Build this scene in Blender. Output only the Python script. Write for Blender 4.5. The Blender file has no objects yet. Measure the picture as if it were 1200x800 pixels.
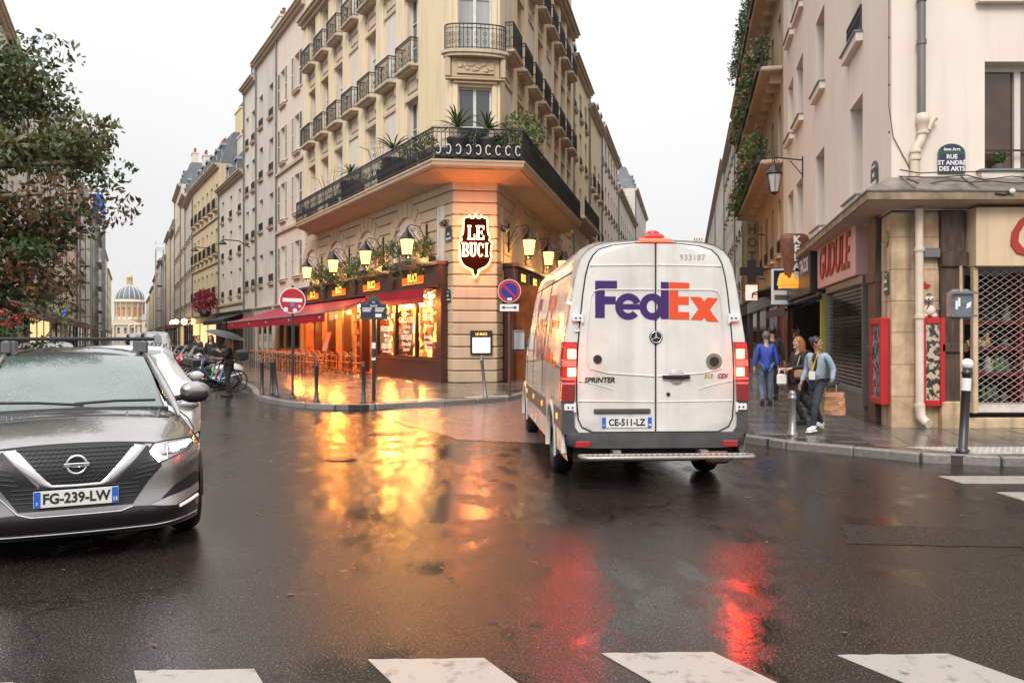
import bpy, bmesh, math, random
from math import sin, cos, pi, radians, sqrt, atan2, hypot
from mathutils import Matrix, Vector
random.seed(7)
S = bpy.context.scene
C = S.collection
# ------------------------------------------------------------------ camera, world, sun, exposure
cd = bpy.data.cameras.new('camera'); cam = bpy.data.objects.new('camera', cd); C.objects.link(cam)
cam.location = (0, 0, 1.6); cam.rotation_euler = (pi/2, 0, 0)
cd.sensor_width = 36; cd.lens = 30; cd.shift_y = -5/1200; cd.clip_start = .05; cd.clip_end = 3000
S.camera = cam
S.view_settings.view_transform = 'Standard'; S.view_settings.look = 'None'
S.view_settings.gamma = 1.0; S.view_settings.exposure = 0.68
S.view_settings.use_curve_mapping = False
S.cycles.use_denoising = True
S.cycles.max_bounces = 7; S.cycles.diffuse_bounces = 3; S.cycles.glossy_bounces = 3; S.cycles.transmission_bounces = 4
S.cycles.caustics_reflective = False; S.cycles.caustics_refractive = False
S.cycles.sample_clamp_indirect = 20
SUN_EL, SUN_AZ = radians(42), radians(194)   # behind the camera, a little to its left
W = bpy.data.worlds.new('World'); S.world = W; W.use_nodes = True
nt = W.node_tree; nt.nodes.clear()
def N(nt, t, **k):
    n = nt.nodes.new(t)
    for a, b in k.items(): setattr(n, a, b)
    return n
out = N(nt, 'ShaderNodeOutputWorld'); bg = N(nt, 'ShaderNodeBackground'); bg.inputs[1].default_value = 0.1
sky = N(nt, 'ShaderNodeTexSky', sky_type='NISHITA', sun_disc=False)
sky.sun_elevation = SUN_EL; sky.sun_rotation = SUN_AZ
hs = N(nt, 'ShaderNodeHueSaturation'); hs.inputs['Saturation'].default_value = 0.15; hs.inputs['Value'].default_value = 1.0
nt.links.new(sky.outputs[0], hs.inputs['Color'])
# a deck of even cloud: dimmer at the horizon than overhead, as overcast is
tc = N(nt, 'ShaderNodeTexCoord'); sp = N(nt, 'ShaderNodeSeparateXYZ'); nt.links.new(tc.outputs['Generated'], sp.inputs[0])
mr = N(nt, 'ShaderNodeMapRange'); mr.inputs[1].default_value = 0.0; mr.inputs[2].default_value = 1.0
mr.inputs[3].default_value = 5.5; mr.inputs[4].default_value = 17.0
pw = N(nt, 'ShaderNodeMath', operation='POWER'); pw.inputs[1].default_value = 1.9; pw.use_clamp = True; nt.links.new(sp.outputs[2], pw.inputs[0]); nt.links.new(pw.outputs[0], mr.inputs[0])
nz = N(nt, 'ShaderNodeTexNoise'); nz.inputs['Scale'].default_value = 1.6; nz.inputs['Detail'].default_value = 3
nt.links.new(tc.outputs['Generated'], nz.inputs['Vector'])
m2 = N(nt, 'ShaderNodeMapRange'); m2.inputs[1].default_value = .3; m2.inputs[2].default_value = .7; m2.inputs[3].default_value = .86; m2.inputs[4].default_value = 1.05
nt.links.new(nz.outputs[0], m2.inputs[0])
mm = N(nt, 'ShaderNodeMath', operation='MULTIPLY'); nt.links.new(mr.outputs[0], mm.inputs[0]); nt.links.new(m2.outputs[0], mm.inputs[1])
cc = N(nt, 'ShaderNodeCombineColor')
for i in range(3): nt.links.new(mm.outputs[0], cc.inputs[i])
mx = N(nt, 'ShaderNodeMix', data_type='RGBA'); mx.inputs[0].default_value = 0.92
nt.links.new(hs.outputs[0], mx.inputs[6]); nt.links.new(cc.outputs[0], mx.inputs[7])
nt.links.new(mx.outputs[2], bg.inputs[0]); nt.links.new(bg.outputs[0], out.inputs[0])
sd = bpy.data.lights.new('sun', 'SUN'); sd.energy = 1.5; sd.angle = radians(25); sd.color = (1, .95, .88)
sun = bpy.data.objects.new('sun', sd); C.objects.link(sun)
# light comes from azimuth 194 deg (measured clockwise from +Y), elevation 42 deg
_d = Vector((sin(SUN_AZ)*cos(SUN_EL), cos(SUN_AZ)*cos(SUN_EL), sin(SUN_EL)))
sun.rotation_euler = _d.to_track_quat('Z', 'Y').to_euler(); sun.location = _d*60

# ------------------------------------------------------------------ materials
MATS = {}
def srgb(h):
    r = [int(h[i:i+2], 16)/255 for i in (0, 2, 4)]
    return tuple(x/12.92 if x <= .04045 else ((x+.055)/1.055)**2.4 for x in r)
def mat(name, c, c2=None, sc=3.0, rough=.6, metal=0, bump=0, bsc=60, coat=0, spec=.5, streak=0, emit=None, es=0, rvar=0, alpha=None, det=5, objvar=0, thr=(.35, .65), aniso=1, crough=.05):
    """Principled material: two colours mixed by noise in world position, fine bump, vertical rain streaks."""
    if name in MATS: return MATS[name]
    if isinstance(c, str): c = srgb(c)
    if isinstance(c2, str): c2 = srgb(c2)
    m = bpy.data.materials.new(name); m.use_nodes = True; nt = m.node_tree
    b = nt.nodes['Principled BSDF']; L = nt.links.new
    b.inputs['Base Color'].default_value = (*c, 1); b.inputs['Roughness'].default_value = rough
    b.inputs['Metallic'].default_value = metal; b.inputs['Specular IOR Level'].default_value = spec
    if coat: b.inputs['Coat Weight'].default_value = coat; b.inputs['Coat Roughness'].default_value = crough
    g = N(nt, 'ShaderNodeNewGeometry')
    col = None
    if c2 is not None:
        nz = N(nt, 'ShaderNodeTexNoise'); nz.inputs['Scale'].default_value = sc; nz.inputs['Detail'].default_value = det
        nz.inputs['Roughness'].default_value = .62
        if aniso != 1:
            mp = N(nt, 'ShaderNodeMapping'); mp.inputs['Scale'].default_value = (1, 1, aniso)
            L(g.outputs['Position'], mp.inputs[0]); L(mp.outputs[0], nz.inputs['Vector'])
        else: L(g.outputs['Position'], nz.inputs['Vector'])
        r = N(nt, 'ShaderNodeMapRange'); r.inputs[1].default_value = thr[0]; r.inputs[2].default_value = thr[1]
        L(nz.outputs[0], r.inputs[0])
        x = N(nt, 'ShaderNodeMix', data_type='RGBA'); x.inputs[6].default_value = (*c, 1); x.inputs[7].default_value = (*c2, 1)
        L(r.outputs[0], x.inputs[0]); col = x.outputs[2]
        if rvar:
            q = N(nt, 'ShaderNodeMapRange'); q.inputs[3].default_value = rough; q.inputs[4].default_value = max(.02, min(1, rough+rvar))
            L(nz.outputs[0], q.inputs[0]); q.inputs[1].default_value = .35; q.inputs[2].default_value = .65; L(q.outputs[0], b.inputs['Roughness'])
    if streak:
        mp = N(nt, 'ShaderNodeMapping'); mp.inputs['Scale'].default_value = (3.2, 3.2, .22); L(g.outputs['Position'], mp.inputs[0])
        nz = N(nt, 'ShaderNodeTexNoise'); nz.inputs['Scale'].default_value = 1.6; nz.inputs['Detail'].default_value = 6; L(mp.outputs[0], nz.inputs['Vector'])
        r = N(nt, 'ShaderNodeMapRange'); r.inputs[1].default_value = .5; r.inputs[2].default_value = .78; r.inputs[3].default_value = 0; r.inputs[4].default_value = streak
        L(nz.outputs[0], r.inputs[0])
        x = N(nt, 'ShaderNodeMix', data_type='RGBA'); L(r.outputs[0], x.inputs[0])
        if col: L(col, x.inputs[6])
        else: x.inputs[6].default_value = (*c, 1)
        x.inputs[7].default_value = (.12, .095, .07, 1); col = x.outputs[2]
    if objvar:
        oi = N(nt, 'ShaderNodeObjectInfo'); r = N(nt, 'ShaderNodeMapRange'); r.inputs[3].default_value = 1-objvar; r.inputs[4].default_value = 1+objvar
        L(oi.outputs['Random'], r.inputs[0])
        x = N(nt, 'ShaderNodeHueSaturation'); L(r.outputs[0], x.inputs['Value'])
        if col: L(col, x.inputs['Color'])
        else: x.inputs['Color'].default_value = (*c, 1)
        col = x.outputs[0]
    if col: L(col, b.inputs['Base Color'])
    if bump:
        nz = N(nt, 'ShaderNodeTexNoise'); nz.inputs['Scale'].default_value = bsc; nz.inputs['Detail'].default_value = 4; L(g.outputs['Position'], nz.inputs['Vector'])
        bm = N(nt, 'ShaderNodeBump'); bm.inputs['Strength'].default_value = bump; bm.inputs['Distance'].default_value = .02
        L(nz.outputs[0], bm.inputs['Height']); L(bm.outputs[0], b.inputs['Normal'])
    if emit is not None:
        if isinstance(emit, str): emit = srgb(emit)
        b.inputs['Emission Color'].default_value = (*emit, 1); b.inputs['Emission Strength'].default_value = es
    if alpha is not None: b.inputs['Alpha'].default_value = alpha
    MATS[name] = m
    return m
def glass(name, tint=(1, 1, 1), trans=.85, rough=.03):
    """thin window glass: reflects at grazing angles, lets the room show through"""
    if name in MATS: return MATS[name]
    m = bpy.data.materials.new(name); m.use_nodes = True; nt = m.node_tree; nt.nodes.clear(); L = nt.links.new
    o = N(nt, 'ShaderNodeOutputMaterial'); t = N(nt, 'ShaderNodeBsdfTransparent'); t.inputs[0].default_value = (*tint, 1)
    g = N(nt, 'ShaderNodeBsdfGlossy'); g.inputs['Roughness'].default_value = rough; g.inputs[0].default_value = (.9, .9, .9, 1)
    f = N(nt, 'ShaderNodeFresnel'); f.inputs[0].default_value = 1.5
    mr = N(nt, 'ShaderNodeMapRange'); mr.inputs[3].default_value = 1-trans; mr.inputs[4].default_value = 1; L(f.outputs[0], mr.inputs[0])
    x = N(nt, 'ShaderNodeMixShader'); L(mr.outputs[0], x.inputs[0]); L(t.outputs[0], x.inputs[1]); L(g.outputs[0], x.inputs[2]); L(x.outputs[0], o.inputs[0])
    MATS[name] = m; return m

# ------------------------------------------------------------------ mesh builder
class MB:
    def __init__(s): s.v = []; s.f = []; s.m = []; s.s = []; s.T = Matrix.Identity(4); s.mi = 0; s.sm = False
    def add(s, vs, fs, sm=None):
        b = len(s.v); T = s.T
        for p in vs: s.v.append(tuple(T @ Vector(p)))
        for f in fs: s.f.append([b+i for i in f]); s.m.append(s.mi); s.s.append(s.sm if sm is None else sm)
        return s
    def box(s, x0, y0, z0, x1, y1, z1):
        if x0 > x1: x0, x1 = x1, x0
        if y0 > y1: y0, y1 = y1, y0
        if z0 > z1: z0, z1 = z1, z0
        return s.add([(x0,y0,z0),(x1,y0,z0),(x1,y1,z0),(x0,y1,z0),(x0,y0,z1),(x1,y0,z1),(x1,y1,z1),(x0,y1,z1)],
              [(0,3,2,1),(4,5,6,7),(0,1,5,4),(1,2,6,5),(2,3,7,6),(3,0,4,7)], False)
    def cbox(s, c, d): return s.box(c[0]-d[0]/2, c[1]-d[1]/2, c[2]-d[2]/2, c[0]+d[0]/2, c[1]+d[1]/2, c[2]+d[2]/2)
    def bbox(s, x0, y0, z0, x1, y1, z1, b=.01):
        """box with bevelled edges in plan and on top"""
        if x0 > x1: x0, x1 = x1, x0
        if y0 > y1: y0, y1 = y1, y0
        if z0 > z1: z0, z1 = z1, z0
        b = min(b, (x1-x0)*.45, (y1-y0)*.45, (z1-z0)*.45)
        R = []
        for (i, z) in ((b, z0), (0, z0+b), (0, z1-b), (b, z1)):
            a0, a1, b0, b1 = x0+i, x1-i, y0+i, y1-i
            R.append([(a0+b,b0,z),(a1-b,b0,z),(a1,b0+b,z),(a1,b1-b,z),(a1-b,b1,z),(a0+b,b1,z),(a0,b1-b,z),(a0,b0+b,z)])
        vs = sum(R, []); fs = [tuple(range(7, -1, -1)), tuple(range(24, 32))]
        for k in range(3):
            for i in range(8): fs.append((k*8+i, k*8+(i+1) % 8, k*8+8+(i+1) % 8, k*8+8+i))
        return s.add(vs, fs, False)
    def cyl(s, p0, p1, r0, r1=None, n=10, caps=True, sm=True):
        r1 = r0 if r1 is None else r1
        p0, p1 = Vector(p0), Vector(p1); d = (p1-p0)
        if d.length < 1e-6: return s
        d.normalize()
        a = d.orthogonal().normalized() if abs(d.z) < .999 else Vector((1, 0, 0)); b = d.cross(a)
        vs = [p0+(a*cos(2*pi*i/n)+b*sin(2*pi*i/n))*r0 for i in range(n)]+[p1+(a*cos(2*pi*i/n)+b*sin(2*pi*i/n))*r1 for i in range(n)]
        s.add(vs, [(i, (i+1) % n, n+(i+1) % n, n+i) for i in range(n)], sm)
        if caps: s.add(vs, [tuple(range(n-1, -1, -1)), tuple(range(n, 2*n))], False)
        return s
    def tube(s, pts, r, n=6, caps=True):
        pts = [Vector(p) for p in pts]; rs = r if isinstance(r, (list, tuple)) else [r]*len(pts)
        vs = []; up = None
        for i, p in enumerate(pts):
            d = (pts[min(i+1, len(pts)-1)]-pts[max(i-1, 0)])
            d = d.normalized() if d.length > 1e-9 else Vector((0, 0, 1))
            if up is None: up = d.orthogonal().normalized()
            up = (up-d*up.dot(d)); up = up.normalized() if up.length > 1e-6 else d.orthogonal().normalized()
            b = d.cross(up)
            for k in range(n): vs.append(p+(up*cos(2*pi*k/n)+b*sin(2*pi*k/n))*rs[i])
        fs = [(i*n+k, i*n+(k+1) % n, (i+1)*n+(k+1) % n, (i+1)*n+k) for i in range(len(pts)-1) for k in range(n)]
        s.add(vs, fs, True)
        if caps: s.add(vs, [tuple(range(n-1, -1, -1)), tuple((len(pts)-1)*n+k for k in range(n))], False)
        return s
    def lathe(s, prof, n=16, c=(0, 0, 0), sm=True, sx=1, sy=1):
        vs = [(c[0]+r*cos(2*pi*k/n)*sx, c[1]+r*sin(2*pi*k/n)*sy, c[2]+z) for r, z in prof for k in range(n)]
        m = len(prof)
        s.add(vs, [(i*n+k, i*n+(k+1) % n, (i+1)*n+(k+1) % n, (i+1)*n+k) for i in range(m-1) for k in range(n)], sm)
        if prof[0][0] > 1e-4: s.add(vs, [tuple(range(n-1, -1, -1))], False)
        if prof[-1][0] > 1e-4: s.add(vs, [tuple((m-1)*n+k for k in range(n))], False)
        return s
    def prism(s, poly, y0, y1):
        """polygon in x,z extruded along y"""
        n = len(poly)
        area = sum(poly[i][0]*poly[(i+1) % n][1]-poly[(i+1) % n][0]*poly[i][1] for i in range(n))
        if area < 0: poly = poly[::-1]
        a, b = min(y0, y1), max(y0, y1)
        vs = [(x, a, z) for x, z in poly]+[(x, b, z) for x, z in poly]
        return s.add(vs, [tuple(range(n)), tuple(range(2*n-1, n-1, -1))]+[((i+1) % n, i, n+i, n+(i+1) % n) for i in range(n)], False)
    def plate(s, poly, z0, z1):
        """polygon in x,y extruded along z"""
        n = len(poly)
        area = sum(poly[i][0]*poly[(i+1) % n][1]-poly[(i+1) % n][0]*poly[i][1] for i in range(n))
        if area < 0: poly = poly[::-1]
        vs = [(x, y, z0) for x, y in poly]+[(x, y, z1) for x, y in poly]
        return s.add(vs, [tuple(range(n-1, -1, -1)), tuple(range(n, 2*n))]+[(i, (i+1) % n, n+(i+1) % n, n+i) for i in range(n)], False)
    def sphere(s, c, r, n=12, m=8, sc=(1, 1, 1)):
        vs = [(c[0]+r*sc[0]*sin(pi*j/m)*cos(2*pi*i/n), c[1]+r*sc[1]*sin(pi*j/m)*sin(2*pi*i/n), c[2]-r*sc[2]*cos(pi*j/m)) for j in range(m+1) for i in range(n)]
        return s.add(vs, [(j*n+i, j*n+(i+1) % n, (j+1)*n+(i+1) % n, (j+1)*n+i) for j in range(m) for i in range(n)], True)
    def torus(s, c, R, r, axis='x', n=24, m=8):
        vs = []
        for i in range(n):
            a = 2*pi*i/n
            for j in range(m):
                b = 2*pi*j/m; q = R+r*cos(b); w = r*sin(b)
                p = {'x': (w, q*cos(a), q*sin(a)), 'y': (q*cos(a), w, q*sin(a)), 'z': (q*cos(a), q*sin(a), w)}[axis]
                vs.append((c[0]+p[0], c[1]+p[1], c[2]+p[2]))
        return s.add(vs, [(i*m+j, ((i+1) % n)*m+j, ((i+1) % n)*m+(j+1) % m, i*m+(j+1) % m) for i in range(n) for j in range(m)], True)
    def grid(s, rows, sm=True, flip=False):
        n = len(rows[0]); vs = sum([list(r) for r in rows], [])
        fs = [(i*n+j, i*n+j+1, (i+1)*n+j+1, (i+1)*n+j) for i in range(len(rows)-1) for j in range(n-1)]
        if flip: fs = [f[::-1] for f in fs]
        return s.add(vs, fs, sm)
    def mesh(s, name, mats):
        me = bpy.data.meshes.new(name); me.from_pydata(s.v, [], s.f)
        if not isinstance(mats, (list, tuple)): mats = [mats]
        for m in mats: me.materials.append(m)
        me.polygons.foreach_set('material_index', s.m); me.polygons.foreach_set('use_smooth', s.s)
        me.update(); return me
    def build(s, name, mats, parent=None, loc=(0, 0, 0), rz=0):
        return link(name, s.mesh(name, mats), parent, loc, rz)
def link(name, data, parent=None, loc=(0, 0, 0), rz=0):
    o = bpy.data.objects.new(name, data); C.objects.link(o)
    o.location = loc; o.rotation_euler = (rz if isinstance(rz, (tuple, list)) else (0, 0, rz)); o.parent = parent
    return o
def tag(o, label=None, cat=None, group=None, kind=None):
    for k, v in (('label', label), ('category', cat), ('group', group), ('kind', kind)):
        if v: o[k] = v
    return o
def thing(name, label, cat, loc=(0, 0, 0), rz=0, group=None):
    return tag(link(name, None, None, loc, rz), label, cat, group)
def kids(o): return [c for c in ALLKIDS.get(o.name, [])]
def copy_tree(o, label=None, loc=None, rz=None, group=None):
    ch = {}
    for q in C.objects:
        if q.parent: ch.setdefault(q.parent.name, []).append(q)
    def rec(a, p):
        c = a.copy(); C.objects.link(c); c.parent = p
        for k in ch.get(a.name, []): rec(k, c)
        return c
    r = rec(o, o.parent)
    if label: r['label'] = label
    if group: r['group'] = group
    if loc is not None: r.location = loc
    if rz is not None: r.rotation_euler = (0, 0, rz)
    return r
def recolour(root, part, m):
    """give a copied thing's named part its own paint"""
    for q in C.objects:
        p = q.parent
        if p and (p == root or p.parent == root) and q.name.split('.')[0] == part:
            d = q.data.copy(); d.materials[0] = m; q.data = d
TXT = {}
def text_mesh(body, size, m, depth=.004, bold=0, align='CENTER', shear=0, space=1):
    key = (body, size, m.name, depth, bold, align, shear, space)
    if key in TXT: return TXT[key]
    cu = bpy.data.curves.new('lettering', 'FONT'); cu.body = body; cu.size = size; cu.extrude = depth/2; cu.offset = bold
    cu.align_x = align; cu.align_y = 'CENTER'; cu.shear = shear; cu.space_character = space; cu.resolution_u = 3
    o = bpy.data.objects.new('lettering', cu); C.objects.link(o)
    dg = bpy.context.evaluated_depsgraph_get(); me = bpy.data.meshes.new_from_object(o.evaluated_get(dg))
    C.objects.unlink(o); bpy.data.objects.remove(o); me.name = 'lettering'; me.materials.clear(); me.materials.append(m)
    TXT[key] = me; return me
def text(body, size, m, parent, loc, rz=0, name='lettering', sx=1, **k):
    """upright text; reads left to right along local +x when seen from -y"""
    o = link(name, text_mesh(body, size, m, **k), parent, loc, (pi/2, 0, rz)); o.scale = (sx, 1, 1); return o

class Face:
    """a facade plane: x along it, y outward (90 deg left of x), z up. Parts hang under root (unrotated)."""
    def __init__(s, root, ox, oy, ang): s.root, s.ox, s.oy, s.a = root, ox, oy, ang
    def w(s, x, y, z=0): return (s.ox+x*cos(s.a)-y*sin(s.a), s.oy+x*sin(s.a)+y*cos(s.a), z)
    def loc(s, x, y, z):
        p = s.w(x, y, z); r = s.root.location if s.root else (0, 0, 0)
        return (p[0]-r[0], p[1]-r[1], p[2]-r[2])
    def put(s, mb, name, mats, x=0, y=0, z=0):
        me = mb.mesh(name, mats) if isinstance(mb, MB) else mb
        return link(name, me, s.root, s.loc(x, y, z), s.a)
    def text(s, body, size, m, x, y, z, parent=None, **k):
        if parent is not None: return text(body, size, m, parent, (x, y, z), pi, **k)
        return text(body, size, m, s.root, s.loc(x, y, z), s.a+pi, **k)
def px(u, Y, v=None):
    X = (u-600)/1000*Y
    return (X, Y) if v is None else (X, Y, 1.6-(v-395)/1000*Y)

# common materials
M_IRON = mat('black_iron', (.018, .018, .02), rough=.35, spec=.6)
M_ZINC = mat('zinc_roof', (.16, .18, .2), (.24, .26, .28), sc=1.2, rough=.42, metal=.3, bump=.15, bsc=8, streak=.3)
M_WHITE = mat('white_window_paint', (.72, .71, .67), (.6, .59, .54), sc=6, rough=.45)
M_PANE = mat('window_glass', (.045, .05, .055), rough=.04, spec=.9, coat=.5, objvar=.9)
M_PANE2 = mat('curtained_window_glass', (.42, .43, .42), (.3, .32, .33), sc=3, rough=.12, spec=.8, coat=.6, objvar=.3, aniso=.05)
M_DARK = mat('dark_interior', (.02, .016, .013), rough=.8)
M_WOODBR = mat('maroon_brown_wood', (.045, .014, .012), (.075, .026, .02), sc=9, rough=.32, aniso=.2, coat=.3)
M_POT = mat('terracotta', (.35, .12, .06), (.28, .1, .05), sc=6, rough=.8)
M_GREY = mat('grey_metal', (.2, .2, .2), rough=.4, metal=.6)
M_CHROME = mat('chrome', (.7, .7, .72), rough=.12, metal=1)
M_RUBBER = mat('tyre_rubber', (.012, .012, .013), rough=.45, bump=.1)
M_WHITEP = mat('white_plastic', (.75, .75, .75), rough=.35)
M_RED = mat('red_paint', (.45, .012, .015), rough=.35, coat=.3)
# ------------------------------------------------------------------ ground, roads, pavements
def asphalt():
    m = bpy.data.materials.new('wet_asphalt'); m.use_nodes = True; nt = m.node_tree; L = nt.links.new
    b = nt.nodes['Principled BSDF']; g = N(nt, 'ShaderNodeNewGeometry')
    def noise(sc, det, mp=None, ro=.6):
        n = N(nt, 'ShaderNodeTexNoise'); n.inputs['Scale'].default_value = sc; n.inputs['Detail'].default_value = det; n.inputs['Roughness'].default_value = ro
        if mp:
            q = N(nt, 'ShaderNodeMapping'); q.inputs['Rotation'].default_value = (0, 0, mp[1]); q.inputs['Scale'].default_value = mp[0]; L(g.outputs['Position'], q.inputs[0]); L(q.outputs[0], n.inputs['Vector'])
        else: L(g.outputs['Position'], n.inputs['Vector'])
        return n.outputs[0]
    def rng(s, a, b2, c, d):
        r = N(nt, 'ShaderNodeMapRange'); r.interpolation_type = 'SMOOTHSTEP'
        for i, v in enumerate((a, b2, c, d)): r.inputs[1+i].default_value = v
        L(s, r.inputs[0]); return r.outputs[0]
    def mul(a, b2, op='MULTIPLY'):
        x = N(nt, 'ShaderNodeMath', operation=op)
        for i, v in enumerate((a, b2)):
            if isinstance(v, (int, float)): x.inputs[i].default_value = v
            else: L(v, x.inputs[i])
        return x.outputs[0]
    grit = noise(85, 3); pud = noise(.42, 4, ((1, .8, 1), .3)); pud2 = noise(2.1, 5, ((1.6, .7, 1), -.4)); spot = noise(3.3, 3)
    wear = noise(.9, 6, ((1, .5, 1), .5))
    # how much water film stands on the surface: 0 damp grain, 1 sheet of water
    film = rng(mul(mul(pud, .6), mul(pud2, .4), 'ADD'), .46, .58, 0, 1)
    # colour: dark stones with pale grit
    x = N(nt, 'ShaderNodeMix', data_type='RGBA'); x.inputs[6].default_value = (.010, .008, .007, 1); x.inputs[7].default_value = (.028, .022, .018, 1); L(wear, x.inputs[0])
    y = N(nt, 'ShaderNodeMix', data_type='RGBA'); L(rng(grit, .56, .68, 0, .9), y.inputs[0]); L(x.outputs[2], y.inputs[6]); y.inputs[7].default_value = (.17, .14, .115, 1)
    # round dark spots of old gum and patches
    z = N(nt, 'ShaderNodeMix', data_type='RGBA'); L(rng(spot, .68, .72, 0, .8), z.inputs[0]); L(y.outputs[2], z.inputs[6]); z.inputs[7].default_value = (.012, .011, .01, 1)
    vo = N(nt, 'ShaderNodeTexVoronoi', feature='DISTANCE_TO_EDGE'); vo.inputs['Scale'].default_value = .42
    wv = N(nt, 'ShaderNodeVectorMath', operation='ADD'); L(g.outputs['Position'], wv.inputs[0]); wn = N(nt, 'ShaderNodeTexNoise'); wn.inputs['Scale'].default_value = 1.3; wn.inputs['Detail'].default_value = 6; L(g.outputs['Position'], wn.inputs['Vector']); L(wn.outputs['Color'], wv.inputs[1]); L(wv.outputs[0], vo.inputs['Vector'])
    ck = N(nt, 'ShaderNodeMix', data_type='RGBA'); L(rng(vo.outputs['Distance'], .002, .008, .85, 0), ck.inputs[0]); L(z.outputs[2], ck.inputs[6]); ck.inputs[7].default_value = (.006, .005, .005, 1); z = ck
    L(z.outputs[2], b.inputs['Base Color'])
    ro = mul(rng(film, 0, 1, .20, .085), rng(spot, .66, .70, 0, .3), 'ADD'); L(ro, b.inputs['Roughness'])
    b.inputs['Specular IOR Level'].default_value = .27
    bm = N(nt, 'ShaderNodeBump'); L(rng(film, 0, 1, .42, .10), bm.inputs['Strength']); bm.inputs['Distance'].default_value = .006; L(grit, bm.inputs['Height'])
    b2 = N(nt, 'ShaderNodeBump'); b2.inputs['Strength'].default_value = .16; b2.inputs['Distance'].default_value = .012; L(noise(11, 5, ((.8, 1.6, 1), .2)), b2.inputs['Height']); L(bm.outputs[0], b2.inputs['Normal'])
    L(b2.outputs[0], b.inputs['Normal'])
    b.inputs['Coat Weight'].default_value = .0
    return m
M_ASPH = asphalt()
M_GROUND = mat('ground_earth', (.06, .055, .05), rough=.9)
M_APRON = mat('rose_asphalt', (.16, .105, .10), (.21, .15, .14), sc=1.5, rough=.28, rvar=-.12, bump=.25, bsc=120, coat=.25, crough=.15)
M_PAVE = mat('wet_paving_slab', (.075, .068, .062), (.13, .12, .11), sc=1.4, rough=.14, rvar=.14, bump=.12, bsc=60, coat=.3, objvar=.28, crough=.12)
M_KERB = mat('granite_kerb', (.16, .15, .14), (.24, .22, .2), sc=20, rough=.3, bump=.15, bsc=90, objvar=.15)
M_JOINT = mat('wet_pavement_asphalt', (.035, .03, .027), (.06, .052, .046), sc=2, rough=.14, rvar=.12, bump=.2, bsc=70, coat=.3)
M_LINE = mat('worn_white_road_paint', (.36, .33, .30), (.085, .075, .065), sc=9, rough=.32, bump=.2, bsc=110, thr=(.54, .72), det=9)

def sheet(name, poly, z, m, kind='structure'):
    mb = MB(); mb.add([(x, y, z) for x, y in poly], [tuple(range(len(poly)))]); return tag(mb.build(name, m), kind=kind)
sheet('ground', [(-900, -60), (900, -60), (900, 1400), (-900, 1400)], -.03, M_GROUND)
road = MB(); road.add([(-60, -12, 0), (60, -12, 0), (60, 62, 0), (-60, 62, 0)], [(0, 1, 2, 3)])
road.add([(-60, 62, 0), (60, 62, 0), (120, 420, 0), (-230, 420, 0)], [(0, 1, 2, 3)])
road = tag(road.build('road', M_ASPH), kind='structure')
UD = (-.4704, .8825)      # direction of the left street
VD = (.2008, .9796)       # direction of the right street
def rows(P0, d, n): return [(P0[0]+d[0]*i, P0[1]+d[1]*i) for i in n]
# apron of rose asphalt where the right street begins
ap = [(-2.95, 18.1), (-2.47, 16.9), (-1.9, 15.4), (-1.26, 14.3), (-.84, 13.3), (0, 13.0), (.64, 12.8), (2.2, 12.9), (3.55, 13.1), (3.9, 15.5), (8.2, 36.6), (14, 64), (10, 64), (1.3, 28.2), (.42, 23.5), (-.2, 21.35), (-1.6, 20.05), (-2.47, 19.6)]
sheet('street_apron', ap, .004, M_APRON)
# left pavement (in front of the cafe)
KL = [(-42.5, 100), (-29.4, 68), (-18.0, 46), (-8.9, 28.4), (-7.6, 25.2), (-6.96, 23.2), (-6.3, 21.6), (-5.7, 20.5), (-4.88, 19.5), (-4.1, 18.95), (-3.3, 18.8), (-2.47, 19.5), (-1.6, 20.0), (-.9, 20.55), (-.2, 21.3), (.42, 23.5), (1.3, 28.2), (9.5, 68)]
# right pavement
KR = [(19, 76), (7.9, 35), (3.65, 14.2), (3.45, 13.3), (3.75, 12.5), (4.2, 12.05), (4.6, 11.7), (5.1, 11.1), (5.6, 10.75), (6.4, 10.62), (9, 10.6), (16, 10.6), (30, 10.6)]
# far left pavement
KF = [(-75, 168), (-26.6, 60), (-17.0, 40), (-12.6, 30), (-10.6, 22), (-10.2, 14), (-10.2, -10)]
def in_poly(p, poly):
    x, y = p; c = False; n = len(poly)
    for i in range(n):
        (x0, y0), (x1, y1) = poly[i], poly[(i+1) % n]
        if (y0 > y) != (y1 > y) and x < (x1-x0)*(y-y0)/(y1-y0)+x0: c = not c
    return c
def pavement(name, kerb, back, h=.115, gap=.0):
    poly = kerb+back
    mb = MB(); mb.plate(poly, -.02, h-.006)
    return tag(mb.build(name, M_JOINT), kind='structure')
PL = KL+[(6.5, 68), (-.4, 28.3), (-2.2, 28.0), (-30, 79), (-39, 100)]
PR = KR+[(30, 14.5), (6.3, 14.5), (18, 76)]
PF = KF+[(-30, -10), (-40, 60), (-80, 168)]
pl = pavement('left_pavement', KL, [(6.5, 68), (-.2, 28.3), (-2.2, 28.3), (-30, 80), (-45, 108)])
pr = pavement('right_pavement', KR, [(30, 15.5), (7.2, 15.5), (26, 76)])
pf = pavement('far_pavement', KF, [(-32, -10), (-38, 30), (-75, 120), (-95, 168)])
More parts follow.
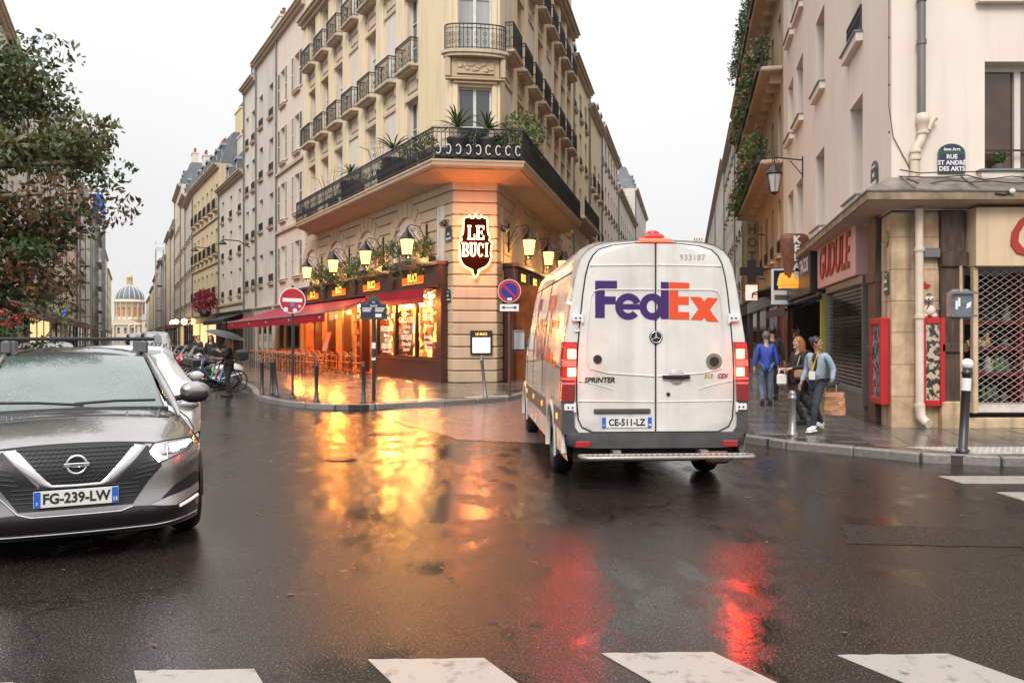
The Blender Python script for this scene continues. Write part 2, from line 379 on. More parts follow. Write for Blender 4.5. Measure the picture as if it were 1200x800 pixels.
def kerbs(parent, line, L=.9, w=.17, h=.118, lim=55):
    # resample the line into stones
    pts = []; 
    for a, b in zip(line, line[1:]):
        n = max(1, int(hypot(b[0]-a[0], b[1]-a[1])/.1))
        pts += [(a[0]+(b[0]-a[0])*i/n, a[1]+(b[1]-a[1])*i/n) for i in range(n)]
    pts.append(line[-1]); i = 0; cnt = 0
    far = MB()
    while i < len(pts)-2:
        k = max(3, int(L/.1*random.uniform(.85, 1.15)))
        seg = pts[i:i+k+1]; i += k
        if len(seg) < 3: break
        a, b = seg[0], seg[-1]; mid = seg[len(seg)//2]
        d = Vector((b[0]-a[0], b[1]-a[1])); ln = d.length
        if ln < .05: continue
        ang = atan2(d.y, d.x); c = ((a[0]+b[0])/2, (a[1]+b[1])/2)
        dist = hypot(*c)
        near = dist < lim and abs(c[0]) < .75*c[1]+2
        T = Matrix.Translation((c[0], c[1], 0)) @ Matrix.Rotation(ang, 4, 'Z')
        mb = MB() if near else far
        if not near: mb.T = T
        # outer (road) side is to the left of travel or right depending on the line
        mb.bbox(-ln/2+.006, -w*.5, -.02, ln/2-.006, w*.5, h+random.uniform(-.003, .003), .018)
        if near: mb.build('kerb_stone', M_KERB, parent, (c[0], c[1], 0), ang); cnt += 1
        mb.T = Matrix.Identity(4)
    if far.v: tag(far.build('far_kerb_stones', M_KERB, parent), kind='stuff')
    return cnt
n1 = kerbs(pl, KL, lim=34); n2 = kerbs(pr, KR, lim=26); n3 = kerbs(pf, KF, 1.2, lim=30)
SLAB = {}
def slabs(parent, poly, P0, ang, w, l, near, limit=290, h=.115, reg=None):
    """rows of paving slabs laid at an angle; nearest as single parts, the rest joined"""
    c, s = cos(ang), sin(ang); cells = []
    for j in range(-140, 140):
        off = (j % 2)*l*.5+random.uniform(-.04, .04)
        for i in range(-140, 140):
            x, y = i*l+off, j*w
            X, Y = P0[0]+x*c-y*s, P0[1]+x*s+y*c
            if Y < 8 or Y > 60 or abs(X) > .8*Y+1: continue
            if not reg(X, Y): continue
            ok = True
            for a, b in ((.5, .5), (-.5, .5), (.5, -.5), (-.5, -.5)):
                qx, qy = x+a*l, y+b*w
                if not in_poly((P0[0]+qx*c-qy*s, P0[1]+qx*s+qy*c), poly): ok = False; break
            if ok: cells.append((hypot(X, Y), X, Y))
    cells.sort()
    if 'm' not in SLAB or SLAB.get('k') != (w, l):
        SLAB['k'] = (w, l); SLAB['m'] = []
        for v in range(4):
            mb = MB(); mb.bbox(-l/2+.007, -w/2+.007, -.03, l/2-.007, w/2-.007, 0, .006); SLAB['m'].append(mb.mesh('paving_slab', M_PAVE))
    far = MB()
    for k, (d, X, Y) in enumerate(cells):
        zz = h+random.uniform(-.002, .003); tx, ty = random.uniform(-.004, .004), random.uniform(-.004, .004)
        if k < limit:
            o = link('paving_slab', SLAB['m'][k % 4], parent, (X, Y, zz), (tx, ty, ang))
        else:
            far.T = Matrix.Translation((X, Y, zz)) @ Matrix.Rotation(ang, 4, 'Z')
            far.box(-l/2+.007, -w/2+.007, -.03, l/2-.007, w/2-.007, 0)
    if far.v: tag(far.build('far_paving_slabs', M_PAVE, parent), kind='stuff')
def inset_ok(line, dmin):
    def f(X, Y):
        for a, b in zip(line, line[1:]):
            vx, vy = b[0]-a[0], b[1]-a[1]; t = max(0, min(1, ((X-a[0])*vx+(Y-a[1])*vy)/(vx*vx+vy*vy)))
            if hypot(X-a[0]-t*vx, Y-a[1]-t*vy) < dmin: return False
        return True
    return f
slabs(pr, PR, (6.2, 13.9), radians(78.4), .5, .8, 30, reg=inset_ok(KR, .42))
slabs(pl, PL, (-2.2, 27.9), radians(118), .5, .8, 30, reg=inset_ok(KL, .42))

# zebra stripes
def stripe(poly):
    mb = MB(); 
    # ragged worn outline
    out = []
    for a, b in zip(poly, poly[1:]+poly[:1]):
        n = 8
        for i in range(n):
            t = i/n; jx = random.uniform(-.008, .008) if i else 0
            out.append((a[0]+(b[0]-a[0])*t+jx, a[1]+(b[1]-a[1])*t+(random.uniform(-.008, .008) if i else 0)))
    mb.plate(out, .0015, .005); return mb.build('road_marking', M_LINE, zebra)
zebra = tag(link('near_crossing_markings', None), kind='structure')
dz = (.47, -.88)
for (u, v, wd) in ((-130, 802, .56), (157, 786, .57), (431, 773, .575), (705, 766, .565), (981, 768, .57), (1262, 770, .57)):
    Y = 1600/(v-395); X = (u-600)/1000*Y
    L = 2.9
    stripe([(X, Y), (X+wd, Y+.02), (X+wd+dz[0]*L, Y+.02+dz[1]*L), (X+dz[0]*L, Y+dz[1]*L)])
for k in range(6):
    Y1 = 9.82-k*1.02; x0 = 4.9+.09*k
    stripe([(x0, Y1), (x0+4.6, Y1), (x0+4.6, Y1-.5), (x0+.02, Y1-.5)])
# ribbed white tactile strip on the right pavement, and a worn line on the left one
M_TAC = mat('white_tactile_tile', (.48, .45, .42), (.36, .34, .3), sc=5, rough=.4)
tac = MB()
tac.plate([(5.32, 11.5), (30, 11.5), (30, 10.86), (5.9, 10.86)], .112, .124)
for j in range(9):
    for i in range(int((14-5.5)/.08)):
        x = 5.5+i*.08+(.04 if j % 2 else 0); y = 10.92+j*.066
        if x > 5.42+(11.5-y)*.85: tac.lathe([(.018, .124), (.012, .131)], 5, (x, y, 0))
tag(tac.build('tactile_strip', M_TAC, pr), kind='stuff')
t2 = MB(); t2.plate([(-2.9, 19.75), (-1.6, 20.35), (-1.75, 20.6), (-3.05, 20.0)], .112, .119); t2.plate([(-1.1, 20.85), (-.1, 21.6), (-.1, 21.9), (-1.2, 21.1)], .112, .119)
t2.build('tactile_strip', M_TAC, pl)
# manhole covers let into the road
M_CAST = mat('wet_cast_iron', (.04, .035, .03), (.09, .08, .07), sc=30, rough=.25, metal=.7)
def manhole(x, y, r, label):
    mb = MB(); mb.lathe([(r, .0), (r, .006), (r-.02, .007), (r-.03, .004), (0.001, .0045)], 28)
    for i in range(-4, 5):
        for j in range(-4, 5):
            if hypot(i, j) < 4.3: mb.cbox((i*r/5.2, j*r/5.2, .006), (r/9, r/9, .004))
    tag(mb.build('manhole_cover', M_CAST, None, (x, y, .001)), label, 'manhole cover')
manhole(*px(452, 14.2), .3, 'round iron cover in the wet road below the cafe terrace')
manhole(*px(399, 11.2), .22, 'small iron cover in the road left of the orange reflections')

# fallen leaves and scraps lying on the wet ground
rr = random.Random(31)
for nm, mm, n in (('fallen_leaves', mat('fallen_leaf', (.22, .10, .03), (.10, .05, .02), sc=40, rough=.5), 60), ('paper_scraps', mat('paper_scrap', (.5, .48, .44), rough=.6), 9)):
    mb = MB()
    for i in range(n):
        Y = rr.uniform(4.2, 22); X = rr.uniform(-.55, .62)*Y; a = rr.uniform(0, 6.3); r = rr.uniform(.010, .024)
        zz = .006 if not (in_poly((X, Y), PL) or in_poly((X, Y), PR) or in_poly((X, Y), ap)) else .124
        mb.add([(X+r*1.4*cos(a), Y+r*1.4*sin(a), zz), (X-r*sin(a)*.6, Y+r*cos(a)*.6, zz+.004), (X-r*1.3*cos(a), Y-r*1.3*sin(a), zz), (X+r*sin(a)*.6, Y-r*cos(a)*.6, zz+.003)], [(0, 1, 2, 3)], False)
    tag(mb.build(nm, mm), 'small damp leaves scattered over the wet road' if n > 20 else 'few pale paper scraps on the wet road', 'leaves' if n > 20 else 'litter', kind='stuff')
M_PATCH = mat('asphalt_patch', (.02, .017, .015), (.035, .03, .026), sc=30, rough=.3, rvar=-.1, bump=.35, bsc=70, spec=.15)
for poly in ([(2.6, 6.6), (3.9, 6.5), (4.1, 7.1), (2.8, 7.3)],):
    pts = []
    for a, b in zip(poly, poly[1:]+poly[:1]):
        for i in range(7): t = i/7; pts.append((a[0]+(b[0]-a[0])*t+rr.uniform(-.02, .02), a[1]+(b[1]-a[1])*t+rr.uniform(-.02, .02)))
    sheet('road_patch', pts, .003, M_PATCH)
# ------------------------------------------------------------------ building kit
def M_wall(name, c, c2, streak=.25): return mat(name, c, c2, sc=.45, rough=.8, bump=.12, bsc=35, streak=streak, det=6)
W_CREAM = M_wall('cream_limestone', (.74, .60, .37), (.78, .65, .46))
W_PINK = M_wall('warm_plaster', (.75, .61, .50), (.72, .60, .46))
W_STONE = mat('ground_floor_limestone', (.58, .44, .29), (.50, .38, .26), sc=1.1, rough=.7, bump=.2, bsc=40, streak=.22, objvar=.07, det=6)
W_PALE = M_wall('pale_plaster', (.70, .64, .57), (.64, .58, .51), .3)
W_YEL = M_wall('ochre_limestone', (.66, .54, .34), (.70, .57, .38), .3)
W_GREYW = M_wall('grey_plaster', (.60, .54, .49), (.66, .60, .54), .35)
W_ROSE = M_wall('rose_plaster', (.75, .61, .52), (.70, .58, .49), .2)
W_RIGHT = mat('smooth_beige_render', (.72, .62, .54), (.76, .67, .59), sc=.5, rough=.8, bump=.1, bsc=14, streak=.13, det=7)
W_OCHR = M_wall('brown_ochre_plaster', (.42, .31, .19), (.48, .37, .25), .45)
M_SILL = mat('sill_stone', (.60, .48, .36), (.48, .38, .28), sc=4, rough=.7, streak=.3)
MC = {}
def wall_mesh(x0, x1, z0, z1, holes, rev=.22, depth=10, back=True):
    """a wall with real openings and reveals, side walls and a back"""
    mb = MB()
    xs = sorted(set([x0, x1]+[round(h[i], 4) for h in holes for i in (0, 1)])); zs = sorted(set([z0, z1]+[round(h[i], 4) for h in holes for i in (2, 3)]))
    for i in range(len(xs)-1):
        for j in range(len(zs)-1):
            cx, cz = (xs[i]+xs[i+1])/2, (zs[j]+zs[j+1])/2
            if any(h[0] < cx < h[1] and h[2] < cz < h[3] for h in holes): continue
            mb.add([(xs[i], 0, zs[j]), (xs[i+1], 0, zs[j]), (xs[i+1], 0, zs[j+1]), (xs[i], 0, zs[j+1])], [(3, 2, 1, 0)], False)
    for a, b, c, d in holes:
        mb.add([(a, 0, c), (b, 0, c), (b, 0, d), (a, 0, d), (a, -rev, c), (b, -rev, c), (b, -rev, d), (a, -rev, d)], [(0, 1, 5, 4), (1, 2, 6, 5), (2, 3, 7, 6), (3, 0, 4, 7)], False)
    if back:
        mb.add([(x0, 0, z0), (x1, 0, z0), (x1, 0, z1), (x0, 0, z1), (x0, -depth, z0), (x1, -depth, z0), (x1, -depth, z1), (x0, -depth, z1)],
               [(0, 4, 7, 3), (1, 2, 6, 5), (5, 6, 7, 4), (3, 7, 6, 2)], False)
    return mb
def win_mesh(w, h, bars=2, split=True):
    k = ('w', round(w, 3), round(h, 3), bars, split)
    if k not in MC:
        f = MB(); t = .055; y0, y1 = -.05, .02
        f.box(-w/2, y0, 0, -w/2+t, y1, h); f.box(w/2-t, y0, 0, w/2, y1, h)
        f.box(-w/2+t, y0, h-t, w/2-t, y1, h); f.box(-w/2+t, y0, 0, w/2-t, y1, t*1.4)
        if split: f.box(-.05, y0, t*1.4, .05, y1+.012, h-t)
        for i in range(1, bars+1):
            z = h*i/(bars+1)
            for s in (-1, 1): f.box(s*.05 if split else 0, y0+.005, z-.018, s*(w/2-t), y1-.008, z+.018)
        p = MB(); p.add([(-w/2, -.03, 0), (w/2, -.03, 0), (w/2, -.03, h), (-w/2, -.03, h)], [(3, 2, 1, 0)], False)
        MC[k] = (f.mesh('window', M_WHITE), p)
        MC[k+(0,)] = p.mesh('pane', M_PANE); MC[k+(1,)] = p.mesh('pane', M_PANE2)
    return MC[k][0], MC[k+(0,)], MC[k+(1,)]
def window(F, x, z, w, h, rev=.2, bars=2, curt=.35, split=True):
    a, p0, p1 = win_mesh(w, h, bars, split)
    o = link('window', a, F.root, F.loc(x, -rev, z), F.a)
    link('pane', p1 if random.random() < curt else p0, o, (0, 0, 0), 0)
    return o
def rail_mesh(w, h=.95, d=.0, step=.11, scroll=True):
    k = ('r', round(w, 2), h, d, step, scroll)
    if k not in MC:
        m = MB(); r = .011
        def run(p, q):
            p, q = Vector(p), Vector(q); L = (q-p).length; n = max(1, int(L/step))
            for z, rr in ((h, .022), (h-.12, .012), (.1, .014)): m.cyl(p+Vector((0, 0, z)), q+Vector((0, 0, z)), rr, n=4, sm=False)
            for i in range(n+1):
                a = p+(q-p)*i/n; m.cyl(a+Vector((0, 0, .0 if i in (0, n) else .1)), a+Vector((0, 0, h)), r if i not in (0, n) else .018, n=4, caps=False)
            if scroll:
                for i in range(n):
                    a = p+(q-p)*(i+.5)/n
                    m.T = Matrix.Translation(a+Vector((0, 0, h-.06))) @ Matrix.Rotation(atan2(q.y-p.y, q.x-p.x), 4, 'Z')
                    m.torus((0, 0, 0), .038, .008, 'y', 8, 4)
                    if i % 3 == 1: m.torus((0, 0, -.28), .05, .009, 'y', 8, 4); m.torus((0, 0, -.52), .05, .009, 'y', 8, 4)
                    m.T = Matrix.Identity(4)
        if d > 0: run((-w/2, 0, 0), (-w/2, d, 0)); run((-w/2, d, 0), (w/2, d, 0)); run((w/2, d, 0), (w/2, 0, 0))
        else: run((-w/2, d, 0), (w/2, d, 0))
        MC[k] = m.mesh('railing', M_IRON)
    return MC[k]
def slab_mesh(w, d, t=.11, con=True):
    k = ('s', round(w, 2), d, t, con)
    if k not in MC:
        m = MB(); m.bbox(-w/2, -.02, -t, w/2, d, 0, .03); m.bbox(-w/2+.08, -.02, -t-.07, w/2-.08, d-.1, -t, .02)
        if con:
            for s in (-1, 1):
                m.prism([(s*(w/2-.14), -t-.07), (s*(w/2-.26), -t-.07), (s*(w/2-.26), -t-.4), (s*(w/2-.14), -t-.4)], -.02, .10)
        MC[k] = m.mesh('balcony_slab', M_SILL)
    return MC[k]
def sill_mesh(w):
    k = ('sl', round(w, 2))
    if k not in MC:
        m = MB(); m.bbox(-w/2, -.02, -.16, w/2, .14, -.03, .02); m.box(-w/2-.03, -.02, -.03, w/2+.03, .17, -.005); MC[k] = m.mesh('sill', [M_SILL])
    return MC[k]
def shut_mesh(w, h, m0):
    k = ('sh', round(w, 2), round(h, 2), m0.name)
    if k not in MC:
        m = MB(); t = .05
        m.box(-w/2, 0, 0, -w/2+t, .04, h); m.box(w/2-t, 0, 0, w/2, .04, h)
        for z in (0, h/2-.03, h-.07): m.box(-w/2+t, 0, z, w/2-t, .04, z+.07)
        n = int(h/.085)
        for i in range(n):
            z = .07+i*(h-.14)/n; m.add([(-w/2+t, .005, z+.05), (w/2-t, .005, z+.05), (w/2-t, .035, z), (-w/2+t, .035, z)], [(0, 1, 2, 3), (3, 2, 1, 0)], False)
        MC[k] = m.mesh('shutter', m0)
    return MC[k]
M_SHUT = mat('cream_shutter_paint', (.6, .55, .46), (.5, .45, .38), sc=5, rough=.6)
M_SHUTW = mat('white_shutter_paint', (.66, .65, .60), rough=.6)
def cornice(x0, x1, z, d=.35, t=.3):
    m = MB(); m.box(x0, -.05, z-t, x1, d*.45, z-t*.55); m.box(x0, -.05, z-t*.55, x1, d*.8, z-t*.2); m.box(x0, -.05, z-t*.2, x1, d, z); return m
def chimney(F, x, y, z, w=1.6, d=.6, h=2.2, m0=None, n=4):
    m = MB(); m.box(-w/2, -d/2, 0, w/2, d/2, h); m.box(-w/2-.06, -d/2-.06, h, w/2+.06, d/2+.06, h+.14)
    o = F.put(m, 'chimney', m0 or W_PALE, x, y, z)
    for i in range(n):
        k = 'pot'
        if k not in MC: q = MB(); q.lathe([(.13, 0), (.1, .45), (.13, .5), (.13, .55)], 8); MC[k] = q.mesh('pot', M_POT)
        link('pot', MC[k], o, (-w/2+w*(i+.5)/n, 0, h+.14), 0)
def dormer(F, x, z, w=1.0, h=1.5, y=-.35):
    k = ('d', w, h)
    if k not in MC:
        m = MB(); m.box(-w/2-.1, -1.5, 0, -w/2, 0, h); m.box(w/2, -1.5, 0, w/2+.1, 0, h)
        m.lathe([(0.001, 0)], 3)
        a = MB(); a.mi = 0
        for i in range(7):
            t0, t1 = pi*i/7, pi*(i+1)/7
            R = w/2+.14
            m.add([(R*cos(t0), .06, h+R*.45*sin(t0)), (R*cos(t1), .06, h+R*.45*sin(t1)), (R*cos(t1), -1.6, h+R*.45*sin(t1)), (R*cos(t0), -1.6, h+R*.45*sin(t0)), (0, .06, h)], [(0, 1, 2, 3), (0, 4, 1)], False)
        MC[k] = m.mesh('dormer', M_ZINC)
    o = F.put(MC[k], 'dormer', None, x, y, z)
    a, p0, p1 = win_mesh(w, h, 1)
    q = link('dormer_window', a, o, (0, -.1, 0), 0)
    return o
def mansard(F, x0, x1, z, h=2.6, inn=1.1, depth=10, m0=None, name='roof'):
    m = MB(); a, b = x0, x1
    m.add([(a, -.05, z), (b, -.05, z), (b, -inn, z+h), (a, -inn, z+h), (b, -depth+inn, z+h+.3), (a, -depth+inn, z+h+.3), (b, -depth, z), (a, -depth, z)],
          [(3, 2, 1, 0), (5, 4, 2, 3), (7, 6, 4, 5), (0, 7, 5, 3), (1, 2, 4, 6)], False)
    n = int((b-a)/.6)
    for i in range(1, n):
        x = a+(b-a)*i/n; m.add([(x-.02, -.05, z), (x+.02, -.05, z), (x+.02, -inn, z+h), (x-.02, -inn, z+h), (x-.02, -.0, z), (x+.02, -.0, z), (x+.02, -inn+.05, z+h), (x-.02, -inn+.05, z+h)], [(4, 7, 6, 5), (0, 3, 7, 4), (1, 5, 6, 2)], False)
    return F.put(m, name, m0 or M_ZINC)
M_SHOPGLASS = mat('shop_glass', (.03, .03, .032), rough=.05, spec=.8, coat=.5)
def lit(name, c, s): return mat(name, c, rough=.3, emit=c, es=s)
M_LITWIN = lit('lit_shop_window', (1, .66, .30), .75)
def shopfront(F, x0, x1, m0, h=3.4, litm=None, sign=None, aw=None, n=3):
    m = MB(); L = x1-x0
    m.box(x0, 0, h-.6, x1, .22, h); m.box(x0-.02, -.0, h, x1+.02, .32, h+.08)
    m.box(x0, 0, 0, x0+.3, .16, h-.6); m.box(x1-.3, 0, 0, x1, .16, h-.6); m.box(x0+.3, 0, 0, x1-.3, .12, .5)
    for i in range(1, n): x = x0+.3+(L-.6)*i/n; m.box(x-.06, 0, .5, x+.06, .12, h-.6)
    o = F.put(m, 'shopfront', m0)
    p = MB(); p.add([(x0+.3, .05, .5), (x1-.3, .05, .5), (x1-.3, .05, h-.6), (x0+.3, .05, h-.6)], [(3, 2, 1, 0)], False)
    link('shop_window', p.mesh('shop_window', litm or M_SHOPGLASS), o)
    return o
def awning_obj(F, x0, x1, z, drop, proj, val, m0, label, cat='awning', group=None):
    """sloping canvas with a hanging valance, arms and a front bar"""
    W0 = F.w((x0+x1)/2, 0, 0); o = thing('awning', label, cat, (W0[0], W0[1], 0), F.a, group); L = (x1-x0)/2
    m = MB(); n = max(4, int((x1-x0)/.4)); rows = []
    for i in range(5):
        t = i/4; rows.append([(-L+2*L*j/n, proj*t, z-drop*t-.03*sin(pi*t)+.006*sin(j*2.3)*t) for j in range(n+1)])
    m.grid(rows); m.grid([[(p[0], p[1], p[2]-.012) for p in r] for r in rows], flip=True)
    for s in (-L, L): m.add([(s, 0, z), (s, proj, z-drop), (s, 0, z-.12)], [(0, 1, 2), (2, 1, 0)], False)
    m.build('canvas', m0, o)
    v = MB(); fr = rows[-1]; lo = [(p[0], p[1]+.01+.012*sin(k*1.7), p[2]-val-.015*sin(k*3.1)) for k, p in enumerate(fr)]
    v.grid([fr, lo]); v.grid([[(p[0], p[1]-.012, p[2]) for p in fr], [(p[0], p[1]-.012, p[2]) for p in lo]], flip=True)
    v.build('valance', m0, o)
    b = MB(); b.cyl((-L, proj-.03, z-drop-.03), (L, proj-.03, z-drop-.03), .03, n=6); b.box(-L, 0, z-.1, L, .14, z+.06)
    for s in (-L*.8, 0, L*.8): b.tube([(s, .05, z-.15), (s+.3, proj*.5, z-drop*.5-.15), (s, proj-.05, z-drop-.05)], .022, 5)
    b.build('frame', M_GREY, o)
    return o
def leafs(mb, c, r, n, size, flat=.0, seed=None):
    """many small leaf faces through an uneven ellipsoid"""
    rr = random.Random(seed if seed is not None else random.random())
    for _ in range(n):
        while True:
            p = Vector((rr.uniform(-1, 1), rr.uniform(-1, 1), rr.uniform(-1, 1)))
            if .15 < p.length < 1: break
        q = Vector((c[0]+p.x*r[0], c[1]+p.y*r[1], c[2]+p.z*r[2]))
        a = Vector((rr.gauss(0, 1), rr.gauss(0, 1), rr.gauss(0, .6))).normalized(); b = a.orthogonal().normalized(); b.rotate(Matrix.Rotation(rr.uniform(0, 6.28), 3, a)); c2 = a.cross(b)
        s = size*rr.uniform(.6, 1.3)
        mb.add([q-b*s, q+c2*s*.45, q+b*s, q-c2*s*.45], [(0, 1, 2, 3)], False)
M_LEAF = mat('dark_green_leaves', (.03, .065, .015), (.07, .12, .03), sc=5, rough=.4)
M_LEAF2 = mat('yellow_green_leaves', (.09, .14, .03), (.05, .09, .02), sc=6, rough=.45)
M_FLOWR = mat('red_flowers', (.5, .03, .03), (.6, .12, .1), sc=8, rough=.6)
M_FLOWW = mat('pale_pink_flowers', (.7, .45, .4), (.7, .6, .55), sc=8, rough=.6)
M_PLANTER = mat('dark_planter', (.03, .03, .032), rough=.5)
M_TWIG = mat('bare_twig', (.12, .08, .05), rough=.8)
def fronds(mb, c, n, L, seed=1):
    rr = random.Random(seed)
    for i in range(n):
        a = rr.uniform(0, 2*pi); e = rr.uniform(.25, 1.3); l = L*rr.uniform(.7, 1.1)
        pts = []
        for k in range(6):
            t = k/5; x = cos(a)*cos(e)*l*t; y = sin(a)*cos(e)*l*t; z = sin(e)*l*t-.45*l*t*t
            pts.append(Vector((c[0]+x, c[1]+y, c[2]+z)))
        side = Vector((-sin(a), cos(a), 0))
        for k in range(5):
            w0, w1 = .03*sin(pi*(k/5*.8+.15)), .03*sin(pi*((k+1)/5*.8+.15))
            mb.add([pts[k]-side*w0, pts[k]+side*w0, pts[k+1]+side*w1, pts[k+1]-side*w1], [(0, 1, 2, 3)], True)
def plant(loc, label, cat='plant', kind='bush', r=.4, h=.5, n=160, m0=None, group=None, pot=.3, seed=0, flowers=None, size=.06, pm=None):
    o = thing('potted_plant', label, cat, loc, random.Random(seed).uniform(0, 6), group)
    p = MB(); p.lathe([(pot*.38, 0), (pot*.5, pot*.9), (pot*.55, pot), (pot*.45, pot), (pot*.4, pot*.85), (.001, pot*.85)], 10); p.build('pot', pm or M_PLANTER, o)
    f = MB()
    if kind == 'bush': leafs(f, (0, 0, pot+h*.5), (r, r, h*.55), n, size, seed=seed)
    elif kind == 'palm': fronds(f, (0, 0, pot+h*.25), 34, h, seed)
    elif kind == 'twig':
        rr = random.Random(seed)
        for i in range(12):
            a = rr.uniform(0, 6.28); e = rr.uniform(.6, 1.4); f.tube([(0, 0, pot*.8), (cos(a)*cos(e)*h*.5, sin(a)*cos(e)*h*.5, pot+sin(e)*h*.5), (cos(a+.3)*cos(e)*h, sin(a+.3)*cos(e)*h, pot+sin(e)*h)], [.014, .01, .004], 4)
    f.build('stems' if kind == 'twig' else 'leaves', m0 or M_LEAF, o)
    if kind != 'palm' and kind != 'twig':
        s = MB(); 
        for i in range(5): a = i*1.3; s.cyl((0, 0, pot*.8), (cos(a)*r*.5, sin(a)*r*.5, pot+h*.6), .012, .005, 5)
        s.build('stem', M_TWIG, o)
    if flowers:
        g = MB(); leafs(g, (0, 0, pot+h*.55), (r*1.05, r*1.05, h*.55), n//4, size*.8, seed=seed+5); g.build('flowers', flowers, o)
    return o

# ------------------------------------------------------------------ the cafe building on its corner
A, B = (-1.93, 27.9), (-.49, 28.1)
aL = atan2(UD[1], UD[0]); aC = atan2(A[1]-B[1], A[0]-B[0]); aR = atan2(-VD[1], -VD[0]); WC = hypot(A[0]-B[0], A[1]-B[1])
cafe = thing('cafe_building', 'tall cream corner building with wraparound iron balcony over the red cafe awnings', 'building', (-1.2, 28.0, 0))
FL, FC, FR = Face(cafe, *A, aL), Face(cafe, *B, aC), Face(cafe, *B, aR)
LL, LR = 18.8, 18.5
BL = [3.55+2.28*k for k in range(7)]; BR = [-(1.5+2.18*k) for k in range(8)]
blindL = (1, 3); blindR = (0, 2, 4)
RA, RB_, RC = (7.25, 2.95), (11.3, 2.7), (15.2, 2.3)
def upper(F, bays, blind, x0, x1, back):
    holes = [(b-.56, b+.56, z, z+h) for i, b in enumerate(bays) if i not in blind for z, h in (RA, RB_, RC)]
    holes2 = [(b-.45, b+.45, 18.4, 20.0) for i, b in enumerate(bays)]
    F.put(wall_mesh(x0, x1, 7.2, 20.6, holes+holes2, back=back, depth=6), 'wall', W_PINK)
    for i, b in enumerate(bays):
        for z, h in (RA, RB_, RC):
            if i in blind:
                m = MB(); m.box(-.56, -.0, 0, .56, .035, h); F.put(m, 'blind_panel', W_PALE, b, 0, z)
            else: window(F, b, z, 1.12, h)
            if z > 8:
                link('balcony_slab', slab_mesh(1.62, .46), cafe, F.loc(b, 0, z), F.a)
                link('railing', rail_mesh(1.5, .92, .4), cafe, F.loc(b, 0, z), F.a)
            m = MB(); zt = z+h
            m.box(-.66, 0, zt, .66, .09, zt+.1); 
            if z < 15: m.box(-.5, 0, zt+.3, .5, .04, zt+.36); m.box(-.5, 0, zt+.72, .5, .04, zt+.78); m.box(-.5, 0, zt+.36, -.44, .04, zt+.72); m.box(.44, 0, zt+.36, .5, .04, zt+.72)
            F.put(m, 'window_panel', M_SILL, b, 0, 0)
        window(F, b, 18.4, .9, 1.6)
    # broad piers between the bays
    edges = sorted([x0, x1]+[b+s*.74 for b in bays for s in (-1, 1)])
    for a, b in zip(edges[::2], edges[1::2]):
        if b-a < .1: continue
        m = MB(); m.bbox(a, -.02, 7.2, b, .1, 17.55, .02); F.put(m, 'pier', W_CREAM)
    F.put(cornice(x0, x1, 17.95, .5, .4), 'cornice', M_SILL)
    F.put(cornice(x0, x1, 20.9, .35, .3), 'cornice', M_SILL)
upper(FL, BL, blindL, 0, LL, False); upper(FR, BR, blindR, -LR, 0, False)
m = MB(); e0, e1 = FL.loc(LL, 0, 0), FL.loc(LL, -9, 0); g0, g1 = FR.loc(-LR, 0, 0), FR.loc(-LR, -7, 0)
for p, q in ((e0, e1), (g1, g0), (e1, g1)): m.add([(p[0], p[1], 0), (q[0], q[1], 0), (q[0], q[1], 20.8), (p[0], p[1], 20.8)], [(0, 1, 2, 3)], False)
m.build('party_wall', W_PALE, cafe)
# chamfer
FC.put(wall_mesh(0, WC, 6.5, 20.6, [(WC/2-.55, WC/2+.55, z, z+h) for z, h in ((7.25, 2.55), (10.95, 2.7), (15.2, 2.3))], back=False), 'wall', W_CREAM)
for z, h in ((7.25, 2.55), (10.95, 2.7), (15.2, 2.3)): window(FC, WC/2, z, 1.1, h, curt=0 if z < 8 else .6, bars=1 if z < 8 else 2)
for z in (10.9, 15.15):
    sl = MB(); half = [(WC/2+1.12*cos(a), .5*sin(a)**.6 if sin(a) > 0 else 0) for a in [pi*i/14 for i in range(15)]]
    sl.plate(half, -.1, 0); sl.plate([(WC/2+(x-WC/2)*.93, y*.9) for x, y in half], -.2, -.1)
    FC.put(sl, 'balcony_slab', M_SILL, 0, 0, z)
    rl = MB(); pp = [(WC/2+1.0*cos(a), .44*sin(a)**.6 if sin(a) > 0 else 0) for a in [pi*i/22 for i in range(23)]]
    rl.tube([(x, y, .82) for x, y in pp], .022, 5); rl.tube([(x, y, .7) for x, y in pp], .012, 4); rl.tube([(x, y, .06) for x, y in pp], .014, 4)
    for i, (x, y) in enumerate(pp): rl.cyl((x, y, 0), (x, y, .82), .012, n=4, caps=False)
    for i in range(3, 20, 2): x, y = pp[i]; rl.torus((x, y, .5), .06, .009, 'y', 8, 4); rl.torus((x, y, .25), .06, .009, 'y', 8, 4)
    FC.put(rl, 'railing', M_IRON, 0, 0, z)
    # carved relief block under the balcony
    rb = MB(); rb.bbox(WC/2-.8, 0, -.85, WC/2+.8, .16, -.2, .03); rb.bbox(WC/2-.62, .15, -.74, WC/2+.62, .20, -.3, .03)
    rr = random.Random(4)
    for i in range(14): rb.sphere((WC/2-.5+i*.077, .2, -.52+rr.uniform(-.12, .12)), .07, 7, 5, (1.3, .5, rr.uniform(.6, 1.2)))
    rb.bbox(WC/2-.98, 0, -.92, WC/2+.98, .2, -.85, .02); rb.bbox(WC/2-.72, 0, -1.02, WC/2+.72, .12, -.92, .02)
    for s in (-1, 1): rb.bbox(WC/2+s*.9-.09, 0, -.85, WC/2+s*.9+.09, .24, -.2, .03)
    FC.put(rb, 'carved_relief', W_STONE, 0, 0, z)
for s0 in (0, WC-.16): m = MB(); m.bbox(s0, 0, 7.2, s0+.16, .05, 17.5, .02); FC.put(m, 'pier', W_CREAM)
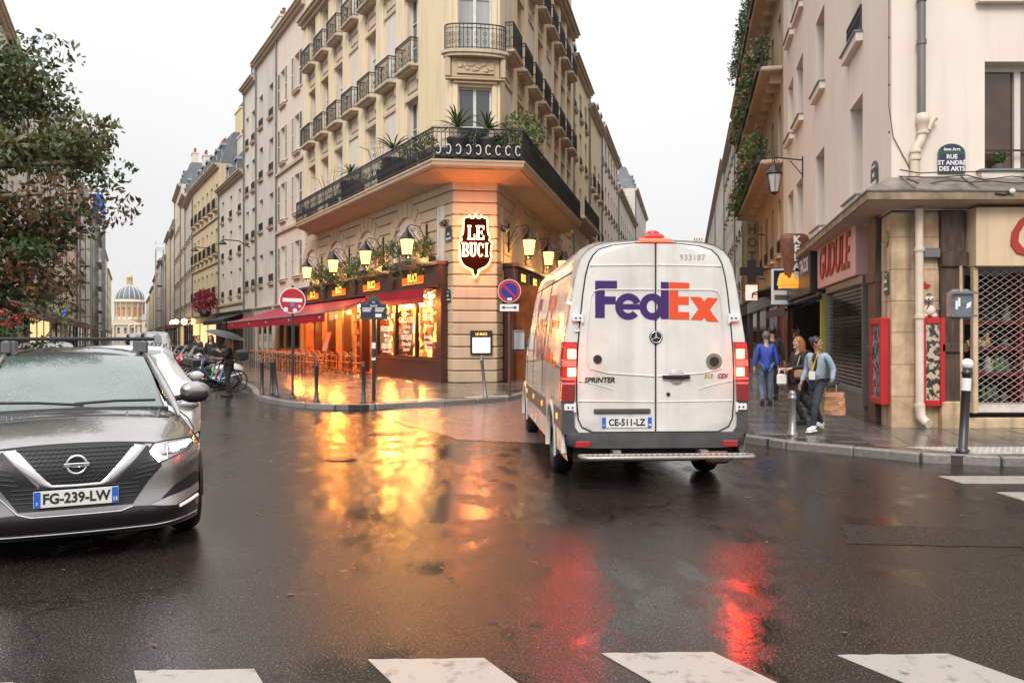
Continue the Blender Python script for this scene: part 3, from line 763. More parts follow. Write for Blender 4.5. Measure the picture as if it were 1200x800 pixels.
FC.put(cornice(0, WC, 17.95, .5, .4), 'cornice', M_SILL); FC.put(cornice(0, WC, 20.9, .35, .3), 'cornice', M_SILL)
# roof over all
mb = MB(); n0 = [FL.w(LL, 0), FL.w(0, 0), FC.w(0, 0), FR.w(-LR, 0)]; n1 = [FL.w(LL, -1.2), FL.w(1.2, -1.2), FR.w(-1.2, -1.2), FR.w(-LR, -1.2)]; n2 = [FL.w(LL, -6), None, None, FR.w(-LR, -6)]
r0 = [(p[0]-cafe.location.x, p[1]-cafe.location.y, 20.8) for p in n0]; r1 = [(p[0]-cafe.location.x, p[1]-cafe.location.y, 23.4) for p in n1]
mb.grid([r0, r1], False, True); mb.add([r1[0], r1[1], r1[2], r1[3]], [(0, 1, 2, 3)], False)
mb.build('roof', M_ZINC, cafe)
for x in (4, 9, 14): chimney(FL, x, -2.5, 23, 1.8, .7, 2.2)
# --- ground floor masonry
CP = .394
def arch_half(x, z, arches, r=1.5, zc=4.55):
    return [(c-sqrt(max(0, r*r-max(0, z-zc)**2)), c+sqrt(max(0, r*r-max(0, z-zc)**2))) for c in arches if z < zc+r]
def masonry(F, x0, x1, z0, z1, arches=(), panels=(), skip=None, lmax=1.2, qx=None):
    n = int(round((z1-z0)/CP)); sgn = 1
    for j in range(n):
        za, zb = z0+j*CP, z0+(j+1)*CP; zm = (za+zb)/2
        cuts = arch_half(0, zm, arches)+[(a, b) for a, b, c, d in panels if c < zm < d]
        spans = [(x0, x1)]
        for a, b in cuts:
            ns = []
            for p, q in spans:
                if b <= p or a >= q: ns.append((p, q)); continue
                if a > p: ns.append((p, a))
                if b < q: ns.append((b, q))
            spans = ns
        for p, q in spans:
            if q-p < .08: continue
            k = max(1, int((q-p)/lmax+.5)); off = .25 if j % 2 else 0
            xs = [p]+[p+(q-p)*(i+(off if k > 1 else 0))/k for i in range(1, k)]+[q]
            for a, b in zip(xs, xs[1:]):
                if b-a < .06: continue
                m = MB(); m.bbox(a, -.09, za+.016, b, random.uniform(-.004, .006), zb-.012, .022); F.put(m, 'stone', W_STONE)
def voussoirs(F, c, r=1.5, zc=4.55, t=.52, n=11):
    for i in range(n):
        a, b = pi*(i+.06)/n, pi*(i+.94)/n
        pl = [(c+r*cos(a), zc+r*sin(a)), (c+(r+t)*cos(a), zc+(r+t)*sin(a)), (c+(r+t)*cos((a+b)/2), zc+(r+t)*sin((a+b)/2)), (c+(r+t)*cos(b), zc+(r+t)*sin(b)), (c+r*cos(b), zc+r*sin(b)), (c+r*cos((a+b)/2), zc+r*sin((a+b)/2))]
        m = MB(); m.prism(pl, -.25, .03); F.put(m, 'stone', W_STONE)
AL = [4.3, 8.8, 13.3, 17.6]; AR = [-3.8, -7.9, -12.1, -16.2]
M_JOINTST = mat('brown_mortar', (.2, .14, .09), rough=.9)  # flat brown backing colour seen in the stone joints
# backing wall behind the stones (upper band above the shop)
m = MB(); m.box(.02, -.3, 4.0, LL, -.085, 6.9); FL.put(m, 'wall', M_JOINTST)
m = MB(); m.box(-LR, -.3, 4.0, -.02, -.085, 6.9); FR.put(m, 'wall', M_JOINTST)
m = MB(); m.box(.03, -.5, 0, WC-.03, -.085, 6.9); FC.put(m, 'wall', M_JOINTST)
for F, ar in ((FL, AL), (FR, AR)):
    for c in ar:
        m = MB(); arc = [(c+1.5*cos(pi*i/16), 4.55+1.5*sin(pi*i/16)) for i in range(17)]+[(c-1.5, 4.0), (c+1.5, 4.0)]
        m.prism(arc, -.2, -.075); F.put(m, 'arch_infill', W_ROSE); voussoirs(F, c)
masonry(FC, 0, WC, .10, 6.8, lmax=3)
masonry(FL, 0, LL, 4.04, 6.8, AL, [(.75, 1.45, 4.0, 6.1)])
masonry(FL, 0, .6, .10, 4.04)
masonry(FR, -LR, 0, 4.04, 6.8, AR, [(-1.1, -.6, 4.0, 6.1)])
masonry(FR, -.9, 0, .10, 4.04)
m = MB(); m.box(.78, -.09, 4.0, 1.42, -.03, 6.08); FL.put(m, 'blind_panel', W_PALE)
m = MB(); m.box(-1.07, -.09, 4.0, -.63, -.03, 6.08); FR.put(m, 'blind_panel', W_PALE)
# --- wraparound balcony: profile swept round the corner
def wrap(d, z, x0=16.6, x1=-14.2):
    ox, oy = cafe.location.x, cafe.location.y
    def off(F, x): p = F.w(x, d); return Vector((p[0]-ox, p[1]-oy))
    def isect(p, u, q, v):
        den = u[0]*v[1]-u[1]*v[0]; t = ((q[0]-p[0])*v[1]-(q[1]-p[1])*v[0])/den; return Vector((p[0]+u[0]*t, p[1]+u[1]*t))
    ul = (cos(aL), sin(aL)); uc = (cos(aC), sin(aC)); ur = (cos(aR), sin(aR))
    a = off(FL, x0); b = isect(off(FL, 0), ul, off(FC, 0), uc); c = isect(off(FC, 0), uc, off(FR, 0), ur); e = off(FR, x1)
    return [(p.x, p.y, z) for p in (a, b, c, e)]
prof = [(0, 6.66), (.12, 6.68), (.3, 6.73), (.55, 6.82), (.78, 6.90), (.9, 6.92), (.9, 6.96), (.98, 6.97), (1.03, 7.02), (1.04, 7.12), (1.07, 7.14), (1.07, 7.2), (0, 7.21)]
mb = MB(); R_ = [wrap(d, z) for d, z in prof]; mb.grid(R_, False, True)
for e in (0, 3): mb.add([r[e] for r in R_], [tuple(range(len(R_))) if e == 3 else tuple(range(len(R_)-1, -1, -1))], False)
mb.build('balcony_slab', W_STONE, cafe)
P_ = [Vector(p) for p in wrap(1.0, 7.21)]
for k in range(3):
    m = MB(); p, q = P_[k], P_[k+1]; L = (q-p).length; n = max(2, int(L/.125)); u = (q-p)/L; ang = atan2(u.y, u.x)
    for z, r in ((.98, .026), (.84, .014), (.1, .016)): m.cyl((0, 0, z), (L, 0, z), r, n=5, sm=False)
    for i in range(n+1): m.cyl((L*i/n, 0, 0), (L*i/n, 0, .98), .02 if i % 10 == 0 else .011, n=4, caps=False)
    for i in range(n):
        x = L*(i+.5)/n; m.torus((x, 0, .91), .042, .008, 'y', 8, 4)
        if i % 2 == 0: m.torus((x+.06, 0, .32), .085, .013, 'y', 10, 4); m.torus((x, 0, .6), .04, .009, 'y', 8, 4)
    link('railing', m.mesh('railing', M_IRON), cafe, p, ang)
    if k == 1:
        s = MB(); 
        s.box(.05, .02, .06, L-.05, .3, .36)
        link('planter_box', s.mesh('planter_box', M_PLANTER), cafe, p, ang)
        s = MB(); nn = 9
        for i in range(nn):
            x = L*(i+.5)/nn; pts = [(x+.08*cos(a)*(1 if i < nn/2 else -1), -.05, .3+.15*sin(a)) for a in [radians(-140+280*j/12) for j in range(13)]]
            s.tube(pts, .022, 6)
        link('scroll', s.mesh('scroll', M_WHITE), cafe, p, ang)

# --- shopfront, left face
M_CAFEIN = lit('cafe_interior_glow', (1, .42, .08), 2.2)
def glow_wall(es=7.0, sc=2.4):  # lamplight put into the surface colour as glowing amber patches
    m = bpy.data.materials.new('amber_glow_wall'); m.use_nodes = True; nt = m.node_tree; L = nt.links.new; b = nt.nodes['Principled BSDF']
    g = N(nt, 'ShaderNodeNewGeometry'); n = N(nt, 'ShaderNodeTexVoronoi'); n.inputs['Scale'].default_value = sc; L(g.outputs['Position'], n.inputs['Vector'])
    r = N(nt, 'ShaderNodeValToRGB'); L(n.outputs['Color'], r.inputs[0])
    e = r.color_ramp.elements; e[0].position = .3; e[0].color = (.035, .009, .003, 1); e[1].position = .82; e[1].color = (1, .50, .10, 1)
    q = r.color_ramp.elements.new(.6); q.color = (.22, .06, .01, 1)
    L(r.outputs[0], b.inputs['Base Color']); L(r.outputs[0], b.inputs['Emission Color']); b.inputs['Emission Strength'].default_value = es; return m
M_AMBER = glow_wall()
M_BULB = lit('warm_bulb', (1, .70, .30), 30)
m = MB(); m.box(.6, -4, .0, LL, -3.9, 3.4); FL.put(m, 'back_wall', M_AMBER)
m = MB(); m.box(.6, -4, 3.3, LL, 0, 3.42); m.box(.6, -4, -.0, LL, -.0, .13); m.box(.55, -4, 0, .62, -.3, 3.4); m.box(LL-.1, -4, 0, LL, 0, 3.4); FL.put(m, 'room', mat('amber_wood', (.30, .10, .03), (.18, .05, .015), sc=3, rough=.4))
for x in (7.3, 9.6, 12.2, 14.6, 17.0): m = MB(); m.box(x-.14, -.35, .1, x+.14, .0, 3.4); FL.put(m, 'column', M_WOODBR)
for x in (7.9, 8.9, 10.9, 12.9, 13.9, 15.8): m = MB(); m.box(x-.3, -1.6, .1, x+.3, -1.3, 2.75); FL.put(m, 'partition', M_WOODBR)
m = MB(); m.box(.6, -2.6, .1, 6.8, -2.1, 1.15); FL.put(m, 'bar_counter', M_WOODBR)
m = MB(); m.box(.42, .0, 3.36, LL, .26, 4.0); m.box(.36, 0, 4.0, LL+.05, .42, 4.12); m.box(.42, 0, 3.28, LL, .34, 3.36)
m.box(.42, 0, .1, .82, .24, 3.28); m.box(.82, .0, .1, 7.2, .18, .78); m.box(.82, .0, .78, 7.2, .22, .84)
for x in (.62, 5.0, 9.6, 14.2, 18.4): m.box(x-.22, .2, 3.34, x+.22, .34, 4.02)
FL.put(m, 'shopfront', M_WOODBR)
m = MB()
for x in (.9, 2.97, 5.1, 7.2): m.box(x-.07, .02, .84, x+.07, .14, 3.3)
for a, b in ((.97, 2.9), (3.04, 5.03), (5.17, 7.13)): m.box(a, .02, 3.2, b, .12, 3.3); m.box(a, .02, .84, b, .12, .92)
FL.put(m, 'window_frame', mat('black_window_frame', (.015, .012, .01), rough=.35))
M_CLEAR = glass('clear_shop_glass', trans=.98)
m = MB(); m.box(.7, -1.75, 1.1, 7.0, -1.65, 3.3); FL.put(m, 'glow_backdrop', glow_wall(2.0, 3.4))  # added glowing panel that makes the lettered windows look lit
wtxt = mat('white_window_lettering', (.8, .72, .66), rough=.5, emit=(1, .8, .7), es=.25)
for (a, b), lines in zip(((.97, 2.9), (3.04, 5.03), (5.17, 7.13)), (
        (('NOS', .16), ('CAFÉS', .3), ('Chocolats', .2), ('BIÈRES', .34), ('Pression', .24), ('~', .2), ('Bouteilles', .2), ('Limonades', .2), ('Panachés', .2), ('~', .2)),
        (('SALADES', .22), ('CLASSIQUES', .3), ('Tartares', .2), ('GRILLADES', .32), ('Confit de', .2), ('Magret', .2), ('CROQUES', .26), ('Entrecôte', .24), ('Saumon', .2), ('~', .2)),
        (('CAFÉ', .2), ('Salades', .22), ('PLAT', .2), ('du Jour', .24), ('~', .2), ('PÂTISSERIE', .3), ('Maison', .24), ('PETIT', .2), ('DÉJEUNER', .27), ('Toute la journée', .16)))):
    p = MB(); p.add([(a, .066, .92), (b, .066, .92), (b, .066, 3.2), (a, .066, 3.2)], [(3, 2, 1, 0)], False); g = FL.put(p, 'shop_window', M_CLEAR)
    z = 3.02
    for s, sz in lines:
        z -= sz*.42; text(s, sz*.95, wtxt, g, ((a+b)/2, .075, z), pi, shear=.15 if sz < .25 else 0, bold=.004 if sz > .24 else .001, depth=.002); z -= sz*.5
# lit name strips in the fascia
M_STRIP = lit('orange_neon_strip', (1, .16, .015), 1.1); M_STRT = lit('yellow_neon_letter', (1, .42, .06), 1.9)
for x in (2.9, 7.4, 11.9, 16.3):
    m = MB(); m.box(-1.05, .2, 3.45, 1.05, .275, 3.9); o = FL.put(m, 'name_strip', mat('dark_red_panel', (.05, .006, .004), rough=.5), x, 0, 0)
    e = MB(); e.box(-1.0, .275, 3.47, 1.0, .285, 3.52)
    for i in range(21):
        if abs(i-10) > 4: e.box(-1.0+i*.1-.012, .275, 3.52, -1.0+i*.1+.012, .284, 3.74-.0*i)
    link('glow', e.mesh('glow', M_STRIP), o)
    text('BUCI', .4, M_STRT, o, (0, .29, 3.68), pi, bold=.012)
# awnings
M_RED_CANVAS = mat('crimson_canvas', (.36, .006, .03), (.27, .005, .02), sc=1.5, rough=.5, bump=.05, spec=.3)
awning_obj(FL, 1.05, 7.1, 3.34, .1, .62, .5, M_RED_CANVAS, 'short crimson awning rolled in above the lettered cafe windows')
# --- shopfront, right face
m = MB(); m.box(-9.6, 0, 3.36, -1.0, .4, 4.0); m.box(-9.7, 0, 4.0, -.92, .56, 4.12); m.box(-9.6, 0, 3.26, -1, .46, 3.36)
for x in (-1.2, -3.6, -5.9, -8.2, -9.4): m.box(x-.22, 0, .1, x+.22, .34, 3.3)
m.box(-9.6, 0, .1, -1.0, .3, .8); m.box(-9.6, .02, 2.3, -1, .28, 2.42); m.box(-9.6, .4, 3.42, -9.4, .44, 3.95)
FR.put(m, 'shopfront', M_WOODBR)
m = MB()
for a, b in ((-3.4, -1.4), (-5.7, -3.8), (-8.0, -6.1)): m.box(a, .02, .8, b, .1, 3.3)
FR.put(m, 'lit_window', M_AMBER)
for x in (-2.4, -4.75, -7.1):
    m = MB(); m.box(-.8, .38, 3.46, .8, .42, 3.9); o = FR.put(m, 'name_strip', mat('dark_red_panel', (.12, .015, .008)), x, 0, 0); text('BUCI', .36, M_STRT, o, (0, .43, 3.68), pi, bold=.012)
for x0, x1, mm in ((-18.4, -14.2, M_WOODBR), (-14.0, -9.8, mat('dark_green_wood', (.03, .05, .035), rough=.4))): shopfront(FR, x0, x1, mm, 3.7, M_LITWIN if x0 < -15 else None)
# warm bulbs, then unseen lamps that light the cafe room
bulbs = MB(); rr = random.Random(3)
for i in range(46):
    x = .9+rr.random()*17.2; bulbs.sphere((x, -.5-rr.random()*2.6, 2.55+rr.random()*.6), .05 if i % 3 else .08, 7, 5)
for i in range(16): bulbs.sphere((1.1+i*.38, -.25, 3.08+.06*sin(i*1.9)), .045, 7, 5)
tag(FL.put(bulbs, 'ceiling_bulbs', M_BULB), kind='stuff')
def lamp(name, loc, e, col, r=.15, typ='POINT', rot=None, size=None):
    d = bpy.data.lights.new(name, typ); d.energy = e; d.color = col
    if typ == 'POINT': d.shadow_soft_size = r
    else: d.shape = 'RECTANGLE'; d.size, d.size_y = size
    o = bpy.data.objects.new(name, d); C.objects.link(o); o.location = loc
    if rot: o.rotation_euler = rot
    return o
for x in (2.5, 5.5, 8.8, 12.2, 15.6):
    p = FL.w(x, -2.3); lamp('cafe_lamp', (p[0], p[1], 2.9), 480, (1, .38, .07), .1)
for x in (8.5, 11.5, 14.8):
    p = FL.w(x, 1.4); lamp('terrace_added_light', (p[0], p[1], 2.75), 380, (1, .27, .035), .07)  # added unseen lights that lay orange streaks on the wet road

rr = random.Random(21)
for x in (7.9, 8.9, 10.9, 12.9, 13.9, 15.8):
    m = MB()
    for z in (1.1, 1.7, 2.3): m.box(x-.32, -1.3, z, x+.32, -1.12, z+.03)
    FL.put(m, 'shelf', M_WOODBR)
    for kk in range(3):
        m = MB()
        for z in (1.13, 1.73):
            for q in range(3): xx = x-.28+.19*q+.06*kk; m.lathe([(.03, 0), (.033, .16), (.012, .22), (.012, .29)], 7, (xx, -1.2, z))
        tag(FL.put(m, 'bottles', (mat('amber_bottle', (.5, .2, .03), rough=.1, coat=1), mat('green_bottle', (.03, .12, .03), rough=.1, coat=1), mat('pale_bottle', (.6, .5, .35), rough=.1, coat=1))[kk]), kind='stuff')
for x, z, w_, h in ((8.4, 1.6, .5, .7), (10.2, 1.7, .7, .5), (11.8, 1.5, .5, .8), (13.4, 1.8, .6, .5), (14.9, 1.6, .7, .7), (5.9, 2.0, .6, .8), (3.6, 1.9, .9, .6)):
    m = MB(); m.box(x-w_/2, -3.86, z, x+w_/2, -3.8, z+h); FL.put(m, 'glow_panel', lit('glow_panel', (1, .62, .2), 6))  # added panels that glow themselves, for warm light on the back wall

for x in (2.6, 5.6):
    p = FL.w(x, .42); lamp('awning_added_light', (p[0], p[1], 2.8), 70, (1, .36, .06), .045)  # two more added lights, without fittings, for the road reflections
# ------------------------------------------------------------------ the other houses
def house(name, label, F0, x0, x1, H, rows, n, wm, style='sill', ww=1.0, z_g=3.9, roof='mansard', rh=2.6, shop=None, litm=None, rev=.2, chim=1, depth=9, group='houses along the streets', quoin=False, near=True, shut=None, court=(), ro=0, dorm=True, curt=.3, gf=None):
    """F0 = (ox, oy, angle); x0 < x1 along the facade; rows = [(z, h, style)]"""
    Fq = Face(None, *F0); w0 = Fq.w((x0+x1)/2, 0)
    root = thing(name, label, 'building', (w0[0], w0[1], 0), 0, None)
    F = Face(root, *F0); L = x1-x0
    bays = [x0+L*(i+.5)/n for i in range(n)]
    holes = [(b-ww/2, b+ww/2, r[0], r[0]+r[1]) for b in bays for r in rows]
    F.put(wall_mesh(x0, x1, 0, H, holes, rev, depth), 'wall', wm)
    for r in rows:
        z, h = r[0], r[1]; st = r[2] if len(r) > 2 else style
        for i, b in enumerate(bays):
            window(F, b, z, ww, h, rev, 2 if h > 1.9 else 1, curt=curt)
            if not near: 
                continue
            if st == 'bal': link('balcony_slab', slab_mesh(ww+.4, .3, .12, False), root, F.loc(b, 0, z), F.a); link('railing', rail_mesh(ww+.3, .85, .26, .12, False), root, F.loc(b, 0, z), F.a)
            elif st == 'rail': link('railing', rail_mesh(ww, .5, 0, .11, False), root, F.loc(b, .03, z), F.a); link('sill', sill_mesh(ww+.2), root, F.loc(b, 0, z), F.a)
            elif st == 'sill': link('sill', sill_mesh(ww+.24), root, F.loc(b, 0, z), F.a)
            if shut and st != 'bal' and st != 'long':
                for s in (-1, 1): link('shutter', shut_mesh(ww/2+.02, h, shut), root, F.loc(b+s*(ww*.75+.03), .01, z), F.a)
        if st == 'long':
            m = MB(); m.bbox(x0+.1, -.02, z-.18, x1-.1, .75, z-.02, .04)
            for b in bays:
                for s in (-.6, .6): m.prism([(b+s-.08, z-.18), (b+s+.08, z-.18), (b+s+.08, z-.5), (b+s-.08, z-.5)], 0, .4)
            F.put(m, 'balcony_slab', M_SILL)
            m = MB()
            for zz, rr in ((.9, .025), (.1, .015)): m.cyl((x0+.12, .7, z+zz), (x1-.12, .7, z+zz), rr, n=4, sm=False)
            k = int((L-.24)/.13)
            for i in range(k+1): m.cyl((x0+.12+(L-.24)*i/k, .7, z-.02), (x0+.12+(L-.24)*i/k, .7, z+.9), .011, n=4, caps=False)
            F.put(m, 'railing', M_IRON)
    for z in court: m = MB(); m.box(x0, -.02, z, x1, .12, z+.16); F.put(m, 'string_course', M_SILL)
    F.put(cornice(x0, x1, H+.02, .42, .34), 'cornice', M_SILL)
    if roof == 'mansard':
        mansard(F, x0, x1, H, rh, 1.1, depth)
        if dorm:
            for b in bays[::1 if L/n > 2 else 2]: dormer(F, b, H+.25, .9, 1.35)
    else:
        m = MB(); m.add([(x0, .3, H), (x1, .3, H), (x1, -depth/2, H+rh), (x0, -depth/2, H+rh), (x0, -depth, H), (x1, -depth, H)], [(3, 2, 1, 0), (4, 5, 2, 3), (0, 4, 3), (1, 2, 5)], False); F.put(m, 'roof', M_ZINC)
    rr = random.Random(int(x0*7))
    for i in range(chim): chimney(F, x0+.9+(L-1.8)*(i/(max(1, chim-1)) if chim > 1 else rr.random()*.3), -1.6-rr.random()*2, H+rh-.9, 1.5+rr.random(), .7, 2.0+rr.random(), wm)
    # downpipe
    m = MB(); m.tube([(x1-.18, .09, H-.35), (x1-.18, .09, .2)], .055, 6)
    for z in range(2, int(H), 3): m.cyl((x1-.18, .09, z), (x1-.18, .09, z+.08), .07, n=6)
    F.put(m, 'downpipe', M_GREY)
    if shop is not None:
        shopfront(F, x0+.3, x1-.3, shop, z_g-.5, litm)
    return root, F, bays
SH = [mat('navy_shop_wood', (.02, .03, .06), rough=.4), M_WOODBR, mat('dark_green_wood', (.03, .05, .035), rough=.4), mat('grey_shop_wood', (.2, .19, .18), rough=.5), mat('black_shop_wood', (.02, .02, .02), rough=.4), mat('cream_shop_wood', (.5, .44, .34), rough=.6)]
FLT = (A[0], A[1], aL)          # left street, cafe side
FMF = None
house('plaster_house', 'pale rose plaster house with shuttered windows next to the cafe building', FLT, 18.85, 25.4, 19.3, [(4.9, 1.9), (8.3, 2.1), (11.6, 2.0), (14.9, 2.0)], 2, W_ROSE, 'sill', 1.15, shut=M_SHUTW, shop=SH[5], court=(7.6, 11.0), roof='gable', rh=2)
house('grey_house', 'narrow pale plaster house with small iron window guards above white columns', FLT, 25.4, 31.2, 19.3, [(4.9, 1.9), (8.3, 2.0), (11.6, 2.0), (14.9, 2.0)], 2, W_GREYW, 'rail', 1.1, shop=SH[5], chim=1, roof='gable', rh=2.2)
house('pale_house', 'tall narrow pale house with slim tall windows left of the shuttered one', FLT, 31.2, 35.2, 18.6, [(4.9, 2.0), (8.1, 2.0), (11.3, 2.0), (14.5, 2.0)], 2, W_PALE, 'rail', .95, shop=SH[3], chim=1)
house('white_house', 'lower whitish house with three window columns under a slate mansard', FLT, 35.2, 45.6, 13.2, [(4.6, 1.9), (7.6, 1.9), (10.5, 1.6)], 3, W_PALE, 'rail', 1.0, shop=SH[4], chim=2, court=(4.0,))
house('ochre_house', 'ochre stone house with balconettes and a dark red flower display over its shop', FLT, 45.6, 60.6, 15.5, [(4.8, 2.1), (8.3, 2.1), (11.9, 2.1)], 6, W_YEL, 'bal', 1.0, shop=SH[1], litm=M_LITWIN, chim=2, court=(7.6, 11.2))
P2 = Face(None, *FLT).w(60.6, 0); a2 = atan2(1, -.45); F2 = (P2[0], P2[1], a2)
cols = [W_GREYW, W_PALE, W_ROSE, W_PALE, W_YEL, W_GREYW, W_PALE, W_ROSE, W_YEL, W_PALE]
x = 0; rr = random.Random(11)
names = ['grey plaster house with a planted balcony beyond the ochre house', 'pale house with an uneven cornice further down the left street', 'tall rose tinted house before the right scaffold', 'pale four storey house halfway down the left street', 'small ochre house past the halfway point of the left street', 'grey house in the far run of the left street', 'pale far house near the domed building', 'rose far house near the domed building', 'low ochre house close to the dome', 'last pale house on the right before the dome']
for i in range(10):
    L = [11, 9, 14, 12, 16, 20, 24, 30, 36, 46][i]; H = [15.5, 17, 19.5, 16, 17, 15, 16, 15, 14, 13][i]
    house('street_house', names[i], F2, x+.01, x+L, H, [(4.6+k*3.3, 1.9) for k in range(int((H-5)/3.3))], max(3, int(L/2.6)), cols[i], 'rail' if i < 3 else 'none', 1.0, shop=SH[i % 6], litm=M_LITWIN if i == 1 else None, chim=1, near=i < 4, dorm=i < 5, roof='mansard' if i % 3 else 'gable', ro=0)
    x += L
# far side of the left street (left in the picture); x runs towards the camera
aML = atan2(-1, .446); PM = (-6.45-.446*45, 45); FM = (PM[0], PM[1], aML); FMF = Face(None, *FM)
spec = [(-8, 10, 17.4, W_PALE, 'plain pale corner house behind the plane tree with shopfronts below', 'none'), (-24, -8, 17.6, W_GREYW, 'long pale house with continuous iron balcony behind the yellow sign', 'long'),
        (-42, -24, 18.5, W_PALE, 'pale house with tall close windows beyond the yellow sign', 'rail'), (-60, -42, 21.5, W_ROSE, 'high pale house with green netting beside it', 'rail'), (-80, -60, 20, W_GREYW, 'grey house before the blue topped scaffold', 'rail'),
        (-104, -80, 20.5, W_PALE, 'pale tall house just before the blue topped scaffold', 'none'), (-150, -124, 22, W_GREYW, 'house just beyond the blue topped scaffold', 'none'), (-200, -150, 22, W_PALE, 'far pale house on the left leading to the dome', 'none'), (-250, -200, 20, W_YEL, 'farthest house on the left before the dome', 'none'), (-124, -104, 24, W_PALE, 'house wrapped in scaffolding under a blue sheet', 'none')]
for i, (a, b, H, wm, lab, st) in enumerate(spec):
    L = b-a; rws = [(4.8+k*3.3, 2.0) for k in range(int((H-5.2)/3.3))]
    if st == 'long': rws = [(z, h, 'long' if k in (0, 3) else 'rail') for k, (z, h) in enumerate(rws)]
    house('street_house', lab, FM, a+.01, b, H, rws, max(3, int(L/2.4)), wm, st, 1.0, shop=SH[(i*2+1) % 6], litm=M_LITWIN if i == 1 else None, chim=2, near=i < 5, dorm=i < 4)
# right street, left side: beyond the cafe building. x runs towards the camera (negative = farther)
FRT = (B[0], B[1], aR)
house('cornice_house', 'cream house with heavy cornice and curved zinc dormers behind the cafe building', FRT, -26.5, -18.55, 17.0, [(4.6, 2.1), (8.2, 2.1, 'long'), (11.6, 1.9), (14.3, 1.5)], 3, W_CREAM, 'rail', 1.0, shop=SH[0], chim=1, rh=3.2)
house('street_house', 'second cream house down the right street with a deep cornice', FRT, -34.5, -26.51, 16.4, [(4.6, 2.0), (8, 2.0), (11.2, 2.0)], 3, W_YEL, 'bal', 1.0, shop=SH[2], chim=1)
house('street_house', 'pale pink gabled house with rooftop shrub down the right street', FRT, -50, -34.51, 17.0, [(4.6+3.3*k, 1.9) for k in range(4)], 6, W_ROSE, 'rail', 1.0, shop=SH[3], chim=1)
house('street_house', 'whitish house with a rounded balcony roof far down the right street', FRT, -76, -50.01, 15, [(4.6+3.3*k, 1.9) for k in range(3)], 9, W_PALE, 'rail', 1.0, shop=SH[4], chim=3)
house('street_house', 'far grey row with dark roofs down the right street on its left side', FRT, -104, -76.01, 19.5, [(4.6+3.3*k, 1.9) for k in range(4)], 10, W_GREYW, 'none', 1.0, shop=SH[1], chim=3, near=False)
house('street_house', 'farthest left row closing the view down the right street', FRT, -160, -104.01, 17, [(4.6+3.3*k, 1.9) for k in range(4)], 18, W_PALE, 'none', 1.0, shop=SH[1], chim=3, near=False, dorm=False)
# right street, right side
aD = atan2(.9796, .2008)
def D(Y): return (3.38+.205*Y, Y)
PD = D(14.1); FD = (PD[0], PD[1], aD)
def sD(Y): return (Y-14.1)*1.0208
planted, FP, pb = house('planted_house', 'ochre brown house with green plants trailing from every balcony', FD, sD(29.95), sD(45), 21, [(4.6, 2.0), (7.9, 2.1, 'long'), (11.2, 2.1, 'long'), (14.6, 2.0, 'long'), (17.8, 2.0, 'rail')], 6, W_OCHR, 'rail', 1.0, shop=SH[1], litm=None, chim=2)
house('street_house', 'narrow yellowish house behind the planted balconies', FD, sD(45)+.01, sD(50.4), 18.0, [(4.6+3.3*k, 2.0) for k in range(4)], 2, W_YEL, 'rail', 1.0, shop=SH[0], chim=1)
house('street_house', 'house with a tall bare chimney stack down the right street', FD, sD(50.4)+.01, sD(59), 16.8, [(4.6+3.3*k, 2.0) for k in range(4)], 3, W_PALE, 'rail', 1.0, shop=SH[3], chim=2, rh=3)
house('street_house', 'greenish white house with mansard roof down the right street', FD, sD(59)+.01, sD(76), 16.5, [(4.6+3.3*k, 2.0) for k in range(4)], 6, W_GREYW, 'rail', 1.0, shop=SH[4], chim=2, rh=3)
house('street_house', 'pale house with grey dormers further down on the right', FD, sD(76)+.01, sD(100), 17.5, [(4.6+3.3*k, 2.0) for k in range(4)], 8, W_PALE, 'none', 1.0, shop=SH[4], chim=3, near=False)
house('street_house', 'farthest right row closing the view down the right street', FD, sD(100)+.01, sD(160), 17.5, [(4.6+3.3*k, 2.0) for k in range(4)], 20, W_GREYW, 'none', 1.0, shop=SH[4], chim=3, near=False, dorm=False)
house('street_house', 'house closing the far end of the right street', (60, 172, pi), 0, 44, 17, [(4.6+3.3*k, 1.9) for k in range(4)], 16, W_PALE, 'none', 1.0, shop=SH[3], chim=3, near=False)
# plants on the planted house
for j, (z, lab) in enumerate(((7.9, 'lowest'), (11.2, 'middle'), (14.6, 'top'))):
    for i in range(3):
        x = sD(30.6)+i*5.0
        w = FP.w(x+2.2, .72); o = thing('balcony_greenery', '%s balcony greenery on the ochre brown house, %s of three clumps' % (lab, ('nearest', 'second', 'farthest')[i]), 'plants', (w[0], w[1], z), FP.a, 'plants on the ochre house balconies')
        m = MB(); rr = random.Random(i*5+j)
        for k in range(8): leafs(m, (-2+k*.55, rr.uniform(-.05, .2), rr.uniform(.3, 1.0)), (.5, .45, rr.uniform(.35, .75)), 110, .09, seed=i*31+j*7+k)
        m.build('leaves', (M_LEAF2, M_LEAF)[(i+j) % 2], o)
        g = MB(); leafs(g, (0, .25, .7), (2.2, .35, .5), 50, .07, seed=j*3+i); g.build('flowers', M_FLOWR, o)
        b = MB(); b.box(-2.1, -.15, .0, 2.1, .12, .28); b.build('planter_box', M_PLANTER, o)

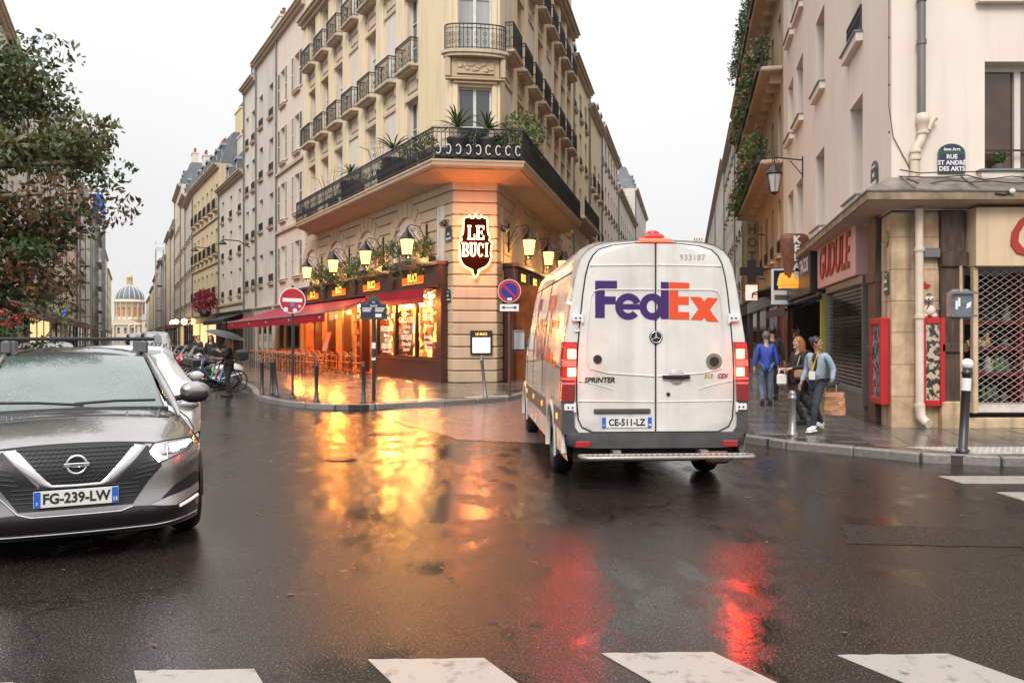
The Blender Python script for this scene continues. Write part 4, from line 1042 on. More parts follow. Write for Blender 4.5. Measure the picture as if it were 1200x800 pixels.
# ------------------------------------------------------------------ right corner building
rb = thing('corner_shop_building', 'smooth beige rendered corner building with a closed gift shop and zinc canopy', 'building', (PD[0], PD[1], 0))
RS = Face(rb, PD[0], PD[1], aD)           # street side, x grows away
RF = Face(rb, PD[0], PD[1], pi)           # front, x negative to the right
L1 = sD(29.9)
def sill2(F, x, z, w): 
    m = MB(); m.box(-w/2, -.02, -.2, w/2, .13, -.03); F.put(m, 'sill', W_RIGHT, x, 0, z)
    m = MB(); m.box(-w/2-.03, -.02, -.03, w/2+.03, .17, 0); F.put(m, 'sill_cover', M_ZINC, x, 0, z)
def wx(px_): r = (px_-600)/1000; return sD(3.38/(r-.205))
wins = []
for (pa, pb_, z0, h) in ((996, 1011, 4.35, 1.95), (956, 966, 4.35, 1.95), (933, 941, 4.35, 1.95), (923.5, 929.5, 4.35, 1.95),
                         (994, 1010, 7.5, 2.3), (956, 966, 7.9, 1.9), (933, 941, 8.1, 1.8), (923.5, 929.5, 8.1, 1.8),
                         (994, 1010, 11.2, 2.2), (956, 966, 11.4, 2.0), (933, 941, 11.4, 2.0), (923.5, 929.5, 11.4, 2), (994, 1010, 14.6, 2), (956, 966, 14.6, 2)):
    a, b = sorted((wx(pa), wx(pb_))); wins.append((a, b, z0, z0+h))
RS.put(wall_mesh(0, L1, 3.7, 18.5, wins, .32, 14, back=False), 'wall', W_RIGHT)
for a, b, c, d in wins:
    window(RS, (a+b)/2, c, b-a, d-c, .28, 1, .5)
    sill2(RS, (a+b)/2, c, b-a+.2)
for a, b, c, d in wins[4:5]: link('railing', rail_mesh(b-a, .5, 0, .11, False), rb, RS.loc((a+b)/2, .02, c+.02), RS.a)
wf = [(-3.3, -1.54, 4.35, 6.15), (-3.3, -1.5, 7.3, 9.4), (-3.3, -1.5, 10.8, 12.9), (-6.9, -5.1, 4.35, 6.15), (-6.9, -5.1, 7.3, 9.4)]
RF.put(wall_mesh(-16, 0, 3.7, 18.5, wf, .3, 10, back=False), 'wall', W_RIGHT)
M_AMBP = mat('brown_reflection_glass', (.05, .025, .014), (.09, .045, .02), sc=2, rough=.05, spec=.7, coat=.4)  # warm brown reflection put into the pane colour
M_FRB = mat('off_white_window_frame', (.62, .56, .5), rough=.5)
for a, b, c, d in wf:
    m = MB(); w = b-a; h = d-c; m.box(0, -.05, 0, .06, .03, h); m.box(w-.06, -.05, 0, w, .03, h); m.box(.06, -.05, h-.1, w-.06, .03, h); m.box(.06, -.05, 0, w-.06, .03, .08); m.box(w*.62-.05, -.05, .08, w*.62+.05, .04, h-.1)
    o = RF.put(m, 'window', M_FRB, a, -.26, c); p = MB(); p.add([(0, -.02, 0), (w, -.02, 0), (w, -.02, h), (0, -.02, h)], [(3, 2, 1, 0)], False); link('pane', p.mesh('pane', M_AMBP), o)
    m = MB(); m.box(0, -.06, .34, w, -.03, .37); link('rail', m.mesh('rail', M_IRON), o, (0, .2, 0))
    sill2(RF, (a+b)/2, c, w+.24)
m = MB(); m.add([PD[:1]+PD[1:]+(0,)], []) if False else None
m = MB(); p = [RS.w(0, 0), RS.w(L1, 0), RS.w(L1, -14), RF.w(-16, 0)]
m.add([(q[0]-rb.location.x, q[1]-rb.location.y, 18.5) for q in p], [(0, 1, 2, 3)], False)
q = RS.w(L1, 0); q2 = RS.w(L1, -14)
m.add([(q[0]-PD[0], q[1]-PD[1], 0), (q2[0]-PD[0], q2[1]-PD[1], 0), (q2[0]-PD[0], q2[1]-PD[1], 18.5), (q[0]-PD[0], q[1]-PD[1], 18.5)], [(0, 1, 2, 3)], False)
m.build('roof', M_ZINC, rb)
RS.put(cornice(0, L1, 18.6, .4, .4), 'cornice', M_SILL); RF.put(cornice(-16, 0, 18.6, .4, .4), 'cornice', M_SILL)
# ground floor: stone pillar, shopfronts
W_PIL = mat('stained_ochre_stone', (.64, .47, .31), (.42, .29, .17), sc=3.2, rough=.75, bump=.3, bsc=30, streak=.85, det=8)
M_OLDW = mat('weathered_dark_wood', (.035, .022, .015), (.10, .06, .04), sc=14, rough=.5, aniso=.15, bump=.25, bsc=25)
M_PINKP = mat('pink_sign_board', (.66, .40, .36), (.60, .34, .31), sc=1.2, rough=.55, streak=.15)
M_CRP = mat('cream_sign_board', (.66, .50, .33), (.58, .42, .27), sc=1.0, rough=.55, streak=.2)
def gl(F, x0, x1, z0, z1, y0, y1, name, m0, b=.015): m = MB(); m.bbox(x0, y0, z0, x1, y1, z1, b); return F.put(m, name, m0)
zc = [.1, .62, 1.15, 1.68, 2.2, 2.72, 3.25, 3.66]
for a, b in zip(zc, zc[1:]):
    # big pillar blocks wrap the corner: one prism each, cut to both faces
    e = random.uniform(-.004, .004); q = [RF.w(0+e, .0+e), RF.w(-.78, .0+e), RF.w(-.78, -.5), RS.w(.75, -.5), RS.w(.75, .0+e), ]
    m = MB(); m.plate([(p[0]-PD[0], p[1]-PD[1]) for p in q], a+.004, b-.004); m.build('stone', W_PIL, rb)
gl(RF, -1.16, -.78, .1, 3.68, -.3, .1, 'pilaster', M_OLDW); gl(RF, -1.2, -.76, 1.35, 1.5, -.1, .15, 'pilaster_moulding', M_OLDW); gl(RF, -1.18, -.76, .1, .55, -.1, .16, 'pilaster_base', W_PIL); gl(RF, -1.2, -.76, 2.75, 3.0, -.1, .15, 'pilaster_moulding', M_OLDW)
gl(RS, .75, 1.35, .1, 3.68, -.3, .1, 'pilaster', M_OLDW); gl(RS, .74, 1.38, 1.3, 1.45, -.1, .14, 'pilaster_moulding', M_OLDW); gl(RS, .74, 1.38, 2.55, 2.75, -.1, .14, 'pilaster_moulding', M_OLDW)
# the street side shop
xs0, xs1 = wx(1011), wx(966)
o = gl(RS, xs0-.1, xs1, 2.78, 3.86, -.1, .16, 'sign_board', M_PINKP)
M_SCR = mat('dark_red_script', (.35, .03, .02), rough=.5)
o2 = RS.text('GUDULE', 1.02, M_SCR, (xs0+xs1)/2, .17, 3.3, bold=.012, shear=.12, space=1.05, depth=.03, sx=.95)
m = MB(); a, b = wx(1016.5), wx(973.5); m.box(a, -.1, 2.62, b, .1, 2.76); m.box(a-.06, -.1, .3, a, .1, 2.76); m.box(b, -.1, .3, b+.06, .1, 2.76); m.box(a, -.1, .1, b, .06, .5); m.box(a, -.08, .5, b, .09, .6)
RS.put(m, 'shutter_frame', M_GREY)
gl(RS, a, b, .5, 2.62, -.4, -.3, 'shop_interior', M_DARK)
m = MB(); nx, nz_ = int((b-a)/.085), int(2.0/.075)
for i in range(nz_+1):
    z = .6+2.02*i/nz_; m.box(a, .0, z-.012, b, .025, z+.012)
for i in range(nx+1):
    x = a+(b-a)*i/nx
    for j in range(nz_): 
        xo = (b-a)/nx/2 if j % 2 else 0
        if x+xo < b: z = .6+2.02*j/nz_; m.box(x+xo-.011, .004, z, x+xo+.011, .022, z+2.02/nz_)
tag(RS.put(m, 'grille', M_CHROME), kind='stuff')
# next shop on the street side (tacos)
t0, t1 = wx(964), wx(930)
gl(RS, t0, t1, 2.7, 3.8, -.1, .3, 'sign_board', mat('black_sign_board', (.02, .02, .024), rough=.35))
RS.text('TACOS', .5, M_WHITEP, t0+1.1, .31, 3.45, bold=.012)
gl(RS, t0, t1, .1, 2.7, -2.6, -2.5, 'shop_interior', mat('brown_shop_wall', (.10, .05, .035), (.05, .03, .02), sc=2, rough=.6))
gl(RS, t0, t0+.12, .1, 2.7, -2.5, .05, 'side_wall', mat('yellow_side', (.4, .34, .05), rough=.5)); gl(RS, t1-.12, t1, .1, 2.7, -2.5, .05, 'side_wall', M_DARK)
m = MB(); m.box(t0+.3, -.9, .1, t0+2.6, -.3, 1.1); m.box(t0+.3, -.9, 1.25, t0+2.6, -.85, 1.75); RS.put(m, 'counter', M_CHROME)
gl(RS, wx(930)+.05, L1, .1, 3.7, -.2, .02, 'wall', W_GREYW)
awning_obj(RS, t0, t1-.6, 2.68, .3, .9, .22, mat('dark_purple_canvas', (.03, .014, .035), rough=.6), 'small dark purple awning over the tacos counter')
shopfront(RS, wx(929), wx(920), M_WOODBR, 3.5, M_LITWIN)
# the front shop
M_SHELF = mat('red_shelf', (.14, .008, .01), rough=.4)
gl(RF, -14, -1.22, 2.74, 3.7, -.2, .34, 'sign_board', M_CRP)
RF.text('G', 1.08, M_SCR, -2.0, .35, 3.24, bold=.004, shear=.35, depth=.03); RF.text('udule', .62, M_SCR, -3.35, .35, 3.1, bold=.004, shear=.35, depth=.03)
gl(RF, -6.2, -1.22, .5, 2.72, -1.5, -1.4, 'shop_interior', mat('shop_back_wall', (.03, .018, .012), (.012, .008, .006), sc=5, rough=.6))
m = MB()
for z in (.95, 1.38, 1.82): m.box(-6.2, -.75, z, -1.3, -.35, z+.06)
for x in (-2.35, -3.9, -5.4): m.box(x-.03, -.75, .5, x+.03, -.34, 2.7)
RF.put(m, 'shelf', M_SHELF)
rr = random.Random(9); gc = [mat('brass_trinket', (.55, .36, .10), rough=.3, metal=.6), mat('black_trinket', (.03, .03, .03), rough=.4), mat('pale_trinket', (.4, .38, .34), rough=.5), mat('grey_trinket', (.16, .15, .15), rough=.3), mat('green_trinket', (.08, .14, .06), rough=.5)]
for z in (.56, 1.01, 1.44, 1.88):
    for gi in range(5):
        m = MB()
        for k in range(9):
            x = -6.0+rr.random()*4.6; r = rr.uniform(.04, .09); h = rr.uniform(.1, .3); y = -.55+rr.uniform(-.1, .1)
            m.lathe([(r*.8, 0), (r, h*.3), (r*.5, h*.6), (r*.7, h*.8), (.001, h)], 7, (x, y, z))
        tag(RF.put(m, 'trinkets', gc[gi]), kind='stuff')
gl(RF, -6.2, -1.2, .36, .5, -.3, .12, 'window_ledge', W_PALE); gl(RF, -6.2, -1.2, .28, .36, -.3, .0, 'plinth', M_DARK); gl(RF, -14, -1.2, .1, .28, -.3, .12, 'plinth', W_PIL)
gl(RF, -14, -6.2, .28, 2.74, -.3, .05, 'wall', W_PIL)
gl(RF, -1.3, -1.22, .36, 2.74, .14, .26, 'guide_rail', W_PIL)
# expanding diamond grille of the front shop
m = MB(); x0, x1, z0, z1 = -6.2, -1.28, .52, 2.74; cw, ch = .155, .105
def clipseg(p, q):
    # Liang-Barsky against the opening
    t0, t1 = 0, 1; dx, dz_ = q[0]-p[0], q[1]-p[1]
    for pp, qq in ((-dx, p[0]-x0), (dx, x1-p[0]), (-dz_, p[1]-z0), (dz_, z1-p[1])):
        if abs(pp) < 1e-9:
            if qq < 0: return None
        else:
            t = qq/pp
            if pp < 0: t0 = max(t0, t)
            else: t1 = min(t1, t)
    return None if t0 >= t1 else ((p[0]+dx*t0, p[1]+dz_*t0), (p[0]+dx*t1, p[1]+dz_*t1))
H_ = z1-z0; run = H_/ch*cw
for s, y in ((1, .16), (-1, .172)):
    k = -int(run/cw)-1
    while k*cw < (x1-x0)+run:
        X = x0+k*cw; c = clipseg((X, z0), (X+run, z1)) if s > 0 else clipseg((X, z1), (X+run, z0)); k += 1
        if c: m.cyl((c[0][0], y, c[0][1]), (c[1][0], y, c[1][1]), .0065, n=4, caps=False)
tag(RF.put(m, 'grille', mat('dull_steel', (.34, .30, .26), rough=.3, metal=.6)), kind='stuff')
# zinc canopy round the corner with a deep fascia board
mF = MB(); 
def cano(pr, nm, m0):
    ox, oy = rb.location.x, rb.location.y; ulx = (cos(aD), sin(aD))
    rowsC = []
    for d, z, in pr:
        a = RF.w(-16, d); c0 = RF.w(0, d); s0 = RS.w(0, d*.85); 
        # corner = intersection of the two offset lines
        u = (-1, 0); v = ulx; den = u[0]*v[1]-u[1]*v[0]; t = ((s0[0]-c0[0])*v[1]-(s0[1]-c0[1])*v[0])/den; cx, cy = c0[0]+u[0]*t, c0[1]+u[1]*t
        e = RS.w(wx(930), d*.55)
        rowsC.append([(a[0]-ox, a[1]-oy, z), (cx-ox, cy-oy, z), (e[0]-ox, e[1]-oy, z)])
    m = MB(); m.grid(rowsC, False)
    return m.build(nm, m0, rb)
cano([(-.02, 4.24), (.10, 4.22), (.62, 3.94), (.62, 3.91)], 'canopy', mat('wet_dark_zinc', (.12, .10, .09), (.24, .21, .18), sc=3, rough=.3, bump=.4, bsc=6))
cano([(.60, 3.92), (.60, 3.78), (.56, 3.78)], 'canopy_fascia', mat('stained_fascia', (.36, .26, .17), (.16, .11, .07), sc=3, rough=.6, streak=.6)); cano([(.57, 3.785), (-.02, 3.71)], 'canopy_soffit', M_SILL)
for x in range(0, 16): 
    m = MB(); a, b = RF.loc(-x*1.0-.1, .10, 4.235), RF.loc(-x*1.0-.1, .61, 3.955); m.cyl(a, b, .014, n=4); m.build('canopy_seam', mat('wet_dark_zinc', 0), rb)
# loose cables lying along the canopy
M_CABLE = mat('black_cable', (.02, .018, .016), rough=.5)
for k in range(3):
    rr = random.Random(k); m = MB(); m.tube([RF.loc(-i*.35, .12+.22*rr.random()+.1*k, 4.25-.04*k+rr.uniform(0, .07)-.06*k) for i in range(30)], .011, 4); tag(m.build('loose_cable', M_CABLE, None, PD+(0,)), ('tangled black cable along the wall edge of the zinc canopy', 'black cable sagging over the middle of the zinc canopy', 'black cable lying near the lip of the zinc canopy')[k], 'cable')
m = MB(); m.tube([RS.loc(i*.6, .06+.03*sin(i*2), 4.14-.012*i+.06*sin(i*1.7)) for i in range(17)], .02, 4); tag(m.build('loose_cable', M_CABLE, None, PD+(0,)), 'thick cable running above the pink shop sign along the street side', 'cable')
m = MB(); pts = [RF.loc(.05, .015, 12.0-i*.6) for i in range(12)]+[RF.loc(-.02, .02, 4.9), RF.loc(-.18, .02, 4.6), RF.loc(-.34, .02, 4.3), RF.loc(-.42, .02, 4.15)]
m.tube(pts, .008, 4); [m.sphere(RF.loc(.05, .02, 12-i*.6*1.3), .02, 6, 4) for i in range(10)]; tag(m.build('wall_wire', mat('brown_wire', (.14, .08, .05), rough=.6), None, PD+(0,)), 'thin clipped wire running down the corner of the beige wall', 'cable')
# downpipes
M_PIPEG = mat('zinc_pipe', (.12, .15, .14), (.2, .18, .17), sc=4, rough=.4, metal=.4, aniso=.3)
M_PIPEW = mat('cream_pipe_paint', (.70, .60, .50), (.62, .5, .4), sc=4, rough=.45)
dp = thing('downpipe', 'grey zinc and cream drainpipe running down the front of the beige building', 'drainpipe', RF.w(-.45, .0, 0))
m = MB(); m.tube([(0, -.1, 5.25), (0, -.1, 18.4)], .062, 10)
for z in (6.4, 7.1, 9.2, 12): m.cyl((0, -.1, z), (0, -.1, z+.07), .078, n=10)
m.build('upper_pipe', M_PIPEG, dp)
m = MB(); m.lathe([(.075, 4.95), (.085, 5.1), (.10, 5.12), (.10, 5.26), (.07, 5.27)], 12, (.02, -.1, 0)); m.tube([(.02, -.1, 4.97), (-.0, -.1, 4.85), (-.09, -.1, 4.7), (-.11, -.1, 4.55), (-.11, -.1, 4.05)], .072, 10); m.tube([(.10, -.1, 5.0), (.17, -.1, 5.15), (.22, -.1, 5.2)], [.05, .05, .06], 8)
for z in (4.5, 4.62, 4.93): m.lathe([(.09, z), (.095, z+.02), (.09, z+.05)], 12, (-.10 if z < 4.9 else .02, -.1, 0))
m.build('pipe_joint', M_PIPEW, dp)
m = MB(); m.tube([(-.06, -.14, 3.7), (-.05, -.14, .42)], .065, 10); m.tube([(-.05, -.14, .5), (-.04, -.15, .3), (.01, -.2, .22), (.04, -.27, .2)], .08, 10)
for z in (1.9, 3.0, .45): m.lathe([(.078, z), (.085, z+.02), (.078, z+.07)], 10, (-.055, -.14, 0))
m.build('lower_pipe', M_PIPEW, dp)
# wall boxes and cabinets on the pillar
def posterframe(F, x0, x1, label, sc):
    w = F.w((x0+x1)/2, .0, 0); o = thing('poster_case', label, 'display case', (w[0], w[1], 0), F.a)
    L = (x1-x0)/2; m = MB(); t = .085
    m.bbox(-L, 0, .47, -L+t, .15, 1.92, .01); m.bbox(L-t, 0, .47, L, .15, 1.92, .01); m.bbox(-L+t, 0, 1.82, L-t, .15, 1.92, .01); m.bbox(-L+t, 0, .47, L-t, .15, .57, .01)
    m.build('frame', M_RED, o); p = MB(); p.box(-L+t, .01, .57, L-t, .118, 1.82); p.build('poster', sc, o)
def collage(name, c1, c2):
    m = mat(name, c1, c2, sc=11, rough=.15, coat=.5, thr=(.48, .52), det=8); return m
posterframe(RF, -.83+.01, -.42+.0, 'red framed case of small photographs beside the drainpipe', collage('photo_collage', (.5, .42, .3), (.03, .03, .025)))
posterframe(RS, .12, .95, 'red framed case of bluish photographs on the street side of the pillar', collage('blue_collage', (.3, .4, .45), (.04, .07, .09)))
# ------------------------------------------------------------------ cafe lamps, signs, plants
M_LAMPG = lit('lantern_glass_glow', (1, .60, .17), 2.0)
def lantern(F, x, label, z=4.45, proj=.72, s=1.0, lit_=True):
    w = F.w(x, .03, 0); o = thing('wall_lantern', label, 'lantern', (w[0], w[1], z), F.a, 'lanterns along the cafe front')
    m = MB(); m.lathe([(.16*s, 0), (.235*s, .52*s)], 6, (0, proj, 0)); m.build('glass', M_LAMPG, o)
    m = MB()
    for k in range(6):
        a = 2*pi*k/6; m.cyl((.165*s*cos(a), proj+.165*s*sin(a), 0), (.242*s*cos(a), proj+.242*s*sin(a), .53*s), .012, n=4)
    m.lathe([(.03, -.16*s), (.05, -.12*s), (.02, -.09*s), (.17*s, -.03*s), (.18*s, 0)], 6, (0, proj, 0))
    m.lathe([(.255*s, .52*s), (.27*s, .56*s), (.20*s, .60*s), (.17*s, .70*s), (.07*s, .80*s), (.05*s, .9*s), (.001, .96*s)], 8, (0, proj, 0))
    for k in range(10):
        a = 2*pi*k/10; m.cyl((.255*s*cos(a), proj+.255*s*sin(a), .55*s), (.25*s*cos(a), proj+.25*s*sin(a), .66*s), .018, .003, 4)
    m.build('lamp_cage', M_IRON, o)
    m = MB(); m.tube([(0, 0, .45), (0, .25, .98), (0, proj*.8, 1.05), (0, proj, .95)], .016, 5); m.tube([(0, 0, .15), (0, proj*.45, .55), (0, proj*.95, .98)], .014, 5)
    sp = [(0, .22+.13*(1-t/14)*cos(t*.75), .72+.13*(1-t/14)*sin(t*.75)) for t in range(12)]; m.tube(sp, .011, 4)
    sp = [(0, .48+.09*(1-t/14)*cos(-t*.75), .9+.09*(1-t/14)*sin(-t*.75)) for t in range(12)]; m.tube(sp, .010, 4)
    m.lathe([(.07, -.0), (.07, .05)], 8, (0, .0, .4)); m.box(-.04, -.03, .1, .04, .02, 1.1)
    m.build('bracket', M_IRON, o)
    return o
LAB = ['cafe lantern nearest the lit cafe name sign, over the lettered windows', 'second cafe lantern along the flower boxes from the name sign', 'third cafe lantern along the flower boxes from the name sign', 'fourth and farthest cafe lantern over the red terrace awning']
for i, x in enumerate((2.2, 6.7, 11.15, 15.6)): 
    lantern(FL, x, LAB[i]); p = FL.w(x, .72); lamp('lantern_light', (p[0], p[1], 4.35), 60, (1, .50, .14), .08)
LABR = ['lantern on the right street side of the cafe, nearest the corner', 'second lantern on the right street side of the cafe', 'third lantern on the right street side, just above the van', 'fourth lantern on the right street side, beyond the van roof']
for i, x in enumerate((-1.75, -6.0, -10.0, -14.0)):
    lantern(FR, x, LABR[i]); p = FR.w(x, .72); lamp('lantern_light', (p[0], p[1], 4.35), 60, (1, .50, .14), .08)
# the lit name sign on the chamfer
c0 = FC.w(WC/2+.0, .05); sg = thing('cafe_name_sign', 'glowing maroon shield sign lettered LE BUCI on the stone corner', 'illuminated sign', (c0[0], c0[1], 4.62), aC+pi)
half = [(.0, 1.02), (.04, .9), (.10, .86), (.15, .88), (.19, .95), (.23, .90), (.38, .84), (.40, .55), (.42, .35), (.48, .26), (.46, .14), (.55, .06), (.53, -.02), (.50, -.30), (.52, -.38), (.46, -.58), (.34, -.72), (.20, -.79), (.10, -.84), (.09, -.94), (.0, -1.08)]
def smooth(pts):
    out = []
    for i in range(len(pts)-1):
        a = pts[max(0, i-1)]; b = pts[i]; c = pts[i+1]; d = pts[min(len(pts)-1, i+2)]
        for k in range(4):
            t = k/4; out.append(tuple(.5*((2*b[j])+(-a[j]+c[j])*t+(2*a[j]-5*b[j]+4*c[j]-d[j])*t*t+(-a[j]+3*b[j]-3*c[j]+d[j])*t**3) for j in (0, 1)))
    out.append(pts[-1]); return out
hs_ = smooth(half); full = hs_+[(-x, z) for x, z in hs_[::-1][1:-1]]
m = MB(); m.prism([(x*.98, z*.98) for x, z in full], -.10, -.02); m.build('panel', mat('maroon_sign_enamel', (.014, .003, .002), rough=.9, spec=.05), sg)
M_NEON = lit('warm_white_neon', (1, .46, .17), 4.5); M_HALO = lit('orange_backlight', (1, .30, .06), 4)
m = MB(); loop = [(x, -.09, z) for x, z in full]; m.tube(loop+[loop[0]], .028, 6, False); m.build('neon_outline', M_NEON, sg)
m = MB(); m.prism([(x*1.06, z*1.04) for x, z in full], -.02, .03); m.build('backlight', M_HALO, sg)
# slab serif letters
def bar(m, x, z, w, h): m.box(x, -.125, z, x+w, -.10, z+h)
def arcs(m, cx, cz, rx, rz, a0, a1, t, n=12):
    for i in range(n):
        p, q = radians(a0+(a1-a0)*i/n), radians(a0+(a1-a0)*(i+1)/n)
        m.prism([(cx+rx*cos(p), cz+rz*sin(p)), (cx+rx*cos(q), cz+rz*sin(q)), (cx+(rx-t)*cos(q), cz+(rz-t*.45)*sin(q)), (cx+(rx-t)*cos(p), cz+(rz-t*.45)*sin(p))], -.125, -.10)
def letter(ch, m, x, z, w, h):
    t = w*.30; s = h*.11
    if ch == 'L': bar(m, x+t*.35, z, t, h); bar(m, x, z, w, s); bar(m, x, z+h-s, t*1.7, s); bar(m, x+w-t*.45, z+s, t*.45, h*.28)
    if ch == 'E': bar(m, x+t*.35, z, t, h); bar(m, x, z, w, s); bar(m, x, z+h-s, w, s); bar(m, x+w-t*.45, z+s, t*.45, h*.2); bar(m, x+w-t*.45, z+h-s-h*.18, t*.45, h*.18); bar(m, x+t*1.35, z+h*.46, w*.3, s); bar(m, x+t*1.35+w*.25, z+h*.38, t*.4, h*.26)
    if ch == 'I': bar(m, x+w*.5-t*.5, z, t, h); bar(m, x+w*.5-t, z, t*2, s); bar(m, x+w*.5-t, z+h-s, t*2, s)
    if ch == 'U':
        bar(m, x+t*.3, z+h*.3, t, h*.7); bar(m, x+w-t*.9, z+h*.3, t*.6, h*.7); bar(m, x, z+h-s, t*1.6, s); bar(m, x+w-t*1.4, z+h-s, t*1.5, s)
        arcs(m, x+w*.5+t*.0, z+h*.3, w*.5-t*.3, h*.3, 180, 360, t*.85)
    if ch == 'C': arcs(m, x+w*.52, z+h*.5, w*.5, h*.5, 42, 318, t*1.05, 18); bar(m, x+w-t*.5, z+h*.62, t*.42, h*.3); 
    if ch == 'B':
        bar(m, x+t*.35, z, t, h); bar(m, x, z, w*.6, s); bar(m, x, z+h-s, w*.6, s); bar(m, x+t, z+h*.5-s*.5, w*.35, s)
        arcs(m, x+w*.55, z+h*.74, w*.40, h*.26, -90, 90, t*.95, 10); arcs(m, x+w*.55, z+h*.26, w*.45, h*.26, -90, 90, t*.95, 10)
m = MB()
letter('L', m, -.27, .16, .25, .46); letter('E', m, .01, .16, .27, .46)
for ch, x, w in (('B', -.45, .24), ('U', -.20, .23), ('C', .05, .22), ('I', .28, .16)): letter(ch, m, x, -.40, w, .46)
m.build('lettering', lit('glowing_letter', (1, .66, .42), 2.2), sg)
p = FC.w(WC/2, .9); lamp('sign_fill_light', (p[0], p[1], 4.6), 120, (1, .22, .035), .075)  # added light ahead of the sign to strengthen its reflection
# menu case
c0 = FC.w(WC*.40, .01); mc = thing('menu_case', 'small lit menu case headed LE BUCI on the stone corner', 'menu case', (c0[0]+.05, c0[1], 1.42), aC+pi)
m = MB(); m.bbox(-.36, -.08, -.38, .36, 0, .40, .015); m.build('case', mat('dark_bronze', (.03, .022, .015), rough=.4), mc)
m = MB(); m.box(-.29, -.09, -.33, .29, -.08, .17); m.build('menu_sheet', lit('lit_menu_paper', (.9, .8, .78), .55), mc); text('LE BUCI', .11, lit('gold_letter', (1, .6, .1), 1.5), mc, (0, -.083, .28))
# street name plates
M_PLBLUE = mat('blue_enamel', (.02, .022, .06), rough=.3, coat=.4); M_PLGRN = mat('green_enamel', (.015, .09, .05), rough=.3, coat=.4); M_PLW = mat('white_enamel_letter', (.75, .74, .72), rough=.4)
def plate(F, x, z, w, h, lines, label, top=None):
    W_ = F.w(x, .012); o = thing('street_name_plate', label, 'street sign', (W_[0], W_[1], z), F.a+pi)
    m = MB(); m.prism([(-w/2, 0), (w/2, 0), (w/2, h)]+[(w/2*cos(a)*.98, h+w*.33*sin(a)) for a in [pi*i/12 for i in range(13)]]+[(-w/2, h)], -.02, 0); m.build('border', M_PLGRN, o)
    m = MB(); m.box(-w/2+.03, -.024, .03, w/2-.03, -.02, h-.02); m.prism([(w/2*cos(a)*.82, h+.025+w*.26*sin(a)) for a in [pi*i/12 for i in range(13)]], -.024, -.02); m.build('panel', M_PLBLUE, o)
    if top: text(top, w*.16, M_PLW, o, (0, -.026, h+w*.12), bold=.002)
    n = len(lines)
    for i, (s, sz) in enumerate(lines): text(s, sz, M_PLW, o, (0, -.026, h-.02-(h-.04)*(i+.5)/n), bold=.003)
    return o
plate(RF, -.98, 4.30, .45, .34, (('RUE', .10), ('ST ANDRÉ', .10), ('DES ARTS', .10)), 'blue and green street plate RUE ST ANDRÉ DES ARTS on the beige wall', '6me Arrt')
plate(RS, wx(1026), 4.25, .5, .34, (('RUE', .1), ('DAUPHINE', .1)), 'blue and green street plate on the beige wall facing the right street', '6me Arrt')
plate(RS, .26, 2.32, .26, .3, (('RUE', .08), ('DAUPHINE', .05)), 'small dark enamel plate low on the ochre stone pillar', '6e')
plate(FL, .35, 2.75, .42, .30, (('RUE', .1), ('MAZARINE', .08)), 'small dark street plate low on the cafe corner stonework', '6e Arrt')
plate(FL, .30, 4.75, .5, .34, (('RUE', .1), ('MAZARINE', .085)), 'weathered upper street plate beside the glowing sign', None)
# corner fittings: floodlights and cctv on the cafe corner
for F, x, z, lab in ((FL, .35, 5.35, 'small black floodlight on the cafe corner above the street plate'), (FR, -.35, 5.2, 'small black floodlight on the cafe corner facing the right street')):
    w = F.w(x, 0); o = thing('floodlight', lab, 'floodlight', (w[0], w[1], z), F.a); m = MB(); m.sphere((0, .16, 0), .12, 10, 7); m.cyl((0, .16, 0), (0, .27, -.08), .09, .11, 10); m.build('housing', M_IRON, o); m = MB(); m.tube([(0, 0, .1), (0, .1, .12), (0, .16, 0)], .02, 5); m.build('bracket', M_IRON, o)
# flower boxes over the fascia
for i, (x, w_, h, seed, fl) in enumerate(((1.9, 1.5, .55, 3, 1), (4.2, 1.7, .85, 4, 0), (6.6, 1.6, .7, 5, 1), (8.9, 1.6, .55, 6, 0), (11.2, 1.7, .6, 7, 1), (13.4, 1.5, .5, 8, 0), (15.6, 1.8, .7, 9, 1))):
    w = FL.w(x, .25); o = thing('flower_box', ('flower box with leafy stems under the nearest lantern', 'tall bushy flower box between the first and second lanterns', 'flower box with red blooms under the second lantern', 'small green flower box between the second and third lanterns', 'flower box with red blooms under the third lantern', 'low leafy flower box between the third and fourth lanterns', 'farthest flower box spilling over the fascia under the last lantern')[i], 'flower box', (w[0], w[1], 4.12), FL.a, 'flower boxes on the cafe fascia')
    m = MB(); m.box(-w_/2, -.13, 0, w_/2, .13, .22); m.build('box', M_PLANTER, o)
    m = MB(); rr = random.Random(seed)
    for k in range(9): leafs(m, (rr.uniform(-w_/2, w_/2), rr.uniform(-.05, .2), .2+rr.uniform(.0, h)), (.25, .2, rr.uniform(.2, .35)), 55, .06, seed=seed*10+k)
    for k in range(5): leafs(m, (rr.uniform(-w_/2, w_/2), .2, rr.uniform(-.35, .1)), (.14, .08, .3), 26, .05, seed=seed*17+k)
    m.build('leaves', M_LEAF if i % 2 else M_LEAF2, o)
    m = MB()
    for k in range(6): m.tube([(0, 0, .2), (rr.uniform(-.4, .4), .1, h*.6), (rr.uniform(-.6, .6), .15, h*1.1+.2)], .008, 4)
    m.build('stems', M_TWIG, o)
    m = MB(); leafs(m, (0, .08, .3+h*.3), (w_/2, .25, h*.55), 70 if fl else 26, .045, seed=seed); m.build('flowers', M_FLOWR if fl else M_FLOWW, o)
